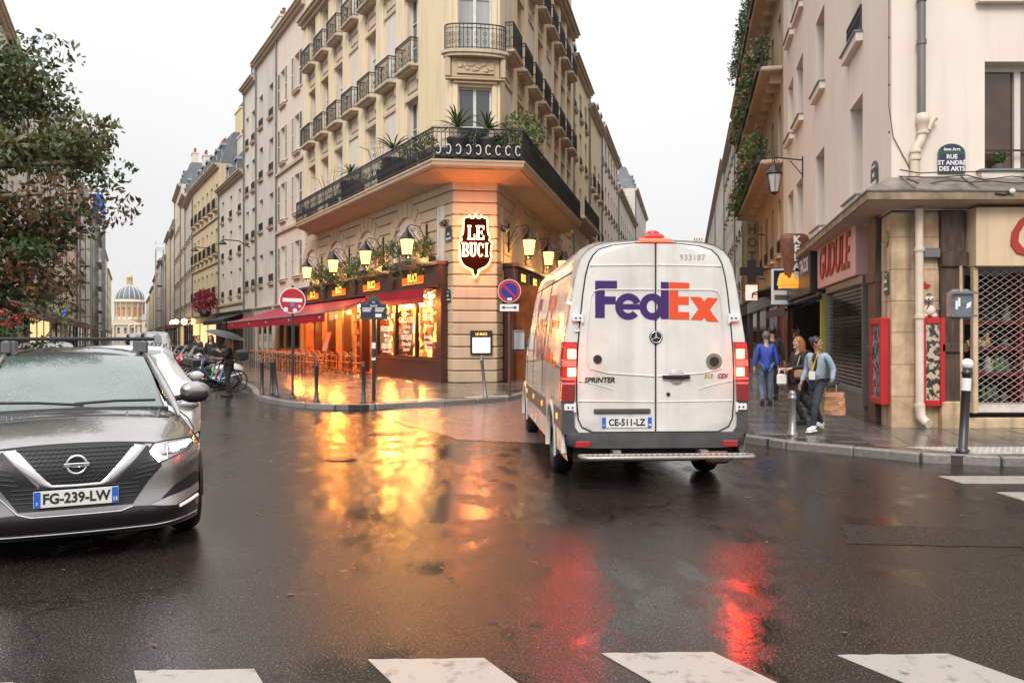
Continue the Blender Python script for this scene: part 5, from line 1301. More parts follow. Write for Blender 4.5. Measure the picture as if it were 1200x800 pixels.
# balcony plants
def bp(F, x, d, lab, **k): w = F.w(x, d); return plant((w[0], w[1], 7.22), lab, group='plants on the cafe balcony', **k)
bp(FC, WC-.1, .72, 'spiky palm in a pot at the left corner of the cafe balcony', kind='palm', h=1.3, m0=M_LEAF2, seed=1, pot=.7)
bp(FC, WC*.62, .7, 'dark round shrub in the middle of the corner balcony', r=.36, h=.6, n=260, seed=2, pot=.4)
bp(FC, WC*.28, .72, 'bright fan palm right of the corner balcony window', kind='palm', h=1.15, m0=M_LEAF2, seed=3, pot=.7)
bp(FC, .02, .74, 'low dark shrub on the corner balcony beside the fan palm', r=.34, h=.5, n=220, seed=33, pot=.4)
bp(FR, -.9, .62, 'tall leafy tree-like shrub at the right corner of the cafe balcony', r=.85, h=1.35, n=650, m0=M_LEAF2, seed=4, pot=.6, size=.085)
bp(FR, -2.6, .62, 'leafy shrub on the right arm of the cafe balcony', r=.55, h=.8, n=300, m0=M_LEAF2, seed=5, pot=.5)
bp(FR, -5.2, .62, 'low shrub in the middle of the right balcony arm', r=.5, h=.5, n=220, seed=6)
bp(FR, -7.6, .62, 'small palm on the right balcony arm', kind='palm', h=.7, m0=M_LEAF2, seed=7, pot=.5)
bp(FR, -10.8, .62, 'bare twiggy bush toward the end of the right balcony arm', kind='twig', h=1.1, m0=M_TWIG, seed=8)
bp(FL, .9, .62, 'dense shrub on the left balcony arm next to the corner palm', r=.5, h=.7, n=300, seed=9, pot=.5)
bp(FL, 2.2, .62, 'yellow green shrub on the left balcony arm', r=.42, h=.6, n=220, m0=M_LEAF2, seed=10, pot=.5)
bp(FL, 3.9, .62, 'spiky palm on the left balcony arm with leaves over the rail', kind='palm', h=1.3, m0=M_LEAF2, seed=11, pot=.85)
bp(FL, 4.9, .62, 'bare branched plant on the left balcony arm', kind='twig', h=1.2, m0=M_TWIG, seed=12, pot=.6)
bp(FL, 8.0, .62, 'dark shrub near the middle of the left balcony arm', r=.45, h=.6, n=220, seed=13, pot=.5)
bp(FL, 9.1, .62, 'spiky palm in the middle of the left balcony arm', kind='palm', h=1.2, m0=M_LEAF2, seed=14, pot=.85)
bp(FL, 11.6, .62, 'bare twig plant past the middle of the left balcony arm', kind='twig', h=1.3, m0=M_TWIG, seed=15, pot=.5)
bp(FL, 15.6, .62, 'black potted shrub at the far end of the left balcony', r=.4, h=.4, n=160, seed=16)
# curved balcony hooks
for i, x in enumerate((7.0, 14.2)):
    w = FL.w(x, .3); m = MB(); m.tube([(0, 0, 7.2), (0, .1, 8.6), (0, .25, 9.0), (0, .6, 9.1)], .014, 5); o = m.build('balcony_hook', M_IRON, None, (w[0], w[1], 0), FL.a); tag(o, ('curved thin iron hook standing on the left balcony', 'far curved iron hook on the left balcony')[i], 'hook')
# window box in the beige building and pot
w = RF.w(-1.83, -.1); plant((w[0], w[1], 4.36), 'round clipped green bush in the window of the beige corner building', r=.12, h=.2, n=260, seed=40, pot=.12, size=.03, pm=M_PIPEG)

# ------------------------------------------------------------------ street furniture
def polesign(x, y, h, tilt=0): pass
M_POLE = mat('dark_grey_pole', (.05, .05, .055), rough=.35, metal=.3)
# no-entry sign
X, Y = px(343, 20.9); ne = thing('no_entry_sign', 'round red no entry sign covered with stickers on a thin pole', 'road sign', (X, Y, .115), radians(8))
m = MB(); m.cyl((0, 0, 0), (0, 0, 2.75), .032, n=10); m.lathe([(.09, 0), (.09, .03), (.035, .06)], 10); m.build('pole', M_POLE, ne)
zc_ = 2.38
m = MB(); m.cyl((0, -.035, zc_), (0, -.05, zc_), .315, n=36, sm=False); m.build('disc_border', M_WHITEP, ne)
m = MB(); m.cyl((0, -.045, zc_), (0, -.055, zc_), .293, n=36, sm=False); m.build('disc', M_RED, ne)
m = MB(); m.T = Matrix.Translation((0, 0, zc_)) @ Matrix.Rotation(radians(2), 4, 'Y'); m.box(-.235, -.06, -.035, .235, -.055, .055); m.build('bar', M_WHITEP, ne)
for (dx, dz_, r, c) in ((.0, -.10, .06, (.12, .2, .45)), (-.16, -.22, .06, (.55, .7, .8)), (.06, -.24, .055, (.6, .72, .8)), (.17, -.14, .04, (.75, .6, .5))):
    m = MB(); m.cyl((dx, -.058, zc_+dz_), (dx, -.061, zc_+dz_), r, n=8, sm=False); m.build('sticker', mat('sticker_%d' % int(r*1000+c[0]*9), c, rough=.5), ne)
# no-parking sign
X, Y = px(597, 21.6); npk = thing('no_parking_sign', 'round blue and red no parking sign with an arrow plate below', 'road sign', (X, Y, .115), radians(-3))
m = MB(); m.cyl((0, 0, 0), (0, 0, 3.0), .032, n=10); m.build('pole', mat('brown_pole', (.12, .05, .035), rough=.4), npk); zc_ = 2.65
for nm, r, y, mm in (('disc_border', .295, -.045, M_WHITEP), ('disc_ring', .28, -.05, M_RED), ('disc', .205, -.055, mat('signal_blue', (.012, .03, .26), rough=.35))):
    m = MB(); m.cyl((0, -.03, zc_), (0, y, zc_), r, n=36, sm=False); m.build(nm, mm, npk)
m = MB(); m.T = Matrix.Translation((0, 0, zc_)) @ Matrix.Rotation(radians(45), 4, 'Y'); m.box(-.22, -.06, -.028, .22, -.055, .028); m.build('bar', M_RED, npk)
m = MB(); m.box(-.24, -.05, 2.14, .24, -.035, 2.32); m.build('arrow_plate', M_WHITEP, npk)
m = MB(); m.box(-.14, -.056, 2.225, .14, -.05, 2.245); m.prism([(-.2, 2.235), (-.12, 2.19), (-.12, 2.28)], -.056, -.05); m.prism([(.2, 2.235), (.12, 2.19), (.12, 2.28)], -.056, -.05); m.build('arrow', M_IRON, npk)
m = MB(); m.box(-.05, -.064, zc_-.24, .06, -.06, zc_-.17); m.build('sticker', M_WHITEP, npk)
# square name board on a pole
X, Y = px(438, 19.9); sb = thing('square_name_board', 'dark green bordered street board with white lettering on a tall pole', 'street sign', (X, Y, .115), radians(6))
m = MB(); m.cyl((0, 0, 0), (0, 0, 2.0), .045, n=10); m.cyl((0, 0, 1.0), (0, 0, 1.04), .055, n=10); m.build('pole', M_POLE, sb)
m = MB(); m.box(-.045, -.05, 1.22, .045, -.045, 1.36); m.box(-.045, -.05, .95, .045, -.045, 1.02); m.build('sticker', M_WHITEP, sb)
m = MB(); m.prism([(-.31, 1.9), (.31, 1.9), (.31, 2.27), (.17, 2.27), (.13, 2.38), (.04, 2.42), (0, 2.5), (-.04, 2.42), (-.13, 2.38), (-.17, 2.27), (-.31, 2.27)], -.05, .0); m.build('border', M_PLGRN, sb)
m = MB(); m.prism([(-.28, 1.93), (.28, 1.93), (.28, 2.24), (.14, 2.25), (.1, 2.35), (-.1, 2.35), (-.14, 2.25), (-.28, 2.24)], -.055, -.05); m.build('panel', M_PLBLUE, sb)
text('6e', .07, M_PLW, sb, (0, -.058, 2.30)); text('PLACE', .055, M_PLW, sb, (0, -.058, 2.21), bold=.002)
for sx in (-.145, .145):
    m = MB(); 
    for k in range(3): m.box(sx-.11, -.058, 2.15-k*.035, sx+.11-.02*k, -.055, 2.17-k*.035)
    m.build('small_print', M_PLW, sb)
m = MB(); m.box(.04, -.058, 1.95, .18, -.055, 2.03); m.build('sticker', M_WHITEP, sb)
# bollards
def bollard(x, y, h, label, tilt=(0, 0), white=False, r=.045, col=None, cat='bollard'):
    o = thing('bollard', label, cat, (x, y, .115), 0, 'bollards along the kerbs'); o.rotation_euler = (tilt[0], tilt[1], 0)
    m = MB(); m.lathe([(r*1.5, 0), (r*1.5, .04), (r, .06), (r, h-.12), (r*1.18, h-.11), (r*1.18, h-.08), (r, h-.07), (r, h-.03)]+([] if white else [(r*.9, h), (r*.5, h+.02), (.001, h+.025)]), 12); m.build('post', col or M_POLE, o)
    if white: m = MB(); m.sphere((0, 0, h+.02), r*1.35, 12, 8); m.lathe([(r*1.04, h-.32), (r*1.04, h-.16)], 12); m.build('cap', M_WHITEP, o)
    return o
BOL = [(307, 21.9, 'thin dark bollard at the left curve of the cafe kerb'), (318.5, 22.2, 'dark bollard just left of the leaning one on the cafe kerb'), (371, 19.35, 'dark bollard between the no entry sign and the name board'), (426, 19.15, 'dark bollard right beside the name board pole')]
for u, Y, lab in BOL: X = (u-600)/1000*Y; bollard(X, Y, .92, lab)
X, Y = px(325, 21.5); bollard(X, Y, .95, 'leaning dark bollard left of the no entry sign', (0, -.12))
X, Y = px(569, 20.9); bollard(X, Y, 1.02, 'leaning steel bollard with a pale ball top near the stone corner', (0, -.1), False, .04, M_GREY)
X, Y = px(928.5, 12.9); bollard(X, Y, .66, 'short grey steel bollard in front of the walking women', (0, 0), False, .055, mat('worn_steel', (.25, .24, .25), rough=.3, metal=.5))
X, Y = px(1128, 11.0); o = bollard(X, Y, 1.12, 'tall dark bollard with white head at the right pavement edge', (0, .055), True, .055, M_IRON)
# traffic light seen from behind
X, Y = px(1126, 11.6); tl = thing('traffic_signal', 'back of a small grey pedestrian signal on a thin pole by the grille', 'traffic light', (X, Y, .115), 0)
m = MB(); m.cyl((.015, 0, 0), (0, 0, 2.45), .02, n=8); m.build('pole', W_PIL, tl)
m = MB(); m.bbox(-.12, -.02, 1.72, .19, .2, 2.14, .05); m.build('housing', mat('grey_signal_back', (.10, .11, .14), (.16, .17, .2), sc=8, rough=.35), tl)
m = MB(); m.box(-.13, -.05, 2.07, .2, -.02, 2.10); m.box(-.13, -.05, 1.76, .2, -.02, 1.79); m.build('clamp', M_GREY, tl)
m = MB(); m.box(-.085, -.026, 1.86, -.055, -.02, 1.98); m.box(-.05, -.026, 1.9, -.02, -.02, 2.02); m.prism([(.06, 1.87), (.12, 1.9), (.13, 1.97), (.07, 1.94)], -.026, -.02); m.build('sticker', M_WHITEP, tl)
# kebab sign
def at_street(pa, proj, z): w = RS.w(wx(pa), proj); return w[0], w[1], z
x_, y_, _ = at_street(945, .35, 0); kb = thing('kebab_sign', 'brown doner shaped sign lettered KEBAB with painted flames', 'shop sign', (7.84, 23.7, 3.74), 0); kb.scale = (1.4,)*3
m = MB(); m.lathe([(.17, -.42), (.24, .0), (.29, .40), (.27, .48), (.2, .52), (.001, .53)], 18, sy=.45); m.build('body', mat('roast_brown', (.10, .035, .02), (.20, .07, .03), sc=14, rough=.5), kb)
for k, ch in enumerate('KEBAB'): text(ch, .2, M_WHITEP, kb, (0, -.15, .38-k*.175), bold=.008, depth=.02)
m = MB()
for k in range(9):
    x = -.26+k*.065; m.prism([(x-.045, -.5), (x+.045, -.5), (x+.03, -.38), (x+.01*(-1)**k, -.26-.05*(k % 3)), (x-.03, -.38)], -.16, .12)
m.box(-.28, -.14, -.56, .28, .12, -.48); m.build('flames', lit('flame_paint', (.9, .42, .06), .35), kb)
m = MB(); m.tube([(.25, .0, .3), (.75, .15, .3)], .02, 5); m.tube([(.22, 0, 0), (.75, .15, 0)], .02, 5); m.build('bracket', M_IRON, kb)
# hanging square sign under the kebab sign
x_, y_, _ = at_street(938, .4, 0); o = thing('projecting_sign', 'white projecting sign with a dark panel behind the kebab sign', 'shop sign', (x_+.15, y_+.8, 2.95), 0)
m = MB(); m.bbox(-.35, -.06, -.35, .35, .06, .75, .01); m.build('board', M_WHITEP, o); m = MB(); m.box(-.3, -.07, .1, .3, -.06, .7); m.build('panel', mat('dark_blue_panel', (.02, .03, .05), rough=.3), o); m = MB(); m.box(-.28, -.07, -.2, .28, -.06, -.05); m.build('strip', M_GREY, o)
m = MB(); m.tube([(.3, 0, .6), (.8, .2, .6)], .02, 5); m.build('bracket', M_IRON, o)
# wall street lantern on the beige building
def streetlamp(F, x, z, proj, label, s=1.0, side=0):
    w = F.w(x, 0); o = thing('wall_street_lamp', label, 'street lamp', (w[0], w[1], z), F.a, 'street lamps fixed to the house walls')
    m = MB(); m.tube([(0, 0, 0), (0, proj, .12)], .022, 6); m.tube([(0, 0, -.45), (0, proj*.45, .0)], .016, 5); m.tube([(0, proj-.12*(1-t/15)*cos(t*.7)-.02, .0-.12*(1-t/15)*sin(t*.7)+.02) for t in range(14)], .014, 5); m.cyl((0, proj, .12), (0, proj, -.12), .02, n=6); m.box(-.05, -.01, -.5, .05, .03, .1); m.build('bracket', M_IRON, o)
    m = MB(); m.lathe([(.03, -.05*s), (.08*s, -.14*s), (.2*s, -.28*s), (.22*s, -.32*s), (.20*s, -.33*s)], 8, (0, proj, 0)); m.lathe([(.03*s, -.86*s), (.1*s, -.80*s), (.11*s, -.78*s)], 6, (0, proj, 0))
    for k in range(6): a = 2*pi*k/6; m.cyl((.2*s*cos(a), proj+.2*s*sin(a), -.33*s), (.11*s*cos(a), proj+.11*s*sin(a), -.79*s), .01, n=4)
    m.build('lamp_cage', M_IRON, o)
    m = MB(); m.lathe([(.105*s, -.78*s), (.19*s, -.34*s)], 6, (0, proj, 0)); m.build('glass', mat('milky_lamp_glass', (.55, .52, .48), rough=.2), o)
    return o
streetlamp(RS, wx(941), 6.75, .8, 'old iron lantern on a scrolled bracket on the beige building', 1.15)
def armlamp(F, x, z, label, proj=1.6):
    w = F.w(x, 0); o = thing('arm_street_lamp', label, 'street lamp', (w[0], w[1], z), F.a, 'street lamps fixed to the house walls')
    m = MB(); m.tube([(0, 0, -.3), (0, proj*.4, .1), (0, proj, .15)], .035, 6); m.build('arm', M_IRON, o)
    m = MB(); m.lathe([(.05, .12), (.16, .0), (.3, -.14), (.3, -.18), (.001, -.2)], 12, (0, proj, 0)); m.build('lamp_head', M_POLE, o); return o
armlamp(FL, 33.2, 7.9, 'dark arm lamp on the pale narrow house on the left street', 1.8); armlamp(FL, 46.0, 8.6, 'dark arm lamp farther along the left street houses', 1.8)
armlamp(FMF, -12, 7.4, 'dark arm lamp on the far side of the left street', 1.6)
# hotel sign, pharmacy cross and small signs on the right street
M_HOT = mat('olive_hotel_sign', (.17, .14, .08), rough=.5)
w = RS.w(sD(36), .55); o = thing('hotel_sign', 'tall olive vertical HOTEL sign on the ochre brown house', 'hotel sign', (w[0]-.1, w[1], 5.0), 0); o.scale = (.72, 1, .78); m = MB(); m.bbox(-.4, -.12, -1.9, .4, .12, 1.9, .03); m.build('board', M_HOT, o)
for k, ch in enumerate('HOTEL'): text(ch, .7, mat('dark_bronze_letter', (.07, .06, .035), rough=.4), o, (0, -.13, 1.45-k*.72), bold=.02, depth=.03)
m = MB(); m.tube([(.4, 0, 1.2), (.8, 0, 1.2)], .03, 5); m.tube([(.4, 0, -1.2), (.8, 0, -1.2)], .03, 5); m.build('bracket', M_IRON, o)
w = RS.w(sD(31), 1.0); o = thing('pharmacy_cross', 'unlit black cross sign hanging above the right street', 'shop sign', (w[0], w[1], 4.0), 0); m = MB(); m.box(-.42, -.08, -.15, .42, .08, .15); m.box(-.15, -.081, -.42, .15, .081, .42); m.build('cross', M_IRON, o); m = MB(); m.tube([(.3, 0, .1), (1.1, .1, .1)], .03, 5); m.build('bracket', M_IRON, o)
m = MB(); m.box(-.2, -.06, -1.05, .2, .06, -.5); m.build('lit_panel', lit('pink_lit_panel', (1, .45, .4), .8), o)
awning_obj(FP, sD(30.2), sD(36), 3.5, .3, 1.0, .2, mat('olive_canvas', (.10, .10, .05), rough=.6), 'olive green awning at the foot of the planted house')
# small wall things on the beige building
w = RF.w(-.62, .0); o = thing('wall_lamp_box', 'dented metal wall light box on the ochre pillar', 'wall light', (w[0], w[1], 2.98), pi); m = MB(); m.bbox(-.14, .0, -.08, .14, .12, .08, .015); m.build('housing', M_GREY, o); o.rotation_euler = (0, 0, pi)
w = RF.w(-.55, .0); o = thing('red_mosaic', 'small red tile mosaic stuck on the ochre pillar', 'street art', (w[0], w[1]-.0, 2.46), 0); m = MB()
for (i, j) in ((0, 1), (-1, 0), (0, 0), (1, 0), (-2, -.2), (2, -.2), (-1, -1), (1, -1), (0, -1)): m.box(i*.035-.016, -.025, j*.035-.016, i*.035+.016, 0, j*.035+.016)
m.build('tile', M_RED, o)
w = RF.w(-.60, .0); o = thing('wall_figure', 'little plaster figure with two round eyes above the red framed case', 'street art', (w[0], w[1], 1.92), 0)
m = MB(); m.sphere((0, -.05, .12), .1, 10, 6, (1.1, .5, .9)); m.sphere((-.08, -.05, .04), .06, 8, 6, (1, .5, .7)); m.sphere((.08, -.05, .04), .06, 8, 6, (1, .5, .7)); m.build('body', W_ROSE, o)
m = MB(); m.sphere((-.035, -.06, .31), .04, 8, 6); m.sphere((.035, -.06, .31), .04, 8, 6); m.build('eye', M_WHITEP, o)
m = MB(); m.sphere((-.035, -.095, .31), .016, 6, 5); m.sphere((.035, -.095, .31), .016, 6, 5); m.tube([(0, -.06, .27), (-.02, -.08, .2), (-.06, -.08, .14)], .014, 5)
for s in (-1, 1): m.tube([(s*.08, -.05, .12), (s*.17, -.05, .12), (s*.19, -.05, .22)], .012, 5)
m.tube([(-.04, -.05, .37), (0, -.05, .40), (.04, -.05, .37)], .012, 5); m.build('limbs', mat('dark_clay', (.08, .05, .04), rough=.7), o)
w = RS.w(.28, .0); o = thing('green_badge', 'small green round badge high on the ochre stone pillar', 'badge', (w[0], w[1], 3.25), RS.a); m = MB(); m.cyl((0, 0, 0), (0, .03, 0), .13, n=16, sm=False); m.build('disc', mat('badge_green', (.12, .18, .03), (.3, .35, .08), sc=30, rough=.5, thr=(.45, .5)), o)
w = RF.w(-1.62, .62); o = thing('lamp_globe', 'small white globe lamp under the canopy edge', 'lamp', (w[0], w[1], 3.9), 0); m = MB(); m.sphere((0, -.02, 0), .045, 10, 8); m.build('globe', M_WHITEP, o); m = MB(); m.tube([(0, 0, .0), (-.1, .02, -.05), (-.25, .02, -.03)], .02, 5); m.build('cable', M_CABLE, o)
# scaffolds
M_SCAF = mat('galvanised_tube', (.42, .43, .45), (.34, .33, .33), sc=3, rough=.5)
def scaffold(F, x0, x1, H, label, sheet=None, net=None):
    w = F.w((x0+x1)/2, 0); o = thing('scaffold', label, 'scaffold', (w[0], w[1], 0), F.a); L = (x1-x0)/2
    m = MB(); n = max(2, int((x1-x0)/2.4))
    for i in range(n+1):
        x = -L+2*L*i/n
        for y in (.35, 1.5): m.cyl((x, y, 0), (x, y, H), .04, n=5)
    m.build('standard_pole', M_SCAF, o)
    m = MB()
    for k in range(1, int(H/2)+1):
        for y in (.35, 1.5):
            m.cyl((-L, y, k*2+1), (L, y, k*2+1), .045, n=4)
        for i in range(n+1): x = -L+2*L*i/n; m.cyl((x, .35, k*2), (x, 1.5, k*2), .045, n=4)
    m.build('ledger_pole', M_SCAF, o)
    m = MB()
    for k in range(1, int(H/2)+1, 2): m.box(-L, .5, k*2-.05, L, 1.3, k*2)
    m.build('deck', mat('scaffold_plank', (.42, .38, .34), (.3, .27, .24), sc=2, rough=.7), o)
    if sheet: m = MB(); m.box(-L-.1, 1.5, H-2.6, L+.1, 1.58, H+.3); m.box(-L-.1, .2, H+.2, L+.1, 1.58, H+.3); m.box(L+.02, .2, H-2.6, L+.1, 1.5, H+.2); m.build('sheet', sheet, o)
    if net: m = MB(); m.box(-L, 1.5, 4, L, 1.54, H-2.6); m.build('netting', net, o)
M_BLUE = mat('blue_tarpaulin', (.01, .12, .55), (.02, .2, .7), sc=1.2, rough=.5)
scaffold(FMF, -122, -105, 25, 'scaffold tower with a bright blue sheet on top on the left street', M_BLUE)
scaffold(FMF, -62, -59.5, 20, 'narrow scaffold with green netting on the pale house', None, mat('green_netting', (.14, .24, .15), (.2, .3, .2), sc=1, rough=.8))
F2F = Face(None, *F2)
scaffold(F2F, 62, 67, 16, 'bare grey scaffold tower on the right side of the left street')
# ------------------------------------------------------------------ the domed building at the end of the left street
dm = thing('domed_building', 'domed monument with slate ribbed dome and golden lantern closing the left street', 'building', (-181, 402, 0))
M_DST = mat('dome_stone', (.60, .50, .36), (.66, .56, .44), sc=.3, rough=.8, streak=.2); M_SLATE = mat('dome_slate', (.11, .13, .16), (.17, .19, .22), sc=.6, rough=.5)
m = MB(); m.box(-8.5, -6, 0, 8.5, 8, 7.5); m.prism([(-8.5, 7.5), (8.5, 7.5), (0, 10.4)], -6.2, 8); m.box(-8.9, -6.5, 7.2, 8.9, 8, 7.7); m.build('portico', M_DST, dm)
m = MB()
for x in (-6.3, -3.6, 3.6, 6.3): m.cyl((x, -6.6, 0), (x, -6.6, 7.2), .55, .48, 12)
m.build('column', M_DST, dm)
m = MB()
for x in (-5, -1.6, 1.6, 5): m.box(x-.6, -6.1, 3.4, x+.6, -5.98, 5.6); m.cyl((x, -6.1, 5.6), (x, -5.98, 5.6), .6, n=12)
m.build('window', M_SLATE, dm)
m = MB(); m.lathe([(6.6, 6), (6.6, 9.6), (6.9, 9.8), (6.3, 10.0), (6.3, 17.6), (7.0, 18.0), (7.0, 18.6), (6.4, 18.8), (6.2, 19.4)], 32, (0, 2, 0)); m.build('drum', M_DST, dm)
m = MB()
for k in range(16):
    a = 2*pi*k/16; c_, s_ = cos(a)*6.35, 2+sin(a)*6.35; m.T = Matrix.Translation((c_, s_, 0)) @ Matrix.Rotation(a, 4, 'Z')
    m.box(-.1, -.55, 11.5, .12, .55, 15.3); m.cyl((-.1, 0, 15.3), (.12, 0, 15.3), .55, n=12)
m.build('drum_window', mat('rust_window', (.5, .22, .08), rough=.6), dm)  # flat rust colour on the drum windows
m = MB()
for k in range(16): a = 2*pi*(k+.5)/16; m.cyl((cos(a)*6.55, 2+sin(a)*6.55, 10), (cos(a)*6.55, 2+sin(a)*6.55, 17.8), .28, n=6)
m.build('pilaster', M_DST, dm)
prof = [(6.2*cos(t), 19.4+6.6*sin(t)) for t in [radians(80*i/10) for i in range(11)]]
m = MB(); m.lathe(prof, 40, (0, 2, 0)); m.build('dome', M_SLATE, dm)
m = MB()
for k in range(16): a = 2*pi*k/16; m.tube([(r*1.01*cos(a), 2+r*1.01*sin(a), z) for r, z in prof], .26, 5)
m.build('dome_rib', mat('pale_lead', (.5, .52, .54), rough=.5), dm)
m = MB(); m.lathe([(1.5, 25.6), (1.6, 26.2), (1.0, 26.6), (.95, 29.4), (1.25, 29.6), (1.2, 30.0), (.9, 30.8), (.5, 31.4), (.2, 31.6), (.08, 33.6), (.001, 33.7)], 16, (0, 2, 0))
for k in range(8): a = 2*pi*k/8; m.cyl((1.3*cos(a), 2+1.3*sin(a), 26.4), (1.3*cos(a), 2+1.3*sin(a), 29.6), .16, n=6)
m.box(-.35, 1.95, 32.6, .35, 2.05, 32.75); m.build('lantern', mat('gilded_stone', (.6, .42, .18), (.66, .5, .25), sc=2, rough=.45), dm)
# low wings left and right of the dome
for x0, x1, H, lab in ((-206, -190, 11, 'low stone wing left of the domed monument'), (-172, -150, 9.5, 'low stone wing right of the domed monument')):
    house('stone_wing', lab, (x1, 396, pi), 0, x1-x0, H, [(2, 2.2), (6, 2)], 5, M_DST, 'none', 1.1, chim=0, near=False, dorm=False)
# ------------------------------------------------------------------ vehicles
def lerp(a, b, t): return a+(b-a)*t
def pint(tab, x):
    """smooth interpolation in a table [(x, v)]"""
    if x <= tab[0][0]: return tab[0][1]
    for (a, u), (b, v) in zip(tab, tab[1:]):
        if x <= b: t = (x-a)/(b-a); return lerp(u, v, t)
    return tab[-1][1]
def wheel(parent, x, y, r, w, rim_m, side=1, name='wheel', spokes=5, cap=False):
    """x lateral centre, y along; side = +1 if the outer face looks to +x"""
    o = link(name, None, parent, (x, y, r))
    m = MB(); pr = [(r*.62, -w/2), (r*.9, -w/2), (r*.98, -w*.38), (r, -w*.2), (r, w*.2), (r*.98, w*.38), (r*.9, w/2), (r*.62, w/2), (r*.6, 0), (r*.62, -w/2)]
    n = 28; vs = [(z, q*cos(2*pi*k/n), q*sin(2*pi*k/n)) for q, z in pr for k in range(n)]
    m.add(vs, [(i*n+k, i*n+(k+1) % n, (i+1)*n+(k+1) % n, (i+1)*n+k) for i in range(len(pr)-1) for k in range(n)], True)
    m.build('tyre', M_RUBBER, o)
    m = MB(); f = w*.5*side*.8
    pr = [(r*.63, f), (r*.58, f), (r*.55, f*.55), (r*.2, f*.4), (r*.16, f*.8), (.001, f*.85)]
    vs = [(z, q*cos(2*pi*k/n), q*sin(2*pi*k/n)) for q, z in pr for k in range(n)]
    if cap: m.add(vs, [(i*n+k, i*n+(k+1) % n, (i+1)*n+(k+1) % n, (i+1)*n+k) for i in range(len(pr)-1) for k in range(n)], True)
    else:
        m.add(vs[:3*n], [(i*n+k, i*n+(k+1) % n, (i+1)*n+(k+1) % n, (i+1)*n+k) for i in range(2) for k in range(n)], True)
        m.cyl((f*.1, 0, 0), (f*.8, 0, 0), r*.14, n=12)
        for k in range(spokes):
            a = 2*pi*k/spokes
            for d in (-.13, .13): m.tube([(f*.6, r*.1*cos(a), r*.1*sin(a)), (f*.75, r*.35*cos(a+d*.5), r*.35*sin(a+d*.5)), (f*.85, r*.6*cos(a+d), r*.6*sin(a+d))], .022*r/.34, 4)
    m.build('rim', rim_m, o)
    m = MB(); m.cyl((f*.0, 0, 0), (f*.12, 0, 0), r*.5, n=20); m.build('brake_disc', M_GREY, o)
    return o
M_RIM = mat('dirty_silver_rim', (.32, .32, .33), (.18, .18, .18), sc=9, rough=.3, metal=.8)
M_VAN = mat('wet_white_van_paint', (.72, .70, .66), (.56, .53, .48), sc=1.7, rough=.24, coat=.6, crough=.06, thr=(.4, .75), streak=.28, det=8)
M_VGREY = mat('grey_bumper_plastic', (.06, .055, .06), (.085, .08, .08), sc=5, rough=.42, bump=.1, bsc=120)
M_VCLAD = mat('brown_grey_cladding', (.14, .10, .095), (.17, .13, .12), sc=4, rough=.45)
M_SEAM = mat('black_rubber_seam', (.015, .015, .015), rough=.6)
M_PURP = mat('deep_purple_vinyl', (.045, .012, .12), rough=.35); M_ORNG = mat('bright_orange_vinyl', (.72, .075, .02), rough=.35)
VT = radians(3.2)
van = thing('delivery_van', 'white high roof delivery van seen from behind with brake lights lit', 'van', (1.515, 9.0, 0), VT)
HW = [(.30, .93), (.42, .955), (.60, .975), (.95, .985), (1.35, .975), (1.60, .955), (1.90, .905), (2.15, .865), (2.33, .83), (2.44, .79), (2.52, .725), (2.575, .63), (2.605, .5), (2.62, .3), (2.63, 0)]
def van_sec(y):
    """half outline at distance y from the rear: [(x, z)] bottom to top"""
    top = pint([(0, 2.63), (.5, 2.68), (4.6, 2.66), (5.0, 2.55), (5.45, 2.2), (6.0, 1.62), (6.35, 1.3), (6.75, 1.12), (6.9, .85)], y)
    wid = pint([(0, 1), (5.2, 1), (6.2, .95), (6.7, .86), (6.9, .72)], y)
    lean = pint([(0, 0), (.3, .012), (5, .012), (6, 0)], y)
    out = []
    for z, x in HW:
        zz = z if z < .95 else .95+(z-.95)*(top-.95)/(2.63-.95) if top > .95 else min(z, top)
        b = z if z > .5 else z
        for wy in (1.22, 5.54):
            d = abs(y-wy)
            if d < .45: 
                arch = sqrt(.45**2-d*d)+.335
                if z < .95: zz = max(zz, lerp(arch, .98, max(0, (z-.30)/.65)) if arch > .30 else zz)
        out.append((x*wid+lean*(1 if x > .1 else 0), zz))
    return out
ys = [0]+[.05*k for k in range(1, 139)]; ys = sorted(set(round(y, 3) for y in ys if y <= 6.9))
m = MB()
for s in (-1, 1): m.grid([[(s*x, y, z) for x, z in van_sec(y)] for y in ys], True, s > 0)
s0 = van_sec(6.9); m.add([(x, 6.9, z) for x, z in s0]+[(-x, 6.9, z) for x, z in s0[::-1]], [tuple(range(2*len(s0)-1, -1, -1))], False)
s0 = [(x, z) for x, z in van_sec(0) if z > .5]; 
m.add([(x, .012, z) for x, z in s0]+[(-x, .012, z) for x, z in s0[::-1]], [tuple(range(2*len(s0)))], False)
m.build('body', M_VAN, van)
m = MB(); m.box(-.86, .1, .28, .86, 6.7, .5); m.box(-.95, 1.75, .32, .95, 5.0, .45); m.box(-.5, .9, .25, .5, 1.5, .5); m.build('underbody', M_DARK, van)
m = MB()
for wy in (1.22, 5.54):
    for s in (-1, 1): m.box(s*.55, wy-.5, .4, s*.78, wy+.5, .95); 
m.build('wheel_well', M_DARK, van)
for s in (-1, 1):
    wheel(van, s*.86, 1.22, .335, .22, M_RIM, s, cap=True); wheel(van, s*.86, 5.54, .335, .22, M_RIM, s, cap=True)
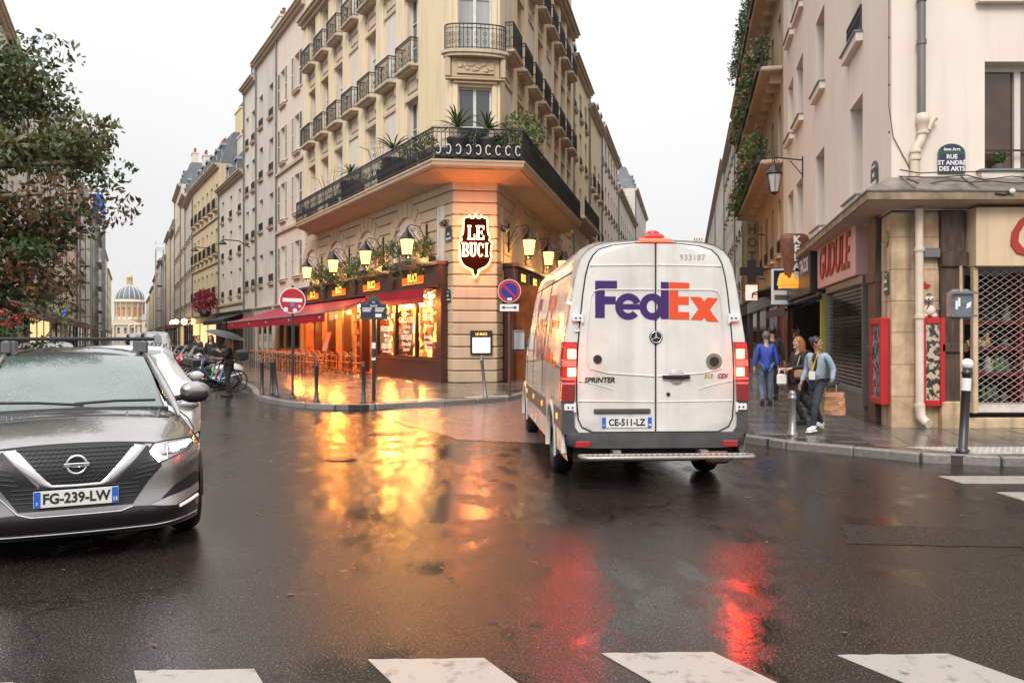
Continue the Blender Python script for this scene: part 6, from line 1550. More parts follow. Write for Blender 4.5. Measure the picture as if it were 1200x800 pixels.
# wheel arch flares, lower cladding and sill on both sides
for s in (-1, 1):
    m = MB()
    for wy in (1.22, 5.54):
        pts_o = [(wy+(.49)*cos(a), .335+.49*sin(a)) for a in [radians(-6+192*i/18) for i in range(19)]]
        rows_ = []
        for r_, xx in ((.44, .955), (.45, 1.0), (.50, 1.005), (.53, .985)):
            rows_.append([(s*xx, wy+r_*cos(a), .335+r_*sin(a)) for a in [radians(-8+196*i/18) for i in range(19)]])
        m.grid(rows_, True, s > 0)
    m.build('wheel_arch', M_VAN, van)
    m = MB()
    for a, b in ((1.78, 4.98), (.02, .68)): m.bbox(s*.96, a, .62, s*1.012, b, .86, .012)
    m.build('side_cladding', M_VCLAD, van)
    m = MB(); m.bbox(s*.93, 1.85, .34, s*.985, 4.95, .60, .01); m.bbox(s*.93, .1, .36, s*.985, .62, .60, .01); m.build('sill_panel', M_VAN, van)
    m = MB()
    for y in (.3, 2.1, 3.4, 4.7): m.bbox(s*1.01, y-.05, .72, s*1.022, y+.05, .78, .005)
    m.build('side_marker', lit('amber_marker', (1, .45, .05), .8), van)
def vx(y, z):  # side skin x at (y, z)
    sc = van_sec(y); 
    for (x0, z0), (x1, z1) in zip(sc, sc[1:]):
        if z0 <= z <= z1 and z1 > z0: return lerp(x0, x1, (z-z0)/(z1-z0))
    return sc[-1][0]
for s in (-1, 1):
    m = MB()
    for y in (2.25, 3.75, 4.9): m.tube([(s*(vx(y, z)+.001), y, z) for z in (.9, 1.2, 1.6, 1.9, 2.2, 2.35)], .007, 4)
    m.tube([(s*(vx(.02, z)+.001), .06, z) for z in (.6, .95, 1.2, 1.6, 1.9, 2.2, 2.4, 2.5)], .006, 4)
    m.tube([(s*(vx(y, 1.32+.10*sin(y))+.002), y, 1.26+.05*sin(y*.9)) for y in [.1+.2*k for k in range(30)]], .006, 4)
    m.tube([(s*(vx(y, 2.3)+.001), y, 2.3) for y in [.3+.2*k for k in range(24)]], .009, 4)
    m.build('side_seam', M_SEAM, van)
    m = MB(); w_ = [(4.95, 1.45), (5.0, 2.05), (5.35, 2.1), (5.95, 1.55), (5.9, 1.42)]
    vv = [(s*(vx(y, z)+.006), y, z) for y, z in w_]; m.add(vv, [tuple(range(5))] if s < 0 else [tuple(range(4, -1, -1))], False); m.build('cab_window', M_SHOPGLASS, van)
    # door mirror
    o = link('mirror', None, van, (s*.97, 5.4, 1.42))
    m = MB(); m.bbox(s*.02, -.08, -.05, s*.24, .08, .30, .03); m.tube([(-s*.06, .05, .05), (s*.05, 0, .05)], .03, 5); m.build('mirror_housing', M_VGREY, o)
    m = MB(); m.box(s*.045, -.09, -.02, s*.215, -.082, .26); m.build('mirror_glass', M_CHROME, o)
m = MB(); ws = [(5.02, 2.50), (5.45, 2.2), (6.0, 1.64), (6.3, 1.36)]
for i in range(3):
    (ya, za), (yb, zb) = ws[i], ws[i+1]; xa, xb = .78+.03*i, .80+.03*i
    m.add([(-xa, ya+.03, za+.02), (xa, ya+.03, za+.02), (xb, yb+.03, zb+.02), (-xb, yb+.03, zb+.02)], [(3, 2, 1, 0)], False)
m.build('windscreen', M_SHOPGLASS, van)
# rear doors: panels following the outline, seams between them
def outl(z, g): return max(0, pint([(a, b) for a, b in HW], z)-g)
zs_ = [.61, .66, .74, .95, 1.2, 1.5, 1.8, 2.05, 2.25, 2.38, 2.46, 2.52, 2.56, 2.585]
gap = [.30, .20, .165, .155, .15, .145, .13, .115, .11, .11, .115, .13, .19, .36]
for s in (-1, 1):
    m = MB(); P = [(s*outl(z, g), z) for z, g in zip(zs_, gap)]; inner = s*.006+ .0
    rws = []
    for k, f in enumerate((0, .04, .25, .6, .93, 1)):
        rws.append([(lerp(s*.008, x, f), (-.012 if 0 < k < 5 else -.0), z) for x, z in P])
    m.grid(rws, True, s < 0)
    m.build('rear_door', M_VAN, van)
m = MB()
for s in (-1, 1): m.tube([(s*(outl(z, g)+.006), .004, z) for z, g in zip(zs_, gap)], .009, 5)
m.tube([(-(outl(.61, .30)), .004, .602), ((outl(.61, .30)), .004, .602)], .008, 5); m.tube([(-(outl(2.585, .36)), .004, 2.592), ((outl(2.585, .36)), .004, 2.592)], .008, 5)
m.tube([(0, -.002, .6), (0, -.002, 2.59)], .0075, 4)
m.build('door_seam', M_SEAM, van)
# pressed edges of the door skins
m = MB()
for s in (-1, 1):
    def e(x, z): return (s*x, -.0125, z)
    m.tube([e(.02, 2.10), e(.60, 2.10), e(.66, 2.08), e(.69, 2.02), e(.735, 1.55), e(.735, 1.34), e(.70, 1.27), e(.5, 1.22), e(.02, 1.19)], .009, 5)
    m.tube([e(.02, 2.36), e(.7, 2.35)], .008, 5)
    m.tube([e(.02, .92), e(.815, .93)], .008, 5); 
    m.tube([e(.815, 1.14), e(.62, 1.10), e(.45, 1.05)], .006, 5)
m.build('door_pressing', M_VAN, van)
# hinges
for s in (-1, 1):
    for z, x in ((1.80, .775), (.865, .855), (2.34, .72)):
        if z > 2: continue
        m = MB(); m.bbox(s*(x-.0), -.035, z-.035, s*(x+.115), .0, z+.035, .008); m.cyl((s*(x+.005), -.03, z-.05), (s*(x+.005), -.03, z+.05), .014, n=8); o = m.build('hinge', M_WHITEP, van)
        b = MB(); 
        for dx in (.03, .075): b.cyl((s*(x+dx), -.04, z), (s*(x+dx), -.034, z), .011, n=6)
        link('bolt', b.mesh('bolt', M_IRON), o)
# tail lights
M_TRED = mat('red_lamp_lens', (.22, .004, .006), rough=.12, coat=1); M_TBR = lit('brake_lamp_glow', (1, .026, .006), 90); M_TAMB = lit('amber_red_lamp', (1, .04, .01), 60); M_TPALE = mat('pale_red_lens', (.55, .18, .18), rough=.15, coat=1)
for s in (-1, 1):
    o = link('tail_light', None, van, (0, 0, 0))
    def tb(z0, z1, mm, nm, d=.0):
        m = MB(); x0 = lambda z: s*(outl(z, 0)-.122); x1 = lambda z: s*(outl(z, 0)+.012)
        m.add([(x0(z0), -.035-d, z0), (x1(z0), -.015-d, z0), (x1(z1), -.015-d, z1), (x0(z1), -.035-d, z1), (x0(z0), .02, z0), (s*(outl(z0, 0)+.02), .13, z0), (s*(outl(z1, 0)+.02), .13, z1), (x0(z1), .02, z1)],
              [(0, 1, 2, 3), (1, 5, 6, 2), (0, 3, 7, 4), (3, 2, 6, 7), (0, 4, 5, 1)] if s > 0 else [(3, 2, 1, 0), (2, 6, 5, 1), (4, 7, 3, 0), (7, 6, 2, 3), (1, 5, 4, 0)], False)
        m.build(nm, mm, o)
    tb(.93, 1.10, M_TRED, 'lens'); tb(1.105, 1.125, M_TPALE, 'lens'); tb(1.13, 1.15, M_TRED, 'lens'); tb(1.155, 1.175, M_TPALE, 'lens'); tb(1.18, 1.29, M_TRED, 'lens'); tb(1.295, 1.36, M_TPALE, 'lens'); tb(1.365, 1.50, M_TRED, 'lens'); tb(1.505, 1.55, M_TRED, 'lens')
    xm = s*(outl(1.4, 0)-.075)
    m = MB(); m.bbox(xm-.045, -.052, 1.375, xm+.045, -.03, 1.475, .01); m.build('brake_lamp', M_TBR, o)
    m = MB(); m.bbox(xm-.045, -.052, 1.19, xm+.045, -.03, 1.28, .01); m.build('brake_lamp', M_TAMB, o)
    m = MB(); m.bbox(s*.86, -.065, .45, s*.70, -.05, .515, .005); m.build('reflector', mat('red_reflector', (.35, .01, .01), rough=.2, coat=1), van)
# roof lamp bar
m = MB(); m.bbox(-.17, -.03, 2.605, .17, .05, 2.64, .01); m.build('high_brake_lamp', lit('high_brake_glow', (1, .06, .03), 3), van)
m = MB(); m.bbox(-.11, .03, 2.63, .11, .2, 2.70, .03); m.sphere((.0, .14, 2.70), .075, 12, 7, (1, 1, .6)); m.build('camera_pod', M_RED, van)
# bumper and step
m = MB()
bz = [(.44, .90), (.47, .965), (.58, .985), (.60, .975)]
m.grid([[(x*t_, y_, z) for t_, y_ in ((-1, .35), (-1, .12), (-.985, .03), (-.94, -.03), (-.8, -.055), (0, -.065), (.8, -.055), (.94, -.03), (.985, .03), (1, .12), (1, .35))] for z, x in bz], True, False)
m.box(-.9, -.03, .56, .9, .1, .598)
for s in (-1, 1):
    m.add([(s*.985, -.005, .58), (s*.985, .14, .58), (s*.99, .14, .93), (s*.99, -.005, .93), (s*.80, -.025, .58), (s*.86, -.02, .66), (s*.87, -.02, .93)], [(0, 1, 2, 3), (4, 0, 3, 6, 5)] if s > 0 else [(3, 2, 1, 0), (5, 6, 3, 0, 4)], False)
m.build('bumper', M_VGREY, van)
m = MB(); m.T = Matrix.Translation((0.03, 0, 0))
m.tube([(-.84, -.12, .375), (-.86, -.16, .375), (-.84, -.30, .375), (-.78, -.32, .375), (.86, -.32, .375), (.92, -.30, .375), (.94, -.2, .375), (.9, -.12, .375)], .022, 8)
m.tube([(-.84, -.12, .375), (.9, -.12, .375)], .018, 6)
m.build('step_frame', mat('galvanised_step', (.42, .40, .36), (.3, .28, .25), sc=20, rough=.35, metal=.5), van)
m = MB(); m.T = Matrix.Translation((0.03, 0, 0))
for k in range(30): x = -.80+k*.0565; m.add([(x, -.31, .372), (x+.02, -.31, .372), (x+.032, -.13, .385), (x+.012, -.13, .385)], [(0, 1, 2, 3), (3, 2, 1, 0)], False); m.box(x+.004, -.30, .362, x+.02, -.14, .378)
m.box(-.5, -.12, .36, -.42, .3, .42); m.box(.42, -.12, .36, .5, .3, .42)
tag(m.build('step_tread', mat('galvanised_step', 0), van), kind='stuff')
m = MB(); m.bbox(.52, -.10, .27, .78, .2, .40, .03); m.build('tow_bracket', mat('rusty_steel', (.12, .07, .05), rough=.7), van)
# plate, handle, badge, lettering
def number_plate(parent, x, y, z, s, body, dep, rz=0, scale=1, lab=None):
    o = link('number_plate', None, parent, (x, y, z), rz)
    m = MB(); m.bbox(-.265*scale, -.008, -.058*scale, .265*scale, 0, .058*scale, .003); m.build('plate', mat('plate_white', (.70, .69, .64), rough=.35), o)
    for a, b in ((-.263, -.222), (.222, .263)): m = MB(); m.box(a*scale, -.0105, -.055*scale, b*scale, -.008, .055*scale); m.build('blue_band', mat('plate_blue', (.02, .12, .5), rough=.35), o)
    text(body, .098*scale, M_IRON, o, (0, -.010, -.001), bold=.0028*scale, depth=.002, sx=.88)
    text('F', .03*scale, M_PLW, o, (-.243*scale, -.012, -.03*scale)); text(dep, .032*scale, M_PLW, o, (.243*scale, -.012, -.028*scale), bold=.001)
    return o
number_plate(van, -.31, -.014, .705, 1, 'CE-511-LZ', '78')
m = MB(); m.bbox(-.72+.06, -.035, .80, -.06, -.01, .85, .008); m.build('plate_lamp_strip', M_VGREY, van)
m = MB(); m.bbox(.06, -.052, 1.165, .36, -.03, 1.20, .015); m.bbox(.08, -.05, 1.17, .12, -.0, 1.195, .005); m.bbox(.3, -.05, 1.17, .34, -.0, 1.195, .005); m.build('door_handle', M_SEAM, van)
m = MB(); m.lathe([(.09, 0), (.085, .008), (.001, .01)], 20); o = m.build('handle_recess', mat('recess_grey', (.42, .41, .39), rough=.4), van, (.22, -.012, 1.185), (pi/2, 0, 0))
m = MB(); m.cyl((.13, -.028, 1.0), (.13, -.008, 1.0), .02, n=12); m.cyl((-.62, -.028, 1.37), (-.62, -.008, 1.37), .045, n=16); m.cyl((.62, -.032, 1.345), (.62, -.02, 1.345), .05, n=16); m.build('lock', M_SEAM, van)
m = MB(); m.cyl((.62, -.022, 1.345), (.62, -.008, 1.345), .085, n=20); m.build('door_stop', mat('taupe_rubber', (.2, .17, .14), rough=.6), van)
o = link('star_badge', None, van, (0, -.02, 1.60)); m = MB(); m.cyl((0, 0, 0), (0, .012, 0), .07, n=24); m.build('badge_disc', M_SEAM, o)
m = MB(); m.torus((0, -.005, 0), .058, .007, 'y', 24, 6)
for a in (90, 210, 330): a = radians(a); m.tube([(0, -.008, 0), (.058*cos(a), -.004, .058*sin(a))], [.011, .004], 5)
m.build('star', M_CHROME, o)
text('SPRINTER', .075, M_SEAM, van, (-.60, -.018, 1.15), bold=.002, shear=.2, sx=1.0)
text('313', .062, mat('gold_badge', (.6, .42, .06), rough=.3, metal=.5), van, (.56, -.018, 1.19), shear=.2, bold=.002); text('CDI', .062, mat('maroon_badge', (.2, .03, .03), rough=.3), van, (.71, -.018, 1.19), shear=.2, bold=.002)
text('933187', .085, mat('grey_print', (.35, .33, .3), rough=.5), van, (.39, -.014, 2.44), space=1.1)
m = MB(); m.box(-.86, -.014, 1.66, -.81, -.012, 1.70); m.build('sticker', M_WHITEP, van)
text('O', .05, mat('green_print', (.05, .35, .15)), van, (-.835, -.016, 1.7))
# big two colour logo; units: z7 pixels -> metres
def logo(parent, to3, flip=False):
    k = lambda x, y: to3(x, y)
    def poly(pts, mm):
        vs = [k(*p) for p in pts]; m = MB(); m.add(vs, [tuple(range(len(vs)-1, -1, -1)) if not flip else tuple(range(len(vs)))], False); m.build('logo_letter', mm, parent)
    def ring(cx, cy, rx, ry, a0, a1, t, mm, n=22):
        m = MB(); o_ = [(cx+rx*cos(radians(a0+(a1-a0)*i/n)), cy-ry*sin(radians(a0+(a1-a0)*i/n))) for i in range(n+1)]; i_ = [(cx+(rx-t)*cos(radians(a0+(a1-a0)*i/n)), cy-(ry-t*.95)*sin(radians(a0+(a1-a0)*i/n))) for i in range(n+1)]
        m.grid([[k(*p) for p in o_], [k(*p) for p in i_]], False); m.build('logo_letter', mm, parent)
    poly([(395, 517), (498, 517), (498, 553), (440, 553), (440, 590), (492, 590), (492, 626), (440, 626), (440, 690), (395, 690)], M_PURP)
    ring(551, 637, 62, 62, 20, 318, 33, M_PURP); poly([(515, 625), (604, 625), (611, 650), (515, 650)], M_PURP)
    ring(664, 637, 60, 62, 0, 360, 34, M_PURP)
    poly([(705, 521), (743, 522), (743, 695), (705, 695)], M_PURP)
    poly([(745, 522), (840, 525), (840, 562), (788, 561), (788, 590), (838, 590), (838, 628), (788, 628), (788, 661), (840, 662), (840, 698), (745, 696)], M_ORNG)
    poly([(843, 590), (896, 592), (980, 708), (925, 706)], M_ORNG); poly([(926, 594), (978, 597), (902, 700), (846, 698)], M_ORNG)
def rear3(x, y):
    X, Z = (600+x/4-770.5)/111.3, 1.6+(395-(200+y/4))*.009
    # x grows right in the picture and on the rear
    return (X, -.0165-((x*7+y) % 5)*.0001, Z)
logo(van, rear3)
for s in (-1, 1):
    def side3(x, y, s=s):
        t = (x-395)/(980-395); y_ = (3.9-t*3.3) if s < 0 else .6+t*3.3
        Z = 2.15-(y-517)/(700-517)*.86
        return (s*(vx(y_, Z)+.006), y_, Z)
    logo(van, side3)

# ------------------------------------------------------------------ parked crossover, left foreground
M_GPAINT = mat('wet_graphite_paint', (.30, .285, .275), (.35, .335, .325), sc=3, rough=.22, metal=.8, coat=1.0, crough=.025, bump=.05, bsc=90)
M_HONEY = mat('black_grille', (.012, .012, .013), rough=.4)
M_LAMPC = lit('lit_headlamp', (.95, .93, 1), 25); M_DRL = lit('daytime_running_lamp', (1, .9, .85), 7)
M_GLASSG = mat('tinted_windscreen', (.05, .085, .075), (.09, .13, .115), sc=2, rough=.03, spec=.9, coat=1, crough=.02, bump=.04, bsc=120)
CT = radians(27)
car = thing('parked_crossover', 'wet graphite grey crossover with roof bars and a lit headlight', 'car', (-3.06, 6.0, 0), CT)
KX = .855
def shell(s, z):
    a = min(1.15, abs(s)/KX); r = .07*a*a+.34*max(0, (a-.55)/.45)**2.3
    r += .16*max(0, (z-.62)/.28)**1.8-.0*z; r += .10*max(0, (.34-z)/.2)**1.3
    r -= .03*math.exp(-((z-.33)/.1)**2)
    return r
def shp(s, z, off=0): return (s, shell(s, z)-off, z)
def hood_edge(s): a = abs(s)/KX; return .845-.075*a**2.2
# front skin
m = MB(); ss = [KX*(-1+2*i/32) for i in range(33)]
m.grid([[shp(s, lerp(.19, hood_edge(s), j/16)) for s in ss] for j in range(17)], True, False)
m.build('front_bumper', M_GPAINT, car)
# body: lofted from the edge of the front skin back
e_cols = [0, .2, .42, .62, .76]
def colset(y):
    """half section at y: list of (x, z) from the bonnet centre to the sill"""
    hz = pint([(.9, .968), (1.2, 1.008), (1.5, .99), (4.0, 1.02), (4.4, .9)], y)
    bz_ = max(.24, sqrt(max(0, .40**2-(y-.92)**2))+.33 if abs(y-.92) < .40 else 0, sqrt(max(0, .40**2-(y-3.56)**2))+.33 if abs(y-3.56) < .4 else 0)
    wd = pint([(.5, .985), (.9, 1.02), (1.5, .99), (3.0, .99), (3.6, 1.02), (4.2, .93), (4.4, .8)], y)*.9
    return [(0, hz+.015), (.22, hz+.012), (.46, hz), (.66, hz-.02), (.79*wd/.9, hz-.07), (.86*wd/.9, hz-.17), (wd*.985, .72), (wd, max(.6, bz_+.06)), (wd*.99, max(.42, bz_+.02)), (wd*.965, bz_)]
def front_cols(): 
    out = []
    for s in (0, .22, .46, .66): out.append((s, shell(s, hood_edge(s)), hood_edge(s)))
    for z in (.765, .70, .60, .48, .36, .20): out.append((KX if z < .76 else .8, shell(KX if z < .76 else .8, z), z))
    return out
ysx = [.62+.06*k for k in range(63)]+[4.37]
rowsx = []
fc = front_cols()
def blend(t):
    t2 = t; cs = colset(.62); return [(lerp(f[0], c[0], t2), lerp(f[1], .62, t), lerp(f[2], c[1], t2**.8 if t2 > 0 else 0)) for f, c in zip(fc, cs)]
rowsx += [blend(t) for t in (0, .15, .35, .6, .8)]
rowsx += [[(x, y, z) for x, z in colset(y)] for y in ysx]
m = MB()
for s in (-1, 1): m.grid([[(s*p[0], p[1], p[2]) for p in r] for r in rowsx], True, s > 0)
bk = colset(4.37); m.add([(x, 4.37, z) for x, z in bk]+[(-x, 4.37, z) for x, z in bk[::-1]], [tuple(range(2*len(bk)))], False)
m.build('body', M_GPAINT, car)
# bonnet creases
m = MB()
for s in (-1, 1): m.tube([(s*x, y, z) for x, y, z in ((.50, .30, .835), (.56, .6, .915), (.60, .9, .955), (.63, 1.15, .985))], .010, 6); m.tube([(s*x, y, z) for x, y, z in ((.25, .2, .855), (.3, .5, .91), (.36, .9, .975), (.4, 1.2, 1.012))], .006, 6)
m.build('bonnet_crease', M_GPAINT, car)
m = MB(); m.tube([(s, shell(s, hood_edge(s))-.002, hood_edge(s)-.004) for s in [KX*.93*(-1+2*i/24) for i in range(25)]], .007, 5)
for s in (-1, 1): m.tube([(s*KX*.93, shell(KX*.93, hood_edge(KX*.93)), hood_edge(KX*.93)), (s*.845, .62, .86), (s*.84, .9, .915), (s*.80, 1.25, .955)], .006, 5)
m.build('bonnet_gap', M_SEAM, car)
def patch(poly, mm, name, off=.006, th=0, sub=3):
    bm = bmesh.new(); vs = [bm.verts.new((x, 0, z)) for x, z in poly]; f = bm.faces.new(vs)
    bmesh.ops.triangulate(bm, faces=[f]); 
    for _ in range(sub): bmesh.ops.subdivide_edges(bm, edges=[e for e in bm.edges if e.calc_length() > .05], cuts=1, use_grid_fill=True); bmesh.ops.triangulate(bm, faces=bm.faces)
    for v in bm.verts: v.co.y = shell(v.co.x, v.co.z)-off
    bm.normal_update()
    for f in bm.faces:
        if f.normal.y > 0: f.normal_flip()
        f.smooth = True
    me = bpy.data.meshes.new(name); bm.to_mesh(me); bm.free(); me.materials.append(mm); return link(name, me, car)
def ribbon(pts, r, mm, name, off=.01, flat=1, close=False):
    m = MB(); out = []
    for (a, b) in zip(pts, pts[1:]):
        for i in range(6): t = i/6; out.append((lerp(a[0], b[0], t), lerp(a[1], b[1], t)))
    out.append(pts[-1]); m.tube([shp(s, z, off) for s, z in out], r, 8); return m.build(name, mm, car)
mir = lambda P: [(-x, z) for x, z in P[::-1]]
# black area: V-shaped grille and lower intake
patch([(-.42, .833), (-.2, .84), (0, .842), (.2, .84), (.42, .833), (.47, .80), (.40, .52), (.36, .40), (-.36, .40), (-.40, .52), (-.47, .80)], M_HONEY, 'grille', .004, sub=4)
patch([(-.47, .80), (-.40, .52), (-.36, .40), (-.47, .56), (-.56, .655), (-.545, .70)], M_HONEY, 'side_grille', .0045); patch([(.47, .80), (.545, .70), (.56, .655), (.47, .56), (.36, .40), (.40, .52)], M_HONEY, 'side_grille', .0045)
m = MB()
for k in range(9):
    z = .60+k*.027; w_ = .14+(z-.58)*.95
    for i in range(-14, 15):
        x = i*.036+(.018 if k % 2 else 0)
        if abs(x) < w_: m.tube([shp(x-.015, z, .010), shp(x, z-.008, .013), shp(x+.015, z, .010)], .0035, 4, False)
tag(m.build('grille_mesh', mat('dark_grille_mesh', (.05, .05, .052), rough=.3), car), kind='stuff')
m = MB()
for k in range(4):
    z = .46+k*.03
    m.tube([shp(x, z, .008) for x in [-.40+.05*i for i in range(17)]], .004, 4)
m.build('lower_grille_slat', mat('dark_grille_mesh', 0), car)
for s in (-1, 1):
    m = MB()
    for k in range(4): z = .58+k*.035; m.tube([shp(s*(.36+.02*k), z, .009), shp(s*(.50+.01*k), z+.02, .009)], .005, 4)
    m.build('side_grille_slat', mat('dark_grille_mesh', 0), car)
# chrome V
vp = [(-.56, .80), (-.50, .79), (-.27, .585), (-.22, .572), (.22, .572), (.27, .585), (.50, .79), (.56, .80)]
m = MB()
rA = [(-.46, .81), (-.24, .555), (-.17, .545), (0, .543), (.17, .545), (.24, .555), (.46, .81)]; rB = [(-.375, .82), (-.185, .60), (-.15, .575), (0, .572), (.15, .575), (.185, .60), (.375, .82)]
def dens(P, n=8):
    o_ = []
    for a, b in zip(P, P[1:]):
        for i in range(n): t = i/n; o_.append((lerp(a[0], b[0], t), lerp(a[1], b[1], t)))
    return o_+[P[-1]]
a_, b_ = dens(rA), dens(rB); mid = [((p[0]+q[0])/2, (p[1]+q[1])/2) for p, q in zip(a_, b_)]
m.grid([[shp(*p, .006) for p in a_], [shp(*p, .028) for p in mid], [shp(*p, .006) for p in b_]], True, False); m.build('chrome_v_bar', mat('satin_chrome', (.62, .60, .6), rough=.16, metal=1), car)
o = link('round_badge', None, car, shp(0, .705, .028)); m = MB(); m.torus((0, 0, 0), .062, .011, 'y', 28, 8); m.bbox(-.082, -.012, -.014, .082, .006, .014, .004); m.build('ring', M_CHROME, o)
m = MB(); m.cyl((0, .002, 0), (0, .012, 0), .055, n=24, sm=False); m.build('badge_disc', M_HONEY, o); text('NISSAN', .022, M_SEAM, o, (0, -.014, 0), bold=.0008, space=1.1)
number_plate(car, .0, shell(0, .50)-.045, .485, 1, 'FG-239-LW', '13')
# lower chrome line
ribbon([(-.74, .60), (-.62, .60), (-.54, .575), (-.36, .385), (-.28, .36), (.28, .36), (.36, .385)], .007, M_CHROME, 'chrome_trim', .008)
ribbon([(-.84, .235), (-.5, .222), (0, .22), (.5, .222), (.84, .235)], .0065, M_CHROME, 'chrome_trim', .010)
patch([(-.80, .36), (-.36, .385), (-.28, .365), (.28, .365), (.36, .385), (.80, .36), (.85, .28), (.84, .2), (.0, .192), (-.84, .2), (-.85, .28)], mat('black_lower_bumper', (.02, .016, .018), rough=.3, coat=.4), 'lower_bumper', .004, sub=4)
# headlights
for s in (-1, 1):
    P = [(.46, .765), (.505, .822), (.60, .832), (.72, .832), (.805, .825), (.815, .765), (.75, .735), (.58, .685), (.53, .665)]
    P = [(s*x, z) for x, z in P]; P = P if s > 0 else P[::-1]
    patch([(x, z) for x, z in P], M_SEAM, 'headlight_surround', .008)
    c = (sum(p[0] for p in P)/len(P), sum(p[1] for p in P)/len(P)); Q = [(c[0]+(x-c[0])*.93, c[1]+(z-c[1])*.86) for x, z in P]
    h = patch(Q, mat('clear_headlamp', (.52, .50, .52), (.35, .33, .36), sc=14, rough=.08, metal=.5, coat=1), 'headlight', .016)
    Q = [(s*x, z) for x, z in ((.62, .74), (.64, .815), (.79, .812), (.80, .775), (.73, .75))]; Q = Q if s > 0 else Q[::-1]
    if s > 0:
        for (cx, cz, rr_) in ((.665, .772, .034), (.735, .784, .026)): patch([(cx+rr_*cos(2*pi*k/14), cz+rr_*.8*sin(2*pi*k/14)) for k in range(14)], M_LAMPC, 'lit_lamp', .024)
        patch([(.62, .80), (.79, .806), (.795, .79), (.63, .786)], M_LAMPC, 'lit_lamp', .023)
    ribbon([(s*.56, .735), (s*.66, .742), (s*.79, .768)], .004, M_SEAM, 'lamp_divider', .022); ribbon([(s*.60, .82), (s*.60, .70)], .004, M_CHROME, 'lamp_divider', .021)
    ribbon([(s*.57, .80), (s*.51, .75), (s*.58, .705)], .006, M_DRL, 'running_lamp', .022); ribbon([(s*.535, .795), (s*.485, .755), (s*.54, .69)], .004, M_LAMPC, 'running_lamp', .02)
    # fog lamp recess, blade and lamp
    R = [(.56, .42), (.66, .50), (.83, .56), (.855, .53), (.85, .47), (.66, .415)]; R = [(s*x, z) for x, z in R]; R = R if s > 0 else R[::-1]
    patch(R, M_HONEY, 'fog_recess', .005)
    R = [(.47, .385), (.60, .425), (.855, .465), (.858, .41), (.66, .355)]; R = [(s*x, z) for x, z in R]; R = R if s > 0 else R[::-1]
    patch(R, mat('silver_blade', (.5, .5, .5), rough=.25, metal=.7), 'silver_blade', .022)
    R = [(.62, .345), (.86, .395), (.86, .35), (.66, .315)]; R = [(s*x, z) for x, z in R]; R = R if s > 0 else R[::-1]
    patch(R, M_HONEY, 'fog_surround', .012); ribbon([(s*.69, .342), (s*.84, .372)], .012, lit('fog_lamp', (1, .8, .7), .25), 'fog_lamp', .02)
# greenhouse
def gh(y): 
    return pint([(1.12, 1.0), (1.35, 1.13), (1.65, 1.29), (1.95, 1.415), (2.15, 1.465), (2.6, 1.50), (3.2, 1.49), (3.6, 1.45), (3.95, 1.32), (4.25, 1.05)], y)
def ghw(y): return pint([(1.12, .73), (1.95, .60), (2.3, .585), (3.2, .58), (3.8, .55), (4.25, .6)], y)
def ghb(y): return pint([(1.12, .74), (1.5, .80), (2.2, .81), (3.6, .80), (4.25, .68)], y)
m = MB(); rws = []
for k in range(9):   # windscreen
    y = 1.14+k*.11; w_ = ghw(y)*.94; rws.append([(w_*t, y+.13*t*t*(1-k/12), gh(y)-.02*t*t+.004) for t in [-1+.125*j for j in range(17)]])
m.grid(rws, True, False); m.build('windscreen', M_GLASSG, car)
m = MB()   # roof
m.grid([[(ghw(y)*t, y+.04*t*t, gh(y)+.004-.05*abs(t)**3) for t in [-1+.125*j for j in range(17)]] for y in [2.02+.1*k for k in range(17)]], True, False)
m.build('roof', M_GPAINT, car)
m = MB()
m.grid([[(ghw(y)*t, y, gh(y)-.03*abs(t)**3) for t in [-1+.25*j for j in range(9)]] for y in [3.62+.1*k for k in range(7)]], True, False); m.build('rear_window', M_GLASSG, car)
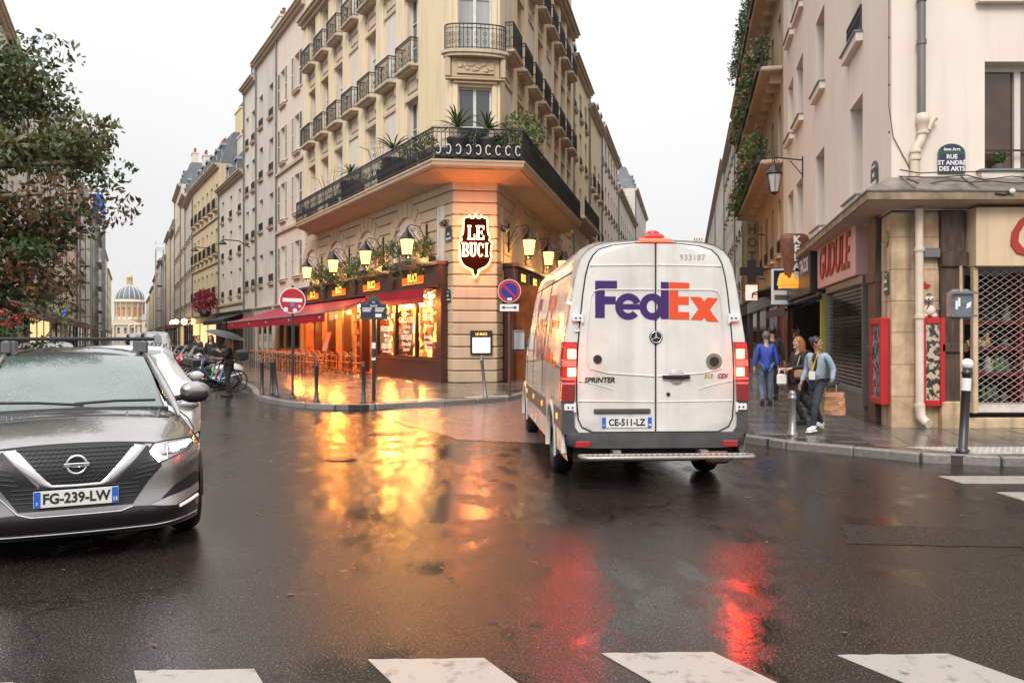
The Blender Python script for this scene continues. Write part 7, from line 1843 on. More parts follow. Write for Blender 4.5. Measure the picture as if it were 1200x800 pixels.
for s in (-1, 1):
    m = MB(); m.grid([[(s*ghb(y), y, .98), (s*(ghw(y)*.55+ghb(y)*.45), y, (.98+gh(y)-.06)/2), (s*(ghw(y)*.99), y, max(.985, gh(y)-.06))] for y in [1.25+.12*k for k in range(25)]], True, s > 0); m.build('side_window', M_GLASSG, car)
    m = MB(); m.tube([(s*.775, 1.02, .93), (s*.765, 1.15, .985), (s*.735, 1.3, 1.075), (s*.67, 1.65, 1.24), (s*.612, 1.95, 1.37), (s*.59, 2.1, 1.42)], [.012, .026, .034, .036, .034, .03], 8); m.tube([(s*.592, 2.05, 1.41), (s*.585, 2.6, 1.455), (s*.58, 3.2, 1.44), (s*.56, 3.7, 1.37), (s*.62, 4.2, 1.06)], .03, 8)
    m.tube([(s*.80, 2.3, .98), (s*.585, 2.35, 1.44)], .035, 6); m.build('pillar', M_GPAINT, car)
    # mirror
    o = link('wing_mirror', None, car, (s*.92, 1.62, 1.09))
    m = MB(); m.T = Matrix.Translation((s*.05, 0, .02)) @ Matrix.Rotation(s*radians(12), 4, 'Z'); m.sphere((0, 0, 0), 1, 18, 12, (.135, .085, .085)); m.build('mirror_cap', M_GPAINT, o)
    m = MB(); m.T = Matrix.Translation((s*.05, 0, .0)) @ Matrix.Rotation(s*radians(12), 4, 'Z'); m.sphere((0, .01, -.025), 1, 16, 8, (.133, .085, .07)); m.T = Matrix.Identity(4); m.tube([(-s*.12, 0, -.05), (s*.0, 0, -.03)], .028, 6); m.build('mirror_foot', M_SEAM, o)
    m = MB(); m.cyl((s*.05, .08, .01), (s*.05, .086, .01), .07, n=14); m.build('mirror_glass', M_CHROME, o)
    wheel(car, s*.80, .92, .335, .22, M_RIM, s); wheel(car, s*.80, 3.56, .335, .22, M_RIM, s)
    m = MB()
    for wy in (.92, 3.56): m.grid([[(s*xx, wy+r_*cos(a), .335+r_*sin(a)) for a in [radians(0+180*i/14) for i in range(15)]] for r_, xx in ((.385, .86), (.39, .905), (.43, .905), (.45, .88))], True, s > 0)
    m.build('arch_cladding', M_SEAM, car)
m = MB(); m.box(-.75, .3, .2, .75, 4.2, .5); m.box(-.7, .5, .5, .7, 4.1, .85); m.build('underbody', M_DARK, car)
m = MB()
for (xa, ya, xb, yb) in ((-.62, 1.17, .05, 1.12), (-.02, 1.13, .60, 1.16)): m.tube([(xa, ya+.03, gh(ya+.03)+.03), ((xa+xb)/2, (ya+yb)/2+.02, gh(1.16)+.045), (xb, yb+.02, gh(yb+.02)+.03)], .012, 5)
m.build('wiper', M_SEAM, car)
m = MB(); m.tube([(-.70, 1.18, .985), (-.35, 1.12, 1.0), (0, 1.10, 1.005), (.35, 1.12, 1.0), (.70, 1.18, .985)], .022, 6); m.build('cowl', M_SEAM, car)
o = link('roof_bars', None, car)
for y in (2.35, 3.15):
    m = MB(); m.bbox(-.68, y-.04, 1.565, .68, y+.04, 1.60, .012); m.build('crossbar', M_SEAM, o)
    m = MB()
    for s in (-1, 1): m.bbox(s*.53, y-.06, 1.44, s*.62, y+.06, 1.57, .02)
    m.build('bar_foot', mat('grey_foot', (.12, .12, .13), rough=.4), o)
m = MB(); m.bbox(-.10, 1.98, 1.36, .10, 2.1, 1.385, .01); m.build('sensor_housing', M_SEAM, car)

m = MB(); rq = random.Random(4)
for i in range(900):
    x = rq.uniform(-.6, .6); y = rq.uniform(.25, 2.0); z = (lerp(.86, .985, min(1, (y-.2)/.75)) if y < 1.1 else gh(y))-.03*x*x
    if y > 1.1 and abs(x) > ghw(y)*.9: continue
    r = rq.uniform(.0015, .004); m.add([(x-r, y, z), (x, y-r, z), (x+r, y, z), (x, y+r, z), (x, y, z+r*1.6)], [(0, 1, 4), (1, 2, 4), (2, 3, 4), (3, 0, 4)], True)
tag(m.build('raindrops', mat('water_drop', (.5, .52, .52), rough=.05, spec=1, coat=1), car), kind='stuff')
patch([(-.5, .0), (-.5, .01), (-.49, .01)], M_WHITEP, 'sticker') if False else None
# generic parked car and small van farther back
def simple_car(label, loc, rz, paint, van_=False, cat='car'):
    o = thing('parked_car', label, cat, loc, rz)
    Lc, Hc = (4.9, 1.95) if van_ else (4.3, 1.48); hw = .9
    tab = ([(0, .55), (.1, .85), (.9, 1.05), (1.5, 1.85), (2.0, Hc), (4.6, Hc-.03), (4.9, 1.0)] if van_ else [(0, .5), (.08, .72), (.9, .92), (1.15, .97), (1.75, 1.33), (2.2, Hc-.02), (3.3, Hc-.02), (3.9, 1.15), (4.25, 1.0), (4.3, .7)])
    m = MB(); ysc = [Lc*i/50 for i in range(51)]; rr_ = []
    for y in ysc:
        t = pint(tab, y); e = min(1, .80+.2*min(1, y/.5))*min(1, .85+.15*min(1, (Lc-y)/.5)); bot = .25
        for wy in (.85, Lc-.85):
            if abs(y-wy) < .38: bot = max(bot, sqrt(.38**2-(y-wy)**2)+.32)
        wt = hw*.72 if t > 1.05 else hw*.85
        rr_.append([(hw*e, bot), (hw*e*1.0, max(bot+.02, min(.6, t-.12))), (hw*e*.97, max(bot+.05, min(.92, t-.05))), (lerp(hw*.95, wt, min(1, max(0, t-.95)/.4))*e, max(bot+.06, t-.05)), (wt*.8*e, t-.008), (0, t+.01)])
    for s in (-1, 1): m.grid([[(s*x, y, z) for (x, z) in r] for y, r in zip(ysc, rr_)], True, s > 0)
    for r, y, f in ((rr_[0], 0, 0), (rr_[-1], Lc, 1)): P = [(x, y, z) for x, z in r]+[(-x, y, z) for x, z in r[::-1]]; m.add(P, [tuple(range(len(P))) if f else tuple(range(len(P)-1, -1, -1))], False)
    m.build('body', paint, o)
    ya, yb = (1.0, 1.85) if van_ else (1.2, 1.95)
    m = MB(); m.grid([[(hw*.74*t, y+.05*t*t, pint(tab, y)+.02-.03*t*t) for t in (-1, -.5, 0, .5, 1)] for y in [ya+(yb-ya)*i/5 for i in range(6)]], True, False); m.build('windscreen', M_GLASSG, o)
    for s in (-1, 1):
        m = MB(); m.grid([[(s*hw*.965, y, 1.0), (s*hw*.80, y, max(1.01, pint(tab, y)-.12))] for y in [ya+.25+(Lc-.9-ya-.25)*i/8 for i in range(9)]], True, s > 0); m.build('side_window', M_GLASSG, o)
        for wy in (.85, Lc-.85): wheel(o, s*.80, wy, .32, .2, M_RIM, s, cap=True)
        m = MB(); m.sphere((s*.66, .08, .66), 1, 10, 6, (.16, .1, .08)); m.build('headlight', mat('clear_headlamp', 0), o)
        m = MB(); m.sphere((s*.98, ya+.35, 1.0), 1, 10, 6, (.11, .07, .07)); m.build('wing_mirror', paint, o)
    m = MB(); m.box(-.5, -.03, .35, .5, .02, .55); m.build('grille', M_HONEY, o); m = MB(); m.box(-.26, -.045, .4, .26, -.03, .5); m.build('number_plate', M_WHITEP, o)
    m = MB(); m.box(-.7, .3, .18, .7, Lc-.3, .4); m.build('underbody', M_DARK, o)
    return o
M_WPAINT = mat('wet_white_paint', (.68, .68, .68), rough=.2, coat=.8); M_BPAINT = mat('wet_dark_paint', (.03, .03, .035), rough=.2, coat=.8)
aS = radians(28)
simple_car('white car standing just behind the graphite crossover', (-5.1, 11.6, 0), aS, M_WPAINT)
simple_car('white delivery van far down the left street', (-21.7, 52.5, 0), aS, M_WPAINT, True, 'van')
simple_car('white box van farther along, mostly hidden behind the nearer white van', (-31.0, 71, 0), aS, M_WPAINT, True, 'van')
simple_car('dark parked car behind the white car on the left', (-12.3, 22.5, 0), aS, M_BPAINT)

# ------------------------------------------------------------------ motorbikes, scooters, bicycles
def moto(label, paint, loc, rz, lean=.12, scooter=False, screen=True):
    o = thing('scooter' if scooter else 'motorbike', label, 'scooter' if scooter else 'motorbike', loc, rz, 'two wheelers parked along the left street'); o.rotation_euler = (0, lean, rz)
    r = .24 if scooter else .31
    for y, nm in ((0, 'wheel'), (1.35, 'wheel')):
        w_ = link('wheel', None, o, (0, y, r))
        m = MB(); m.torus((0, 0, 0), r-.05, .055, 'x', 22, 8); m.build('tyre', M_RUBBER, w_)
        m = MB(); m.torus((0, 0, 0), r-.11, .018, 'x', 18, 5); m.cyl((-.05, 0, 0), (.05, 0, 0), .05, n=8)
        for k in range(5): a = k*2*pi/5; m.tube([(0, 0, 0), (0, (r-.1)*cos(a), (r-.1)*sin(a))], .014, 4)
        m.build('rim', M_GREY, w_)
    m = MB()
    if scooter:
        m.grid([[(x*.19, .28+.05*abs(x)+.02*j, .38+.12*j) for x in (-1, -.5, 0, .5, 1)] for j in range(6)], True, False); m.grid([[(x*.19, .33+.05*abs(x)+.02*j, .38+.12*j) for x in (-1, -.5, 0, .5, 1)] for j in range(6)], True, True)
        m.bbox(-.17, .3, .30, .17, .95, .38, .03); m.sphere((0, 1.2, .6), 1, 14, 8, (.21, .5, .22)); m.sphere((0, .34, 1.0), 1, 12, 8, (.2, .12, .12)); m.sphere((0, .02, .42), 1, 12, 8, (.1, .26, .12))
    else:
        m.sphere((0, .58, .82), 1, 14, 9, (.17, .32, .16)); m.sphere((0, 1.28, .84), 1, 12, 8, (.13, .32, .09)); m.sphere((0, .1, .88), 1, 12, 8, (.17, .16, .19)); m.sphere((0, .0, .62), 1, 10, 6, (.08, .3, .05))
    m.build('bodywork', paint, o)
    m = MB()
    if not scooter: m.bbox(-.16, .42, .32, .16, .95, .66, .05); m.cyl((-.2, .6, .42), (.2, .6, .42), .1, n=10)
    m.tube([(0, 0, r), (0, .22, .78), (0, .3, 1.0)], .035, 6); m.tube([(0, 1.35, r), (0, .9, .45), (0, .5, .5)], .035, 6); m.build('engine_frame', mat('dark_engine', (.05, .05, .052), rough=.4, metal=.5), o)
    m = MB(); m.tube([(.2, .9, .3), (.22, 1.3, .42), (.22, 1.6, .5)], [.035, .05, .055], 8); m.build('exhaust', M_CHROME, o)
    m = MB(); m.sphere((0, 1.0, .86 if not scooter else .84), 1, 14, 8, (.15, .42, .07)); m.build('seat', M_SEAM, o)
    m = MB(); m.tube([(-.38, .42, 1.02), (-.2, .32, 1.06), (.2, .32, 1.06), (.38, .42, 1.02)], .018, 6)
    for s in (-1, 1): m.tube([(s*.25, .32, 1.06), (s*.3, .28, 1.25)], .008, 4); m.sphere((s*.32, .27, 1.28), 1, 8, 5, (.07, .015, .045))
    m.build('handlebar', M_IRON, o)
    m = MB(); m.sphere((0, -.02 if not scooter else .24, .9 if not scooter else 1.0), 1, 10, 6, (.09, .06, .08)); m.build('headlight', mat('clear_headlamp', 0), o)
    if screen: m = MB(); m.grid([[(x*.17*(1-j*.08), .1+.06*j+.06*x*x, 1.0+.09*j) for x in (-1, -.5, 0, .5, 1)] for j in range(5)], True, False); m.build('windshield', mat('smoked_screen', (.12, .14, .15), rough=.1, coat=.6), o)
    if scooter: m = MB(); m.bbox(-.2, 1.45, .9, .2, 1.8, 1.2, .05); m.build('top_box', M_SEAM, o)
    return o
def bike(label, paint, loc, rz, basket=True):
    o = thing('bicycle', label, 'bicycle', loc, rz, 'two wheelers parked along the left street'); o.rotation_euler = (0, .08, rz)
    for y in (0, 1.08):
        w_ = link('wheel', None, o, (0, y, .33)); m = MB(); m.torus((0, 0, 0), .31, .02, 'x', 26, 6); m.build('tyre', M_RUBBER, w_); m = MB(); m.cyl((-.03, 0, 0), (.03, 0, 0), .03, n=6)
        for k in range(12): a = k*pi/6; m.cyl((0, 0, 0), (0, .3*cos(a), .3*sin(a)), .003, n=3, caps=False)
        m.build('rim', M_GREY, w_)
    m = MB(); m.tube([(0, 0, .33), (0, .12, .75), (0, .15, 1.0)], .022, 6); m.tube([(0, .13, .7), (0, .35, .42), (0, .6, .32), (0, .72, .75)], .03, 6); m.tube([(0, .6, .32), (0, 1.08, .33), (0, .7, .68)], .018, 6); m.build('frame', paint, o)
    m = MB()
    for y in (0, 1.08): m.grid([[(x*.04, y-.36*cos(a), .33+.36*sin(a)) for x in (-1, 0, 1)] for a in [radians(20+140*i/10) for i in range(11)]], True, False)
    m.build('mudguard', paint, o)
    m = MB(); m.sphere((0, .76, .93), 1, 10, 6, (.09, .14, .04)); m.cyl((0, .72, .7), (0, .74, .9), .015, n=6); m.build('saddle', M_SEAM, o)
    m = MB(); m.tube([(-.28, .28, 1.08), (-.1, .15, 1.05), (.1, .15, 1.05), (.28, .28, 1.08)], .014, 5); m.build('handlebar', M_IRON, o)
    if basket: m = MB(); m.bbox(-.17, -.18, .78, .17, .06, .98, .02); m.build('basket', M_IRON, o)
    return o
PN = {'black': mat('black_bike_paint', (.015, .015, .017), rough=.25, coat=.6), 'red': mat('red_bike_paint', (.42, .02, .02), rough=.25, coat=.6), 'white': mat('white_bike_paint', (.66, .66, .65), rough=.3, coat=.5), 'green': mat('green_bike_paint', (.03, .3, .1), rough=.35), 'blue': mat('blue_bike_paint', (.03, .22, .5), rough=.35), 'grey': mat('grey_bike_paint', (.2, .2, .21), rough=.3, metal=.5), 'maroon': mat('maroon_bike_paint', (.16, .02, .05), rough=.3, coat=.5)}
def along(s, off):   # point along the left kerb line: s metres beyond (-8.9, 28.4), off metres into the street
    return (-8.9+UD[0]*s-.8825*off, 28.4+UD[1]*s-.4704*off, 0)
park = atan2(-.4704, -.8825)-pi/2+pi
seq = [('bicycle', 'blue'), ('bicycle', 'red'), ('bicycle', 'green'), ('scooter', 'white'), ('moto', 'black'), ('moto', 'red'), ('scooter', 'grey'), ('moto', 'maroon'), ('scooter', 'black'), ('moto', 'white'), ('moto', 'black'), ('scooter', 'red'), ('moto', 'grey'), ('scooter', 'white'), ('moto', 'black'), ('moto', 'maroon'), ('scooter', 'black'), ('moto', 'red'), ('scooter', 'grey'), ('moto', 'black'), ('scooter', 'white'), ('moto', 'black')]
OR = ['nearest the woman with the umbrella', 'second in the row from the umbrella', 'third in the row from the umbrella', 'fourth in the row from the umbrella', 'fifth in the row from the umbrella', 'sixth in the row from the umbrella', 'seventh in the row from the umbrella', 'eighth in the row', 'ninth in the row', 'tenth in the row', 'eleventh in the row', 'twelfth in the row', 'thirteenth in the row', 'fourteenth in the row', 'fifteenth in the row', 'sixteenth in the row', 'seventeenth in the row', 'eighteenth in the row', 'fourth from the far end of the row', 'third from the far end of the row', 'second from the far end of the row', 'last at the far end of the row']
rr = random.Random(5); s_ = -3.7
for i, (k, c) in enumerate(seq):
    p = along(s_, .35+rr.uniform(-.1, .1)); q = along(s_, 2.0); a = atan2(q[1]-p[1], q[0]-p[0])-pi/2+pi+rr.uniform(-.15, .15)
    start = q
    kind = {'bicycle': 'bicycle', 'scooter': 'scooter', 'moto': 'motorbike'}[k]; lab = '%s %s parked at the kerb, %s' % (c, kind, OR[i])
    if k == 'bicycle': bike(lab, PN[c], (q[0], q[1], 0), a, True)
    else: moto(lab, PN[c], (q[0], q[1], 0), a, .12, k == 'scooter', i % 2 == 0)
    s_ += .75 if k == 'bicycle' else 1.0
# ------------------------------------------------------------------ people
def skinmesh(name, pts, edges, mm, parent=None, sub=2):
    me = bpy.data.meshes.new(name); me.from_pydata([p[:3] for p in pts], edges, []); o = bpy.data.objects.new(name, me); C.objects.link(o)
    md = o.modifiers.new('skin', 'SKIN'); md.use_smooth_shade = True
    for i, p in enumerate(pts):
        v = me.skin_vertices[0].data[i]; r = p[3]; v.radius = r if isinstance(r, tuple) else (r, r); v.use_root = (i == 0)
    s = o.modifiers.new('sub', 'SUBSURF'); s.levels = s.render_levels = sub
    dg = bpy.context.evaluated_depsgraph_get(); m2 = bpy.data.meshes.new_from_object(o.evaluated_get(dg)); m2.name = name
    C.objects.unlink(o); bpy.data.objects.remove(o)
    m2.materials.clear(); m2.materials.append(mm)
    for p in m2.polygons: p.use_smooth = True
    return link(name, m2, parent)
SKIN_ = mat('skin_tone', (.52, .30, .21), (.48, .27, .19), sc=20, rough=.5); SKIN2 = mat('brown_skin_tone', (.36, .19, .12), rough=.5)
def person(label, loc, rz, top, legs, shoe, hair, sk=SKIN_, H=1.68, P=None, long_hair=True, coat=0, head_turn=0, inner=None, bare=False, hat=None, hairc=None):
    o = thing('person', label, 'person', loc, rz); o.scale = (H/1.7,)*3
    J = dict(pel=(0, 0, .93), ch=(0, 0, 1.22), nk=(0, 0, 1.42), hd=(0, -.015, 1.56), tp=(0, 0, 1.63),
             hL=(.09, 0, .88), hR=(-.09, 0, .88), kL=(.10, -.02, .49), kR=(-.10, -.02, .49), aL=(.10, .0, .09), aR=(-.10, 0, .09),
             sL=(.165, 0, 1.37), sR=(-.165, 0, 1.37), eL=(.22, .02, 1.10), eR=(-.22, .02, 1.10), wL=(.23, -.06, .86), wR=(-.23, -.06, .86))
    J.update(P or {})
    names = ['pel', 'ch', 'nk', 'hd', 'tp', 'hL', 'kL', 'aL', 'hR', 'kR', 'aR', 'sL', 'eL', 'wL', 'sR', 'eR', 'wR']
    R = dict(pel=.10, ch=.105, nk=.05, hd=(.072, .085), tp=.07, hL=.08, hR=.08, kL=.052, kR=.052, aL=.036, aR=.036, sL=.05, sR=.05, eL=.036, eR=.036, wL=.025, wR=.025)
    pts = [J[n]+(R[n],) for n in names]; ix = {n: i for i, n in enumerate(names)}
    E = [('pel', 'ch'), ('ch', 'nk'), ('nk', 'hd'), ('hd', 'tp'), ('pel', 'hL'), ('hL', 'kL'), ('kL', 'aL'), ('pel', 'hR'), ('hR', 'kR'), ('kR', 'aR'), ('ch', 'sL'), ('sL', 'eL'), ('eL', 'wL'), ('ch', 'sR'), ('sR', 'eR'), ('eR', 'wR')]
    E = [(ix[a], ix[b]) for a, b in E]
    for s, w, e, sg in (('L', 'wL', 'eL', 1), ('R', 'wR', 'eR', -1)):
        d = (Vector(J[w])-Vector(J[e])).normalized(); side = d.cross(Vector((sg, 0, 0))); side = side.normalized() if side.length > .1 else Vector((0, 1, 0)); nrm = d.cross(side).normalized()
        palm = Vector(J[w])+d*.06; pi_ = len(pts); pts.append(tuple(palm)+((.026, .014),)); E.append((ix[w], pi_))
        for k, (off, ln) in enumerate(((-.024, .07), (-.008, .08), (.008, .075), (.024, .06))):
            q = palm+d*.03+side*off; i0 = len(pts); pts.append(tuple(q)+(.009,)); E.append((pi_, i0)); q2 = q+d*ln*.55+nrm*(.01); pts.append(tuple(q2)+(.008,)); E.append((i0, i0+1)); q3 = q2+d*ln*.35+nrm*.022; pts.append(tuple(q3)+(.007,)); E.append((i0+1, i0+2))
        q = palm-side*.03+d*.0; i0 = len(pts); pts.append(tuple(q)+(.010,)); E.append((pi_, i0)); pts.append(tuple(q+d*.035-side*.015)+(.008,)); E.append((i0, i0+1))
    skinmesh('body', pts, E, sk, o)
    # face
    h = Vector(J['hd']); ca, sa = cos(head_turn), sin(head_turn)
    f = link('face', None, o, tuple(h), head_turn)
    m = MB(); m.sphere((0, 0, .01), 1, 18, 12, (.078, .092, .112)); m.tube([(0, -.085, .03), (0, -.103, .005), (0, -.088, -.012)], [.008, .014, .01], 6)
    for s in (-1, 1): m.sphere((s*.079, .005, .005), 1, 8, 6, (.012, .02, .032))
    m.sphere((0, -.068, -.075), 1, 10, 6, (.035, .03, .03)); m.build('head', sk, f)
    m = MB()
    for s in (-1, 1): m.sphere((s*.031, -.082, .028), 1, 8, 5, (.013, .008, .007)); m.tube([(s*.015, -.088, .05), (s*.045, -.078, .052)], .004, 4)
    m.build('eye', M_SEAM, f); m = MB(); m.sphere((0, -.09, -.04), 1, 10, 5, (.025, .01, .008)); m.build('mouth', mat('lip_colour', (.35, .10, .09), rough=.5), f)
    m = MB()
    m.sphere((0, .018, .035), 1, 18, 12, (.092, .097, .105))
    if long_hair == 'bun': m.sphere((0, .10, .07), .055, 12, 8)
    elif long_hair:
        rr = random.Random(3)
        for k in range(16):
            a = pi*(-.05+1.1*k/15); x, y = .085*cos(a), .02+.08*sin(a)
            m.tube([(x, y, .06), (x*1.12, y*1.15, -.05), (x*1.2+rr.uniform(-.015, .015), y*1.15, -.15), (x*1.0+rr.uniform(-.02, .02), y*1.2+.01, -.24-rr.random()*.05)], [.03, .03, .028, .012], 6)
    m.build('hair', hair, f)
    # trousers, jacket, shoes
    if legs is not None:
        n2 = ['pel', 'hL', 'kL', 'aL', 'hR', 'kR', 'aR']; rr_ = dict(pel=.125, hL=.098, hR=.098, kL=.068, kR=.068, aL=.055, aR=.055)
        skinmesh('trousers', [J[n]+(rr_[n],) for n in n2], [(0, 1), (1, 2), (2, 3), (0, 4), (4, 5), (5, 6)], legs, o)
    mid = tuple((Vector(J['pel'])+Vector(J['ch']))/2)
    pel = tuple(Vector(J['pel'])-Vector((0, 0, coat+.03)))
    pp = [J['ch']+(.145,), mid+(.135,), pel+(.15+coat*.15,), tuple(Vector(J['nk'])-Vector((0, 0, .03)))+(.07,)]
    ee = [(0, 1), (1, 2), (0, 3)]
    for s in 'LR':
        i = len(pp); wv = Vector(J['w'+s]); ev = Vector(J['e'+s]); end = ev+(wv-ev)*(.35 if bare else .96)
        pp += [J['s'+s]+(.072,), J['e'+s]+(.056,), tuple(end)+(.042,)]; ee += [(0, i), (i, i+1), (i+1, i+2)]
    skinmesh('jacket', pp, ee, top, o)
    if inner:
        m = MB(); m.sphere((0, -.075, 1.18), 1, 12, 10, (.075, .065, .22)); m.build('shirt', inner, o)
    for s in 'LR':
        a = Vector(J['a'+s]); m = MB(); m.T = Matrix.Translation(a) @ Matrix.Rotation((P or {}).get('tilt'+s, 0), 4, 'X')
        m.sphere((0, -.055, -.045), 1, 14, 8, (.047, .135, .05)); m.bbox(-.046, -.185, -.09, .046, .075, -.065, .012); m.sphere((0, .02, -.01), 1, 10, 6, (.045, .055, .06)); m.build('shoe', shoe, o)
    return o
C_DENIM = mat('pale_denim', (.30, .38, .46), (.24, .31, .39), sc=25, bump=.9, bsc=11, rough=.8); C_NAVY = mat('dark_navy_cloth', (.015, .022, .035), (.03, .04, .055), sc=12, bump=.9, bsc=11, rough=.8); C_BLACK = mat('black_cloth', (.012, .011, .013), (.02, .018, .02), sc=10, bump=.9, bsc=11, rough=.8)
C_WHITE = mat('white_leather', (.75, .74, .70), rough=.5); C_ROYAL = mat('royal_blue_jacket', (.02, .05, .32), (.03, .07, .38), sc=6, bump=.9, bsc=11, rough=.6); C_JEANS = mat('blue_jeans', (.08, .11, .17), (.13, .17, .24), sc=10, bump=.9, bsc=11, rough=.8)
HB = mat('black_hair', (.012, .009, .008), (.03, .022, .02), sc=60, rough=.4); HBR = mat('auburn_hair', (.22, .07, .02), (.34, .13, .04), sc=50, rough=.4); HBL = mat('light_brown_hair', (.45, .22, .10), (.6, .34, .17), sc=50, rough=.4)
# woman in the pale denim jacket, striding to the left of the shutter
Xw, Yw = px(958, 13.35)
walkA = dict(hL=(.08, -.02, .87), kL=(.10, -.22, .50), aL=(.08, -.26, .12), hR=(-.08, .0, .87), kR=(-.06, -.03, .48), aR=(-.06, .22, .13), tiltR=-.35, tiltL=.05,
             eL=(.25, .10, 1.12), wL=(.27, .02, .90), eR=(-.25, .05, 1.10), wR=(-.27, -.08, .87))
w1 = person('woman in pale denim jacket with yellow lanyard and white sneakers carrying a brown paper bag', (Xw, Yw, .118), radians(-52), C_DENIM, C_NAVY, C_WHITE, HB, SKIN2, 1.50, walkA, long_hair='bun', head_turn=radians(95), inner=C_BLACK)
m = MB(); m.tube([(-.05, -.08, 1.38), (-.02, -.14, 1.2), (.0, -.16, 1.08)], .010, 5); m.tube([(.05, -.08, 1.38), (.02, -.14, 1.2), (.0, -.16, 1.08)], .010, 5); m.build('lanyard', mat('yellow_ribbon', (.7, .42, .03), rough=.6), w1)
m = MB(); m.bbox(-.06, -.178, .93, .06, -.166, 1.08, .004); m.build('badge', C_WHITE, w1)
def held(name, label, cat, root, at): p = root.matrix_basis @ Vector(at); return thing(name, label, cat, tuple(p), root.rotation_euler.z)
hb = held('paper_bag', 'crumpled brown paper bag in the hand of the woman in denim', 'bag', w1, (.31, .04, .78))
M_KRAFT = mat('kraft_paper', (.42, .20, .10), (.5, .26, .14), sc=9, rough=.8, bump=.3, bsc=14)
m = MB(); rws = []
for j in range(6):
    z = -.40+j*.07; w_, d_ = .14-.006*j, .08+.006*sin(j*2); rws.append([(x*w_+.008*sin(j*3+i), y*d_+.008*cos(j*2+i*2), z) for i, (x, y) in enumerate(((-1, -1), (0, -1.15), (1, -1), (1.05, 0), (1, 1), (0, 1.1), (-1, 1), (-1.05, 0), (-1, -1)))])
m.grid(rws, False); m.add(rws[0][:-1], [tuple(range(7, -1, -1))], False); m.build('bag', M_KRAFT, hb)
m = MB(); m.tube([(-.06, -.06, -.06), (-.05, -.04, .06), (.05, -.04, .06), (.06, -.06, -.06)], .006, 4); m.build('handle', M_KRAFT, hb)
o = held('folded_umbrella', 'small folded black umbrella held above the paper bag', 'umbrella', w1, (.30, -.02, .87)); m = MB(); m.tube([(0, .16, .02), (0, .05, .0), (0, -.12, -.05)], [.03, .045, .012], 8); m.build('cloth', C_BLACK, o)
# second woman behind her, auburn hair, black clothes, striding left with bags
Xw, Yw = px(936, 14.6)
walkB = dict(hL=(.08, 0, .87), kL=(.08, -.12, .47), aL=(.08, .05, .09), hR=(-.08, .02, .87), kR=(-.08, .10, .50), aR=(-.08, .42, .16), tiltR=-.7, eL=(.24, -.02, 1.12), wL=(.16, -.26, 1.08), eR=(-.24, -.02, 1.12), wR=(-.16, -.26, 1.06))
w2 = person('woman with auburn hair in black coat and wide trousers, walking behind the denim jacket', (Xw, Yw, .118), radians(-78), C_BLACK, C_BLACK, C_BLACK, HBR, SKIN_, 1.50, walkB, coat=.1)
o = held('tan_handbag', 'tan leather handbag under the arm of the auburn haired woman', 'bag', w2, (.20, -.02, .98)); m = MB(); m.bbox(-.05, -.17, -.09, .05, .17, .09, .04); m.build('bag', mat('tan_leather', (.34, .20, .09), rough=.5), o); m = MB(); m.tube([(0, -.14, .06), (-.02, -.05, .3), (-.03, .03, .32), (0, .14, .06)], .01, 5); m.build('strap', mat('tan_leather', 0), o)
o = held('white_tote_bag', 'small white bag hanging from the hand of the auburn haired woman', 'bag', w2, (.0, -.36, .98)); m = MB(); m.bbox(-.04, -.09, -.20, .04, .09, .0, .03); m.build('bag', C_WHITE, o); m = MB(); m.tube([(0, -.06, -.02), (0, -.04, .08), (0, .04, .08), (0, .06, -.02)], .008, 4); m.build('handle', C_WHITE, o)
# man in royal blue from behind, with a second person in front of him
Xw, Yw = px(898, 18.6); walkC = dict(kL=(.10, -.06, .49), aL=(.1, .10, .10), kR=(-.1, -.04, .49), aR=(-.10, -.08, .09), wL=(.26, .0, .88), wR=(-.26, .02, .88))
person('person in royal blue jacket and jeans seen from behind', (Xw, Yw, .118), radians(172), C_ROYAL, C_JEANS, M_SEAM, mat('grey_hair', (.12, .11, .11), rough=.6), SKIN_, 1.62, walkC, long_hair=False, coat=.14)
Xw, Yw = px(905, 20.2); person('person in dark clothes walking just ahead of the royal blue jacket', (Xw, Yw, .118), radians(175), C_BLACK, C_BLACK, M_SEAM, HB, SKIN2, 1.76, walkC, long_hair=False, coat=.1)
# man at the tacos counter
w = RS.w(wx(947), .35); person('man in black t-shirt leaning at the tacos counter', (w[0], w[1], .118), radians(65), C_BLACK, C_BLACK, M_SEAM, HB, SKIN_, 1.78, dict(wL=(.2, -.25, 1.05), wR=(-.2, -.25, 1.05)), long_hair=False, bare=True)
# woman with the umbrella, at the parked bikes
Xw, Yw = px(268, 23.0)
w3 = person('woman with long light brown hair in black coat under a dark umbrella', (Xw, Yw, 0), radians(-62), C_BLACK, C_BLACK, M_SEAM, HBL, SKIN_, 1.60, dict(eL=(.2, -.1, 1.15), wL=(.1, -.24, 1.28), eR=(-.23, -.02, 1.12), wR=(-.15, -.2, 1.0), kL=(.08, -.05, .48), aL=(.08, .03, .09)), coat=.22)
ub = held('umbrella', 'open dark grey umbrella tilted over the long haired woman', 'umbrella', w3, (.09, -.22, 1.38)); ub.rotation_euler = (radians(-4), radians(15), radians(-20))
m = MB(); nseg = 8; rws = []
for j in range(6):
    t = j/5; rws.append([(.52*sin(t*1.25)/sin(1.25)*cos(2*pi*k/32)*(1-.05*t*abs(sin(4*2*pi*k/32))), .52*sin(t*1.25)/sin(1.25)*sin(2*pi*k/32)*(1-.05*t*abs(sin(4*2*pi*k/32))), .36+.17*(cos(t*1.25)-cos(1.25))) for k in range(33)])
m.grid(rws, True); m.build('canopy', mat('wet_grey_canvas', (.035, .038, .045), rough=.45), ub)
m = MB(); m.cyl((0, 0, -.1), (0, 0, .54), .008, n=6); m.cyl((0, 0, -.2), (0, 0, -.08), .015, n=6)
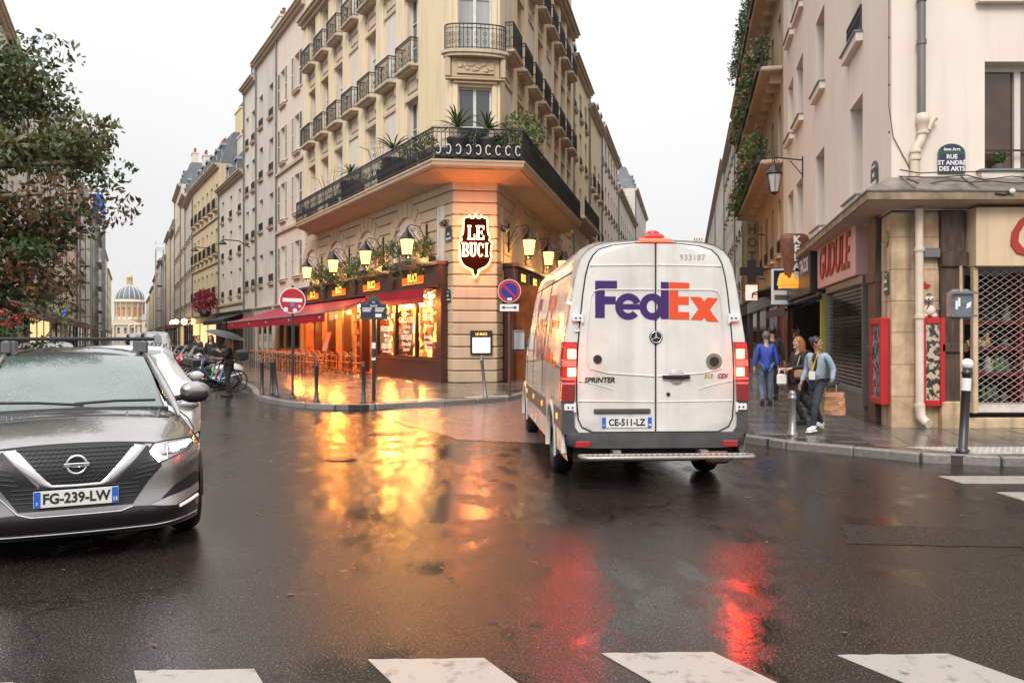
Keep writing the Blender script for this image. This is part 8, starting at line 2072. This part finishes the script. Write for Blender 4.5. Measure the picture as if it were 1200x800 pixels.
for k in range(8): a = 2*pi*k/8; m.tube([(0, 0, .47), (.27*cos(a), .27*sin(a), .44), (.5*cos(a), .5*sin(a), .37)], .004, 3)
m.build('frame', M_IRON, ub)
# distant walkers on the left street and a rider by the bikes
far = [(247, 33, 'dark clothed person standing among the parked motorbikes'), (232, 39, 'person in a dark coat beyond the parked motorbikes'), (228, 45, 'small figure walking far along the bikes'), (150, 60, 'distant person crossing the left street')]
for i, (u, Y, lab) in enumerate(far): X, Yq = px(u, Y); person(lab, (X, Yq, 0), radians(40*i), (C_BLACK, C_NAVY, C_BLACK, C_NAVY)[i], C_BLACK, M_SEAM, HB, SKIN_, 1.7, walkC, long_hair=i % 2 == 0)
w = FMF.w(-6, 2.5); person('dark dressed person near the shops behind the graphite crossover', (w[0], w[1], .115), 1.0, C_NAVY, C_BLACK, M_SEAM, HB, SKIN_, 1.7, walkC, long_hair=False)

# ------------------------------------------------------------------ terrace furniture
M_RATT = mat('amber_rattan', (.42, .17, .05), (.25, .09, .03), sc=40, rough=.4, coat=.3); M_WEAVE = mat('red_brown_weave', (.22, .04, .02), (.45, .22, .10), sc=70, rough=.5, thr=(.45, .55))
def chair():
    o = thing('bistro_chair', 'rattan bistro chair', 'chair', (0, 0, .118), 0, 'bistro chairs on the cafe terrace')
    m = MB(); m.lathe([(.001, .45), (.2, .45), (.21, .465), (.2, .48), (.001, .48)], 14); m.build('seat', M_WEAVE, o)
    m = MB(); m.grid([[(.2*sin(a), .19*cos(a)+.02+.03*j, .62+.085*j) for a in [radians(-70+140*i/8) for i in range(9)]] for j in range(4)], True); m.build('backrest', M_WEAVE, o)
    m = MB(); m.tube([(-.2, .1, .46), (-.2, .12, .7), (-.17, .2, .86), (0, .27, .9), (.17, .2, .86), (.2, .12, .7), (.2, .1, .46)], .014, 5); m.build('back_frame', M_RATT, o)
    for sx, sy in ((-1, -1), (1, -1), (-1, 1), (1, 1)): m = MB(); m.tube([(sx*.15, sy*.13, .46), (sx*.18, sy*.17, 0)], .013, 5); m.build('leg', M_RATT, o)
    m = MB(); m.torus((0, 0, .2), .2, .009, 'z', 14, 4); m.build('stretcher', M_RATT, o)
    return o
def table():
    o = thing('bistro_table', 'small round table', 'table', (0, 0, .118), 0, 'tables on the cafe terrace')
    m = MB(); m.lathe([(.001, .72), (.3, .72), (.31, .735), (.3, .75), (.001, .75)], 20); m.build('tabletop', mat('pale_glossy_tabletop', (.45, .30, .17), rough=.12, coat=.6), o)
    m = MB(); m.cyl((0, 0, .03), (0, 0, .72), .03, n=8); m.lathe([(.22, 0), (.2, .03), (.04, .05)], 12); m.build('pedestal', M_IRON, o)
    return o
ch0, tb0 = chair(), table(); fc_, ft = True, True
rr = random.Random(8)
for r_, dist in enumerate((1.0, 2.35)):
    for i in range(13 if r_ == 0 else 11):
        x = 7.0+i*.98+(0 if r_ == 0 else .5); w = FL.w(x, dist); a = aL+pi+rr.uniform(-.15, .15)
        if i % 2 == 0 and True:
            wt_ = FL.w(x+.49, dist+.05)
            lab = 'terrace table, number %s in the %s row beneath the awning' % (('one', 'two', 'three', 'four', 'five', 'six', 'seven')[i//2], ('wall side', 'street side')[r_])
            t_ = tb0 if ft else copy_tree(tb0); ft = False; t_['label'] = lab; t_.location = (wt_[0], wt_[1], .118)
        side = 'rattan bistro chair, one of the close row by the cafe wall' if r_ == 0 else 'rattan bistro chair, one of the outer row facing the road'
        c_ = ch0 if fc_ else copy_tree(ch0); fc_ = False; c_['label'] = side; c_['group'] = 'bistro chairs by the cafe wall' if r_ == 0 else 'bistro chairs in the outer terrace row'
        c_.location = (w[0], w[1], .118); c_.rotation_euler = (0, 0, a+pi)
# the long terrace awning and the low screen in front of it
def terrace_awning():
    w0 = FL.w(7.2, 0); w1_ = FL.w(24.2, 0); o = thing('terrace_awning', 'long extended crimson awning over the cafe terrace', 'awning', (w0[0], w0[1], 0), 0)
    L_ = lambda p: (p[0]-w0[0], p[1]-w0[1])
    rws = []
    for j in range(6):
        t = j/5; r = []
        for i in range(37):
            s = i/36; x = 7.2+17*s; pj = lerp(2.25, 3.0, s)*t; z = lerp(3.34, lerp(2.56, 2.42, s), t)-.05*sin(pi*t)+.012*sin(i*2.1)*t; q = FL.w(x, pj); r.append((*L_(q), z))
        rws.append(r)
    m = MB(); m.grid(rws); m.grid([[(p[0], p[1], p[2]-.015) for p in r] for r in rws], True, True); m.build('canvas', M_RED_CANVAS, o)
    fr = rws[-1]; lo = [(p[0]+.01*sin(i*2), p[1], p[2]-.36-.02*sin(i*2.6)) for i, p in enumerate(fr)]
    m = MB(); m.grid([fr, lo], True); m.grid([[(p[0]+.01, p[1]+.02, p[2]) for p in fr], [(p[0]+.01, p[1]+.02, p[2]) for p in lo]], True, True); m.build('valance', M_RED_CANVAS, o)
    # end flap
    m = MB(); e = [r[0] for r in rws]; m.add(e+[(e[0][0], e[0][1], e[0][2]-.25)], [tuple(range(7))], False); m.add(e+[(e[0][0], e[0][1], e[0][2]-.25)], [tuple(range(6, -1, -1))], False); m.build('end_flap', M_RED_CANVAS, o)
    m = MB()
    for i in (0, 12, 24, 36): m.tube([rws[0][i], (rws[3][i][0], rws[3][i][1], rws[3][i][2]-.12), rws[5][i]], .03, 5)
    m.tube([(p[0], p[1], p[2]-.02) for p in fr], .035, 6); m.build('frame', M_GREY, o)
    for s in (.03, .28, .5, .72, .93):
        i = int(s*36); p = lo[i]; q = fr[i]; c_ = ((p[0]+q[0])/2-.045, (p[1]+q[1])/2-.024, (p[2]+q[2])/2); text('BUCI', .1, M_PLW, o, c_, aL+pi)
terrace_awning()
# standing slanted menu board and bright wicker heap near the mullions
w = FL.w(9.2, 1.9); o = thing('leaning_menu_board', 'tall pale menu board leaning back on the terrace', 'menu board', (w[0], w[1], .12), aL+pi); m = MB(); m.T = Matrix.Rotation(radians(-14), 4, 'X'); m.bbox(-.32, -.03, .9, .32, 0, 1.75, .01); m.bbox(-.05, 0, 0, .05, .03, 1.2, .01); m.build('board', M_RATT, o); m = MB(); m.T = Matrix.Rotation(radians(-14), 4, 'X'); m.box(-.28, -.035, .95, .28, -.03, 1.7); m.build('sheet', mat('menu_rose', (.5, .3, .24), rough=.5), o)
m = MB()
screen = thing('terrace_screen', 'low dark slatted screen with amber rail along the terrace edge', 'railing', (FL.w(7.2, 3.0)[0], FL.w(7.2, 3.0)[1], .118), aL)
for i in range(22): x = i*.5; m.cyl((x, 0, 0), (x, 0, .82), .02, n=5)
m.build('post', M_IRON, screen); m = MB(); m.cyl((0, 0, .82), (10.5, 0, .82), .03, n=6); m.cyl((0, 0, .55), (10.5, 0, .55), .018, n=6); m.build('rail', M_RATT, screen)
for x, lab in ((8.3, 'waitress in amber light by the cafe entrance'), (13.2, 'guest in dark clothes standing inside the far part of the terrace')):
    w = FL.w(x, -.6); person(lab, (w[0], w[1], .12), aL+pi, mat('amber_cloth', (.6, .3, .1), rough=.7) if x < 9 else C_BLACK, C_BLACK, M_SEAM, HB, SKIN_, 1.68)

# ------------------------------------------------------------------ plane tree over the left corner, flowering shrub, yellow sign
def tree():
    o = thing('street_tree', 'dark green and russet tree reaching in over the left edge', 'tree', (-10.4, 11.0, .115), 0); o.scale = (1.3, 1.2, 1.27)
    m = MB(); rr = random.Random(2)
    m.tube([(0, 0, 0), (.05, .05, 1.0), (-.02, .1, 2.0), (.1, .1, 2.9), (.15, .15, 4.2), (.1, .2, 5.4)], [.2, .17, .15, .13, .09, .04], 12)
    tips = []
    limbs = [((.1, .1, 2.0), (1.5, .2, 2.0), (3.1, .3, 2.15)), ((.1, .1, 2.6), (1.8, -.2, 2.8), (3.8, .0, 2.95)), ((.1, .1, 1.8), (1.6, .1, 1.85), (3.3, 0, 1.85)), ((.1, .1, 2.3), (1.7, -.4, 2.4), (3.6, -.5, 2.55)), ((.15, .15, 3.4), (1.3, 0, 3.9), (2.5, .1, 3.95)), ((.15, .15, 3.0), (1.5, .2, 3.4), (2.9, .3, 3.5)), ((.1, .1, 3.0), (1.5, .3, 3.3), (2.9, .2, 3.9)), ((.1, .1, 2.5), (-.9, .4, 3.4), (-1.9, .6, 4.2)), ((.15, .15, 3.4), (1.0, -.3, 4.0), (2.0, -.4, 4.5)), ((.1, .1, 2.8), (1.0, .9, 3.1), (2.2, 1.4, 3.3)), ((.1, .1, 2.4), (1.2, -.8, 2.6), (2.5, -.9, 2.9)), ((.1, .1, 3.0), (1.3, .4, 3.5), (2.6, .5, 3.3)), ((.1, .1, 1.9), (1.3, .1, 1.9), (2.3, 0, 1.85)), ((.1, .1, 3.0), (-.8, -.4, 4.0), (-1.2, -.8, 4.6))]
    for L in limbs:
        L = [Vector(p) for p in L]; m.tube(L, [.075, .05, .022], 7)
        for k in range(9):
            t = rr.uniform(.35, 1); b = L[0].lerp(L[1], t*2) if t < .5 else L[1].lerp(L[2], t*2-1); d = Vector((rr.uniform(-.6, 1), rr.gauss(0, .6), rr.uniform(-.35, .7)))*rr.uniform(.4, .9)
            m.tube([b, b+d*.5+Vector((0, 0, .05)), b+d], [.02, .013, .005], 5); tips.append(b+d); tips.append(b+d*.55)
        tips.append(L[2])
    m.build('trunk', mat('plane_bark', (.16, .12, .08), (.3, .25, .18), sc=6, rough=.8, bump=.3, bsc=12), o)
    f1, f2, f3 = MB(), MB(), MB()
    for i, t in enumerate(tips):
        r = rr.uniform(.2, .5)
        f = (f1, f2, f2, f1, f3, f1, f2)[i % 7] if t.z > 2.6 else (f3, f2, f1, f3)[i % 4]
        leafs(f, t, (r, r*.9, r*.55), 190, .04, seed=i)
    f1.build('crown', M_TL1, o); f2.build('crown', M_TL2, o); f3.build('crown', M_TL3, o)
M_TL1 = mat('tree_leaf_green', (.035, .07, .018), (.06, .11, .03), sc=4, rough=.4); M_TL2 = mat('tree_leaf_olive', (.07, .08, .02), (.10, .11, .03), sc=4, rough=.45); M_TL3 = mat('tree_leaf_russet', (.14, .055, .02), (.10, .07, .025), sc=4, rough=.5)
tree()
def bush():
    o = thing('flowering_shrub', 'tall leafy shrub with red and pink flower heads behind the crossover', 'shrub', (-8.95, 15.0, .115), 0)
    m = MB(); m.lathe([(.3, 0), (.4, .5), (.42, .55), (.001, .5)], 16); m.build('pot', M_POT, o)
    m = MB(); f = MB(); g = MB(); h = MB(); rr = random.Random(12)
    for k in range(26):
        p = Vector((rr.gauss(0, .32), rr.gauss(0, .3), rr.uniform(.6, 2.0))); leafs(f if k % 3 else h, p, (.26, .26, .22), 100, .05, seed=k+60)
        m.tube([(0, 0, .5), (p.x*.5, p.y*.5, p.z*.6), tuple(p)], [.02, .014, .006], 5)
    for p in ((.08, -.2, 1.92), (.34, -.15, 1.80), (.2, -.2, 1.72)): leafs(g, p, (.12, .1, .08), 40, .035, seed=int(p[0]*99+50))
    m.build('stem', M_TWIG, o); f.build('leaves', M_LEAF, o); h.build('leaves', M_LEAF2, o); g.build('flowers', M_FLOWR, o)
    o2 = thing('hedge_shrub', 'yellow green shrub at the left edge behind the crossover windscreen', 'shrub', (-10.2, 14.2, .115), 0)
    m = MB(); m.lathe([(.35, 0), (.42, .45), (.001, .42)], 14); m.build('pot', M_POT, o2); f = MB(); s = MB()
    for k in range(24): p = Vector((rr.gauss(0, .4), rr.gauss(0, .3), rr.uniform(.5, 1.75))); leafs(f, p, (.28, .28, .22), 100, .05, seed=k+160); s.tube([(0, 0, .4), tuple(p)], [.015, .005], 4)
    f.build('leaves', M_LEAF2, o2); s.build('stem', M_TWIG, o2)
bush()
w = FMF.w(1.0, 1.2); Xs, Ys = px(32, 42); o = thing('round_yellow_sign', 'round yellow projecting shop sign with a dark mark', 'shop sign', (Xs, Ys, 3.85), radians(10))
m = MB(); m.cyl((0, -.04, 0), (0, .04, 0), .34, n=28, sm=False); m.build('disc', mat('sign_yellow', (.72, .48, .02), rough=.4), o); m = MB(); m.cyl((0, -.05, -.12), (0, -.04, -.12), .1, n=14, sm=False); m.box(-.16, -.05, -.28, .16, -.04, -.22); m.build('mark', mat('sign_brown', (.2, .06, .02)), o)
m = MB(); m.tube([(-.3, 0, .1), (-1.2, .5, .12)], .03, 5); m.tube([(-.3, 0, -.1), (-1.2, .5, -.1)], .03, 5); m.build('bracket', M_IRON, o)
# shop awnings on the far side of the left street
MP = mat('aubergine_canvas', (.05, .014, .035), (.035, .01, .025), sc=2, rough=.55); MDG = mat('dark_teal_canvas', (.03, .05, .05), rough=.6); MCR = mat('faded_rose_canvas', (.4, .10, .10), rough=.6)
for a, b, mm, lab in ((1.5, 9.5, MCR, 'faded rose awning nearest the camera on the far side of the left street'), (-6.5, .5, MP, 'aubergine awning with drooping valance on the far side of the left street'), (-15, -8.5, MP, 'second aubergine awning further down the far side'), (-22, -16.5, MDG, 'dark teal awning in the far row'), (-32, -25, MP, 'small dark awning before the blue lit shop sign'), (-52, -43, MCR, 'distant rose awning on the far side of the left street')):
    awning_obj(FMF, a, b, 3.5, .7, 1.7, .35, mm, lab)
for a, b, mm, lab in ((34.5, 43.0, mat('black_canvas', (.015, .015, .018), rough=.6), 'black awning just beyond the red terrace awning'), (61, 68, MCR, 'lit rose awning farther down by the ochre house')):
    awning_obj(FL, a, b, 3.3, .5, 1.6, .3, mm, lab)
w = FMF.w(-27, .9); o = thing('blue_shop_sign', 'small glowing blue box sign far down the left street', 'shop sign', (w[0], w[1], 3.6), FMF.a); m = MB(); m.bbox(-1.0, -.1, -.25, 1.0, .1, .25, .03); m.build('box', lit('blue_sign_glow', (.05, .1, .7), 1.2), o)
w = FMF.w(-3, .35); o = thing('pale_shop_board', 'long pale sign board over the shops on the far left', 'shop sign', (w[0], w[1], 4.1), FMF.a); m = MB(); m.bbox(-3.2, -.06, -.28, 3.2, .06, .28, .02); m.build('board', M_WHITE, o)
m = MB()
for k in range(20): leafs(m, (0, 0, 0), (.01, .01, .01), 0, .1)
w = FL.w(46.3, 1.0); o = thing('flower_display', 'dark red mass of flowers over a shop on the ochre house', 'flowers', (w[0], w[1], 4.1), 0); m = MB(); leafs(m, (0, 0, .3), (1.0, .7, 1.1), 900, .12, seed=77); m.build('flowers', mat('dark_red_petals', (.22, .01, .03), (.3, .02, .04), sc=6), o); m = MB(); m.lathe([(.3, -.9), (.5, -.4), (.001, -.4)], 12); m.build('basket', M_IRON, o)
for i, (s, off) in enumerate(((62, .6), (66, .9), (70.5, .7))):
    w = FL.w(s, off); o = thing('shop_lamp', ('glowing globe lamp outside the lit shop past the ochre house', 'second glowing globe lamp past the ochre house', 'farthest glowing globe lamp past the ochre house')[i], 'lamp', (w[0], w[1], 3.1), 0); m = MB(); m.sphere((0, 0, 0), .28, 12, 8); m.build('globe', lit('warm_globe', (1, .6, .25), 9), o); m = MB(); m.tube([(0, 0, .28), (.3, .2, .5), (.5, .3, .5)], .03, 5); m.build('bracket', M_IRON, o)
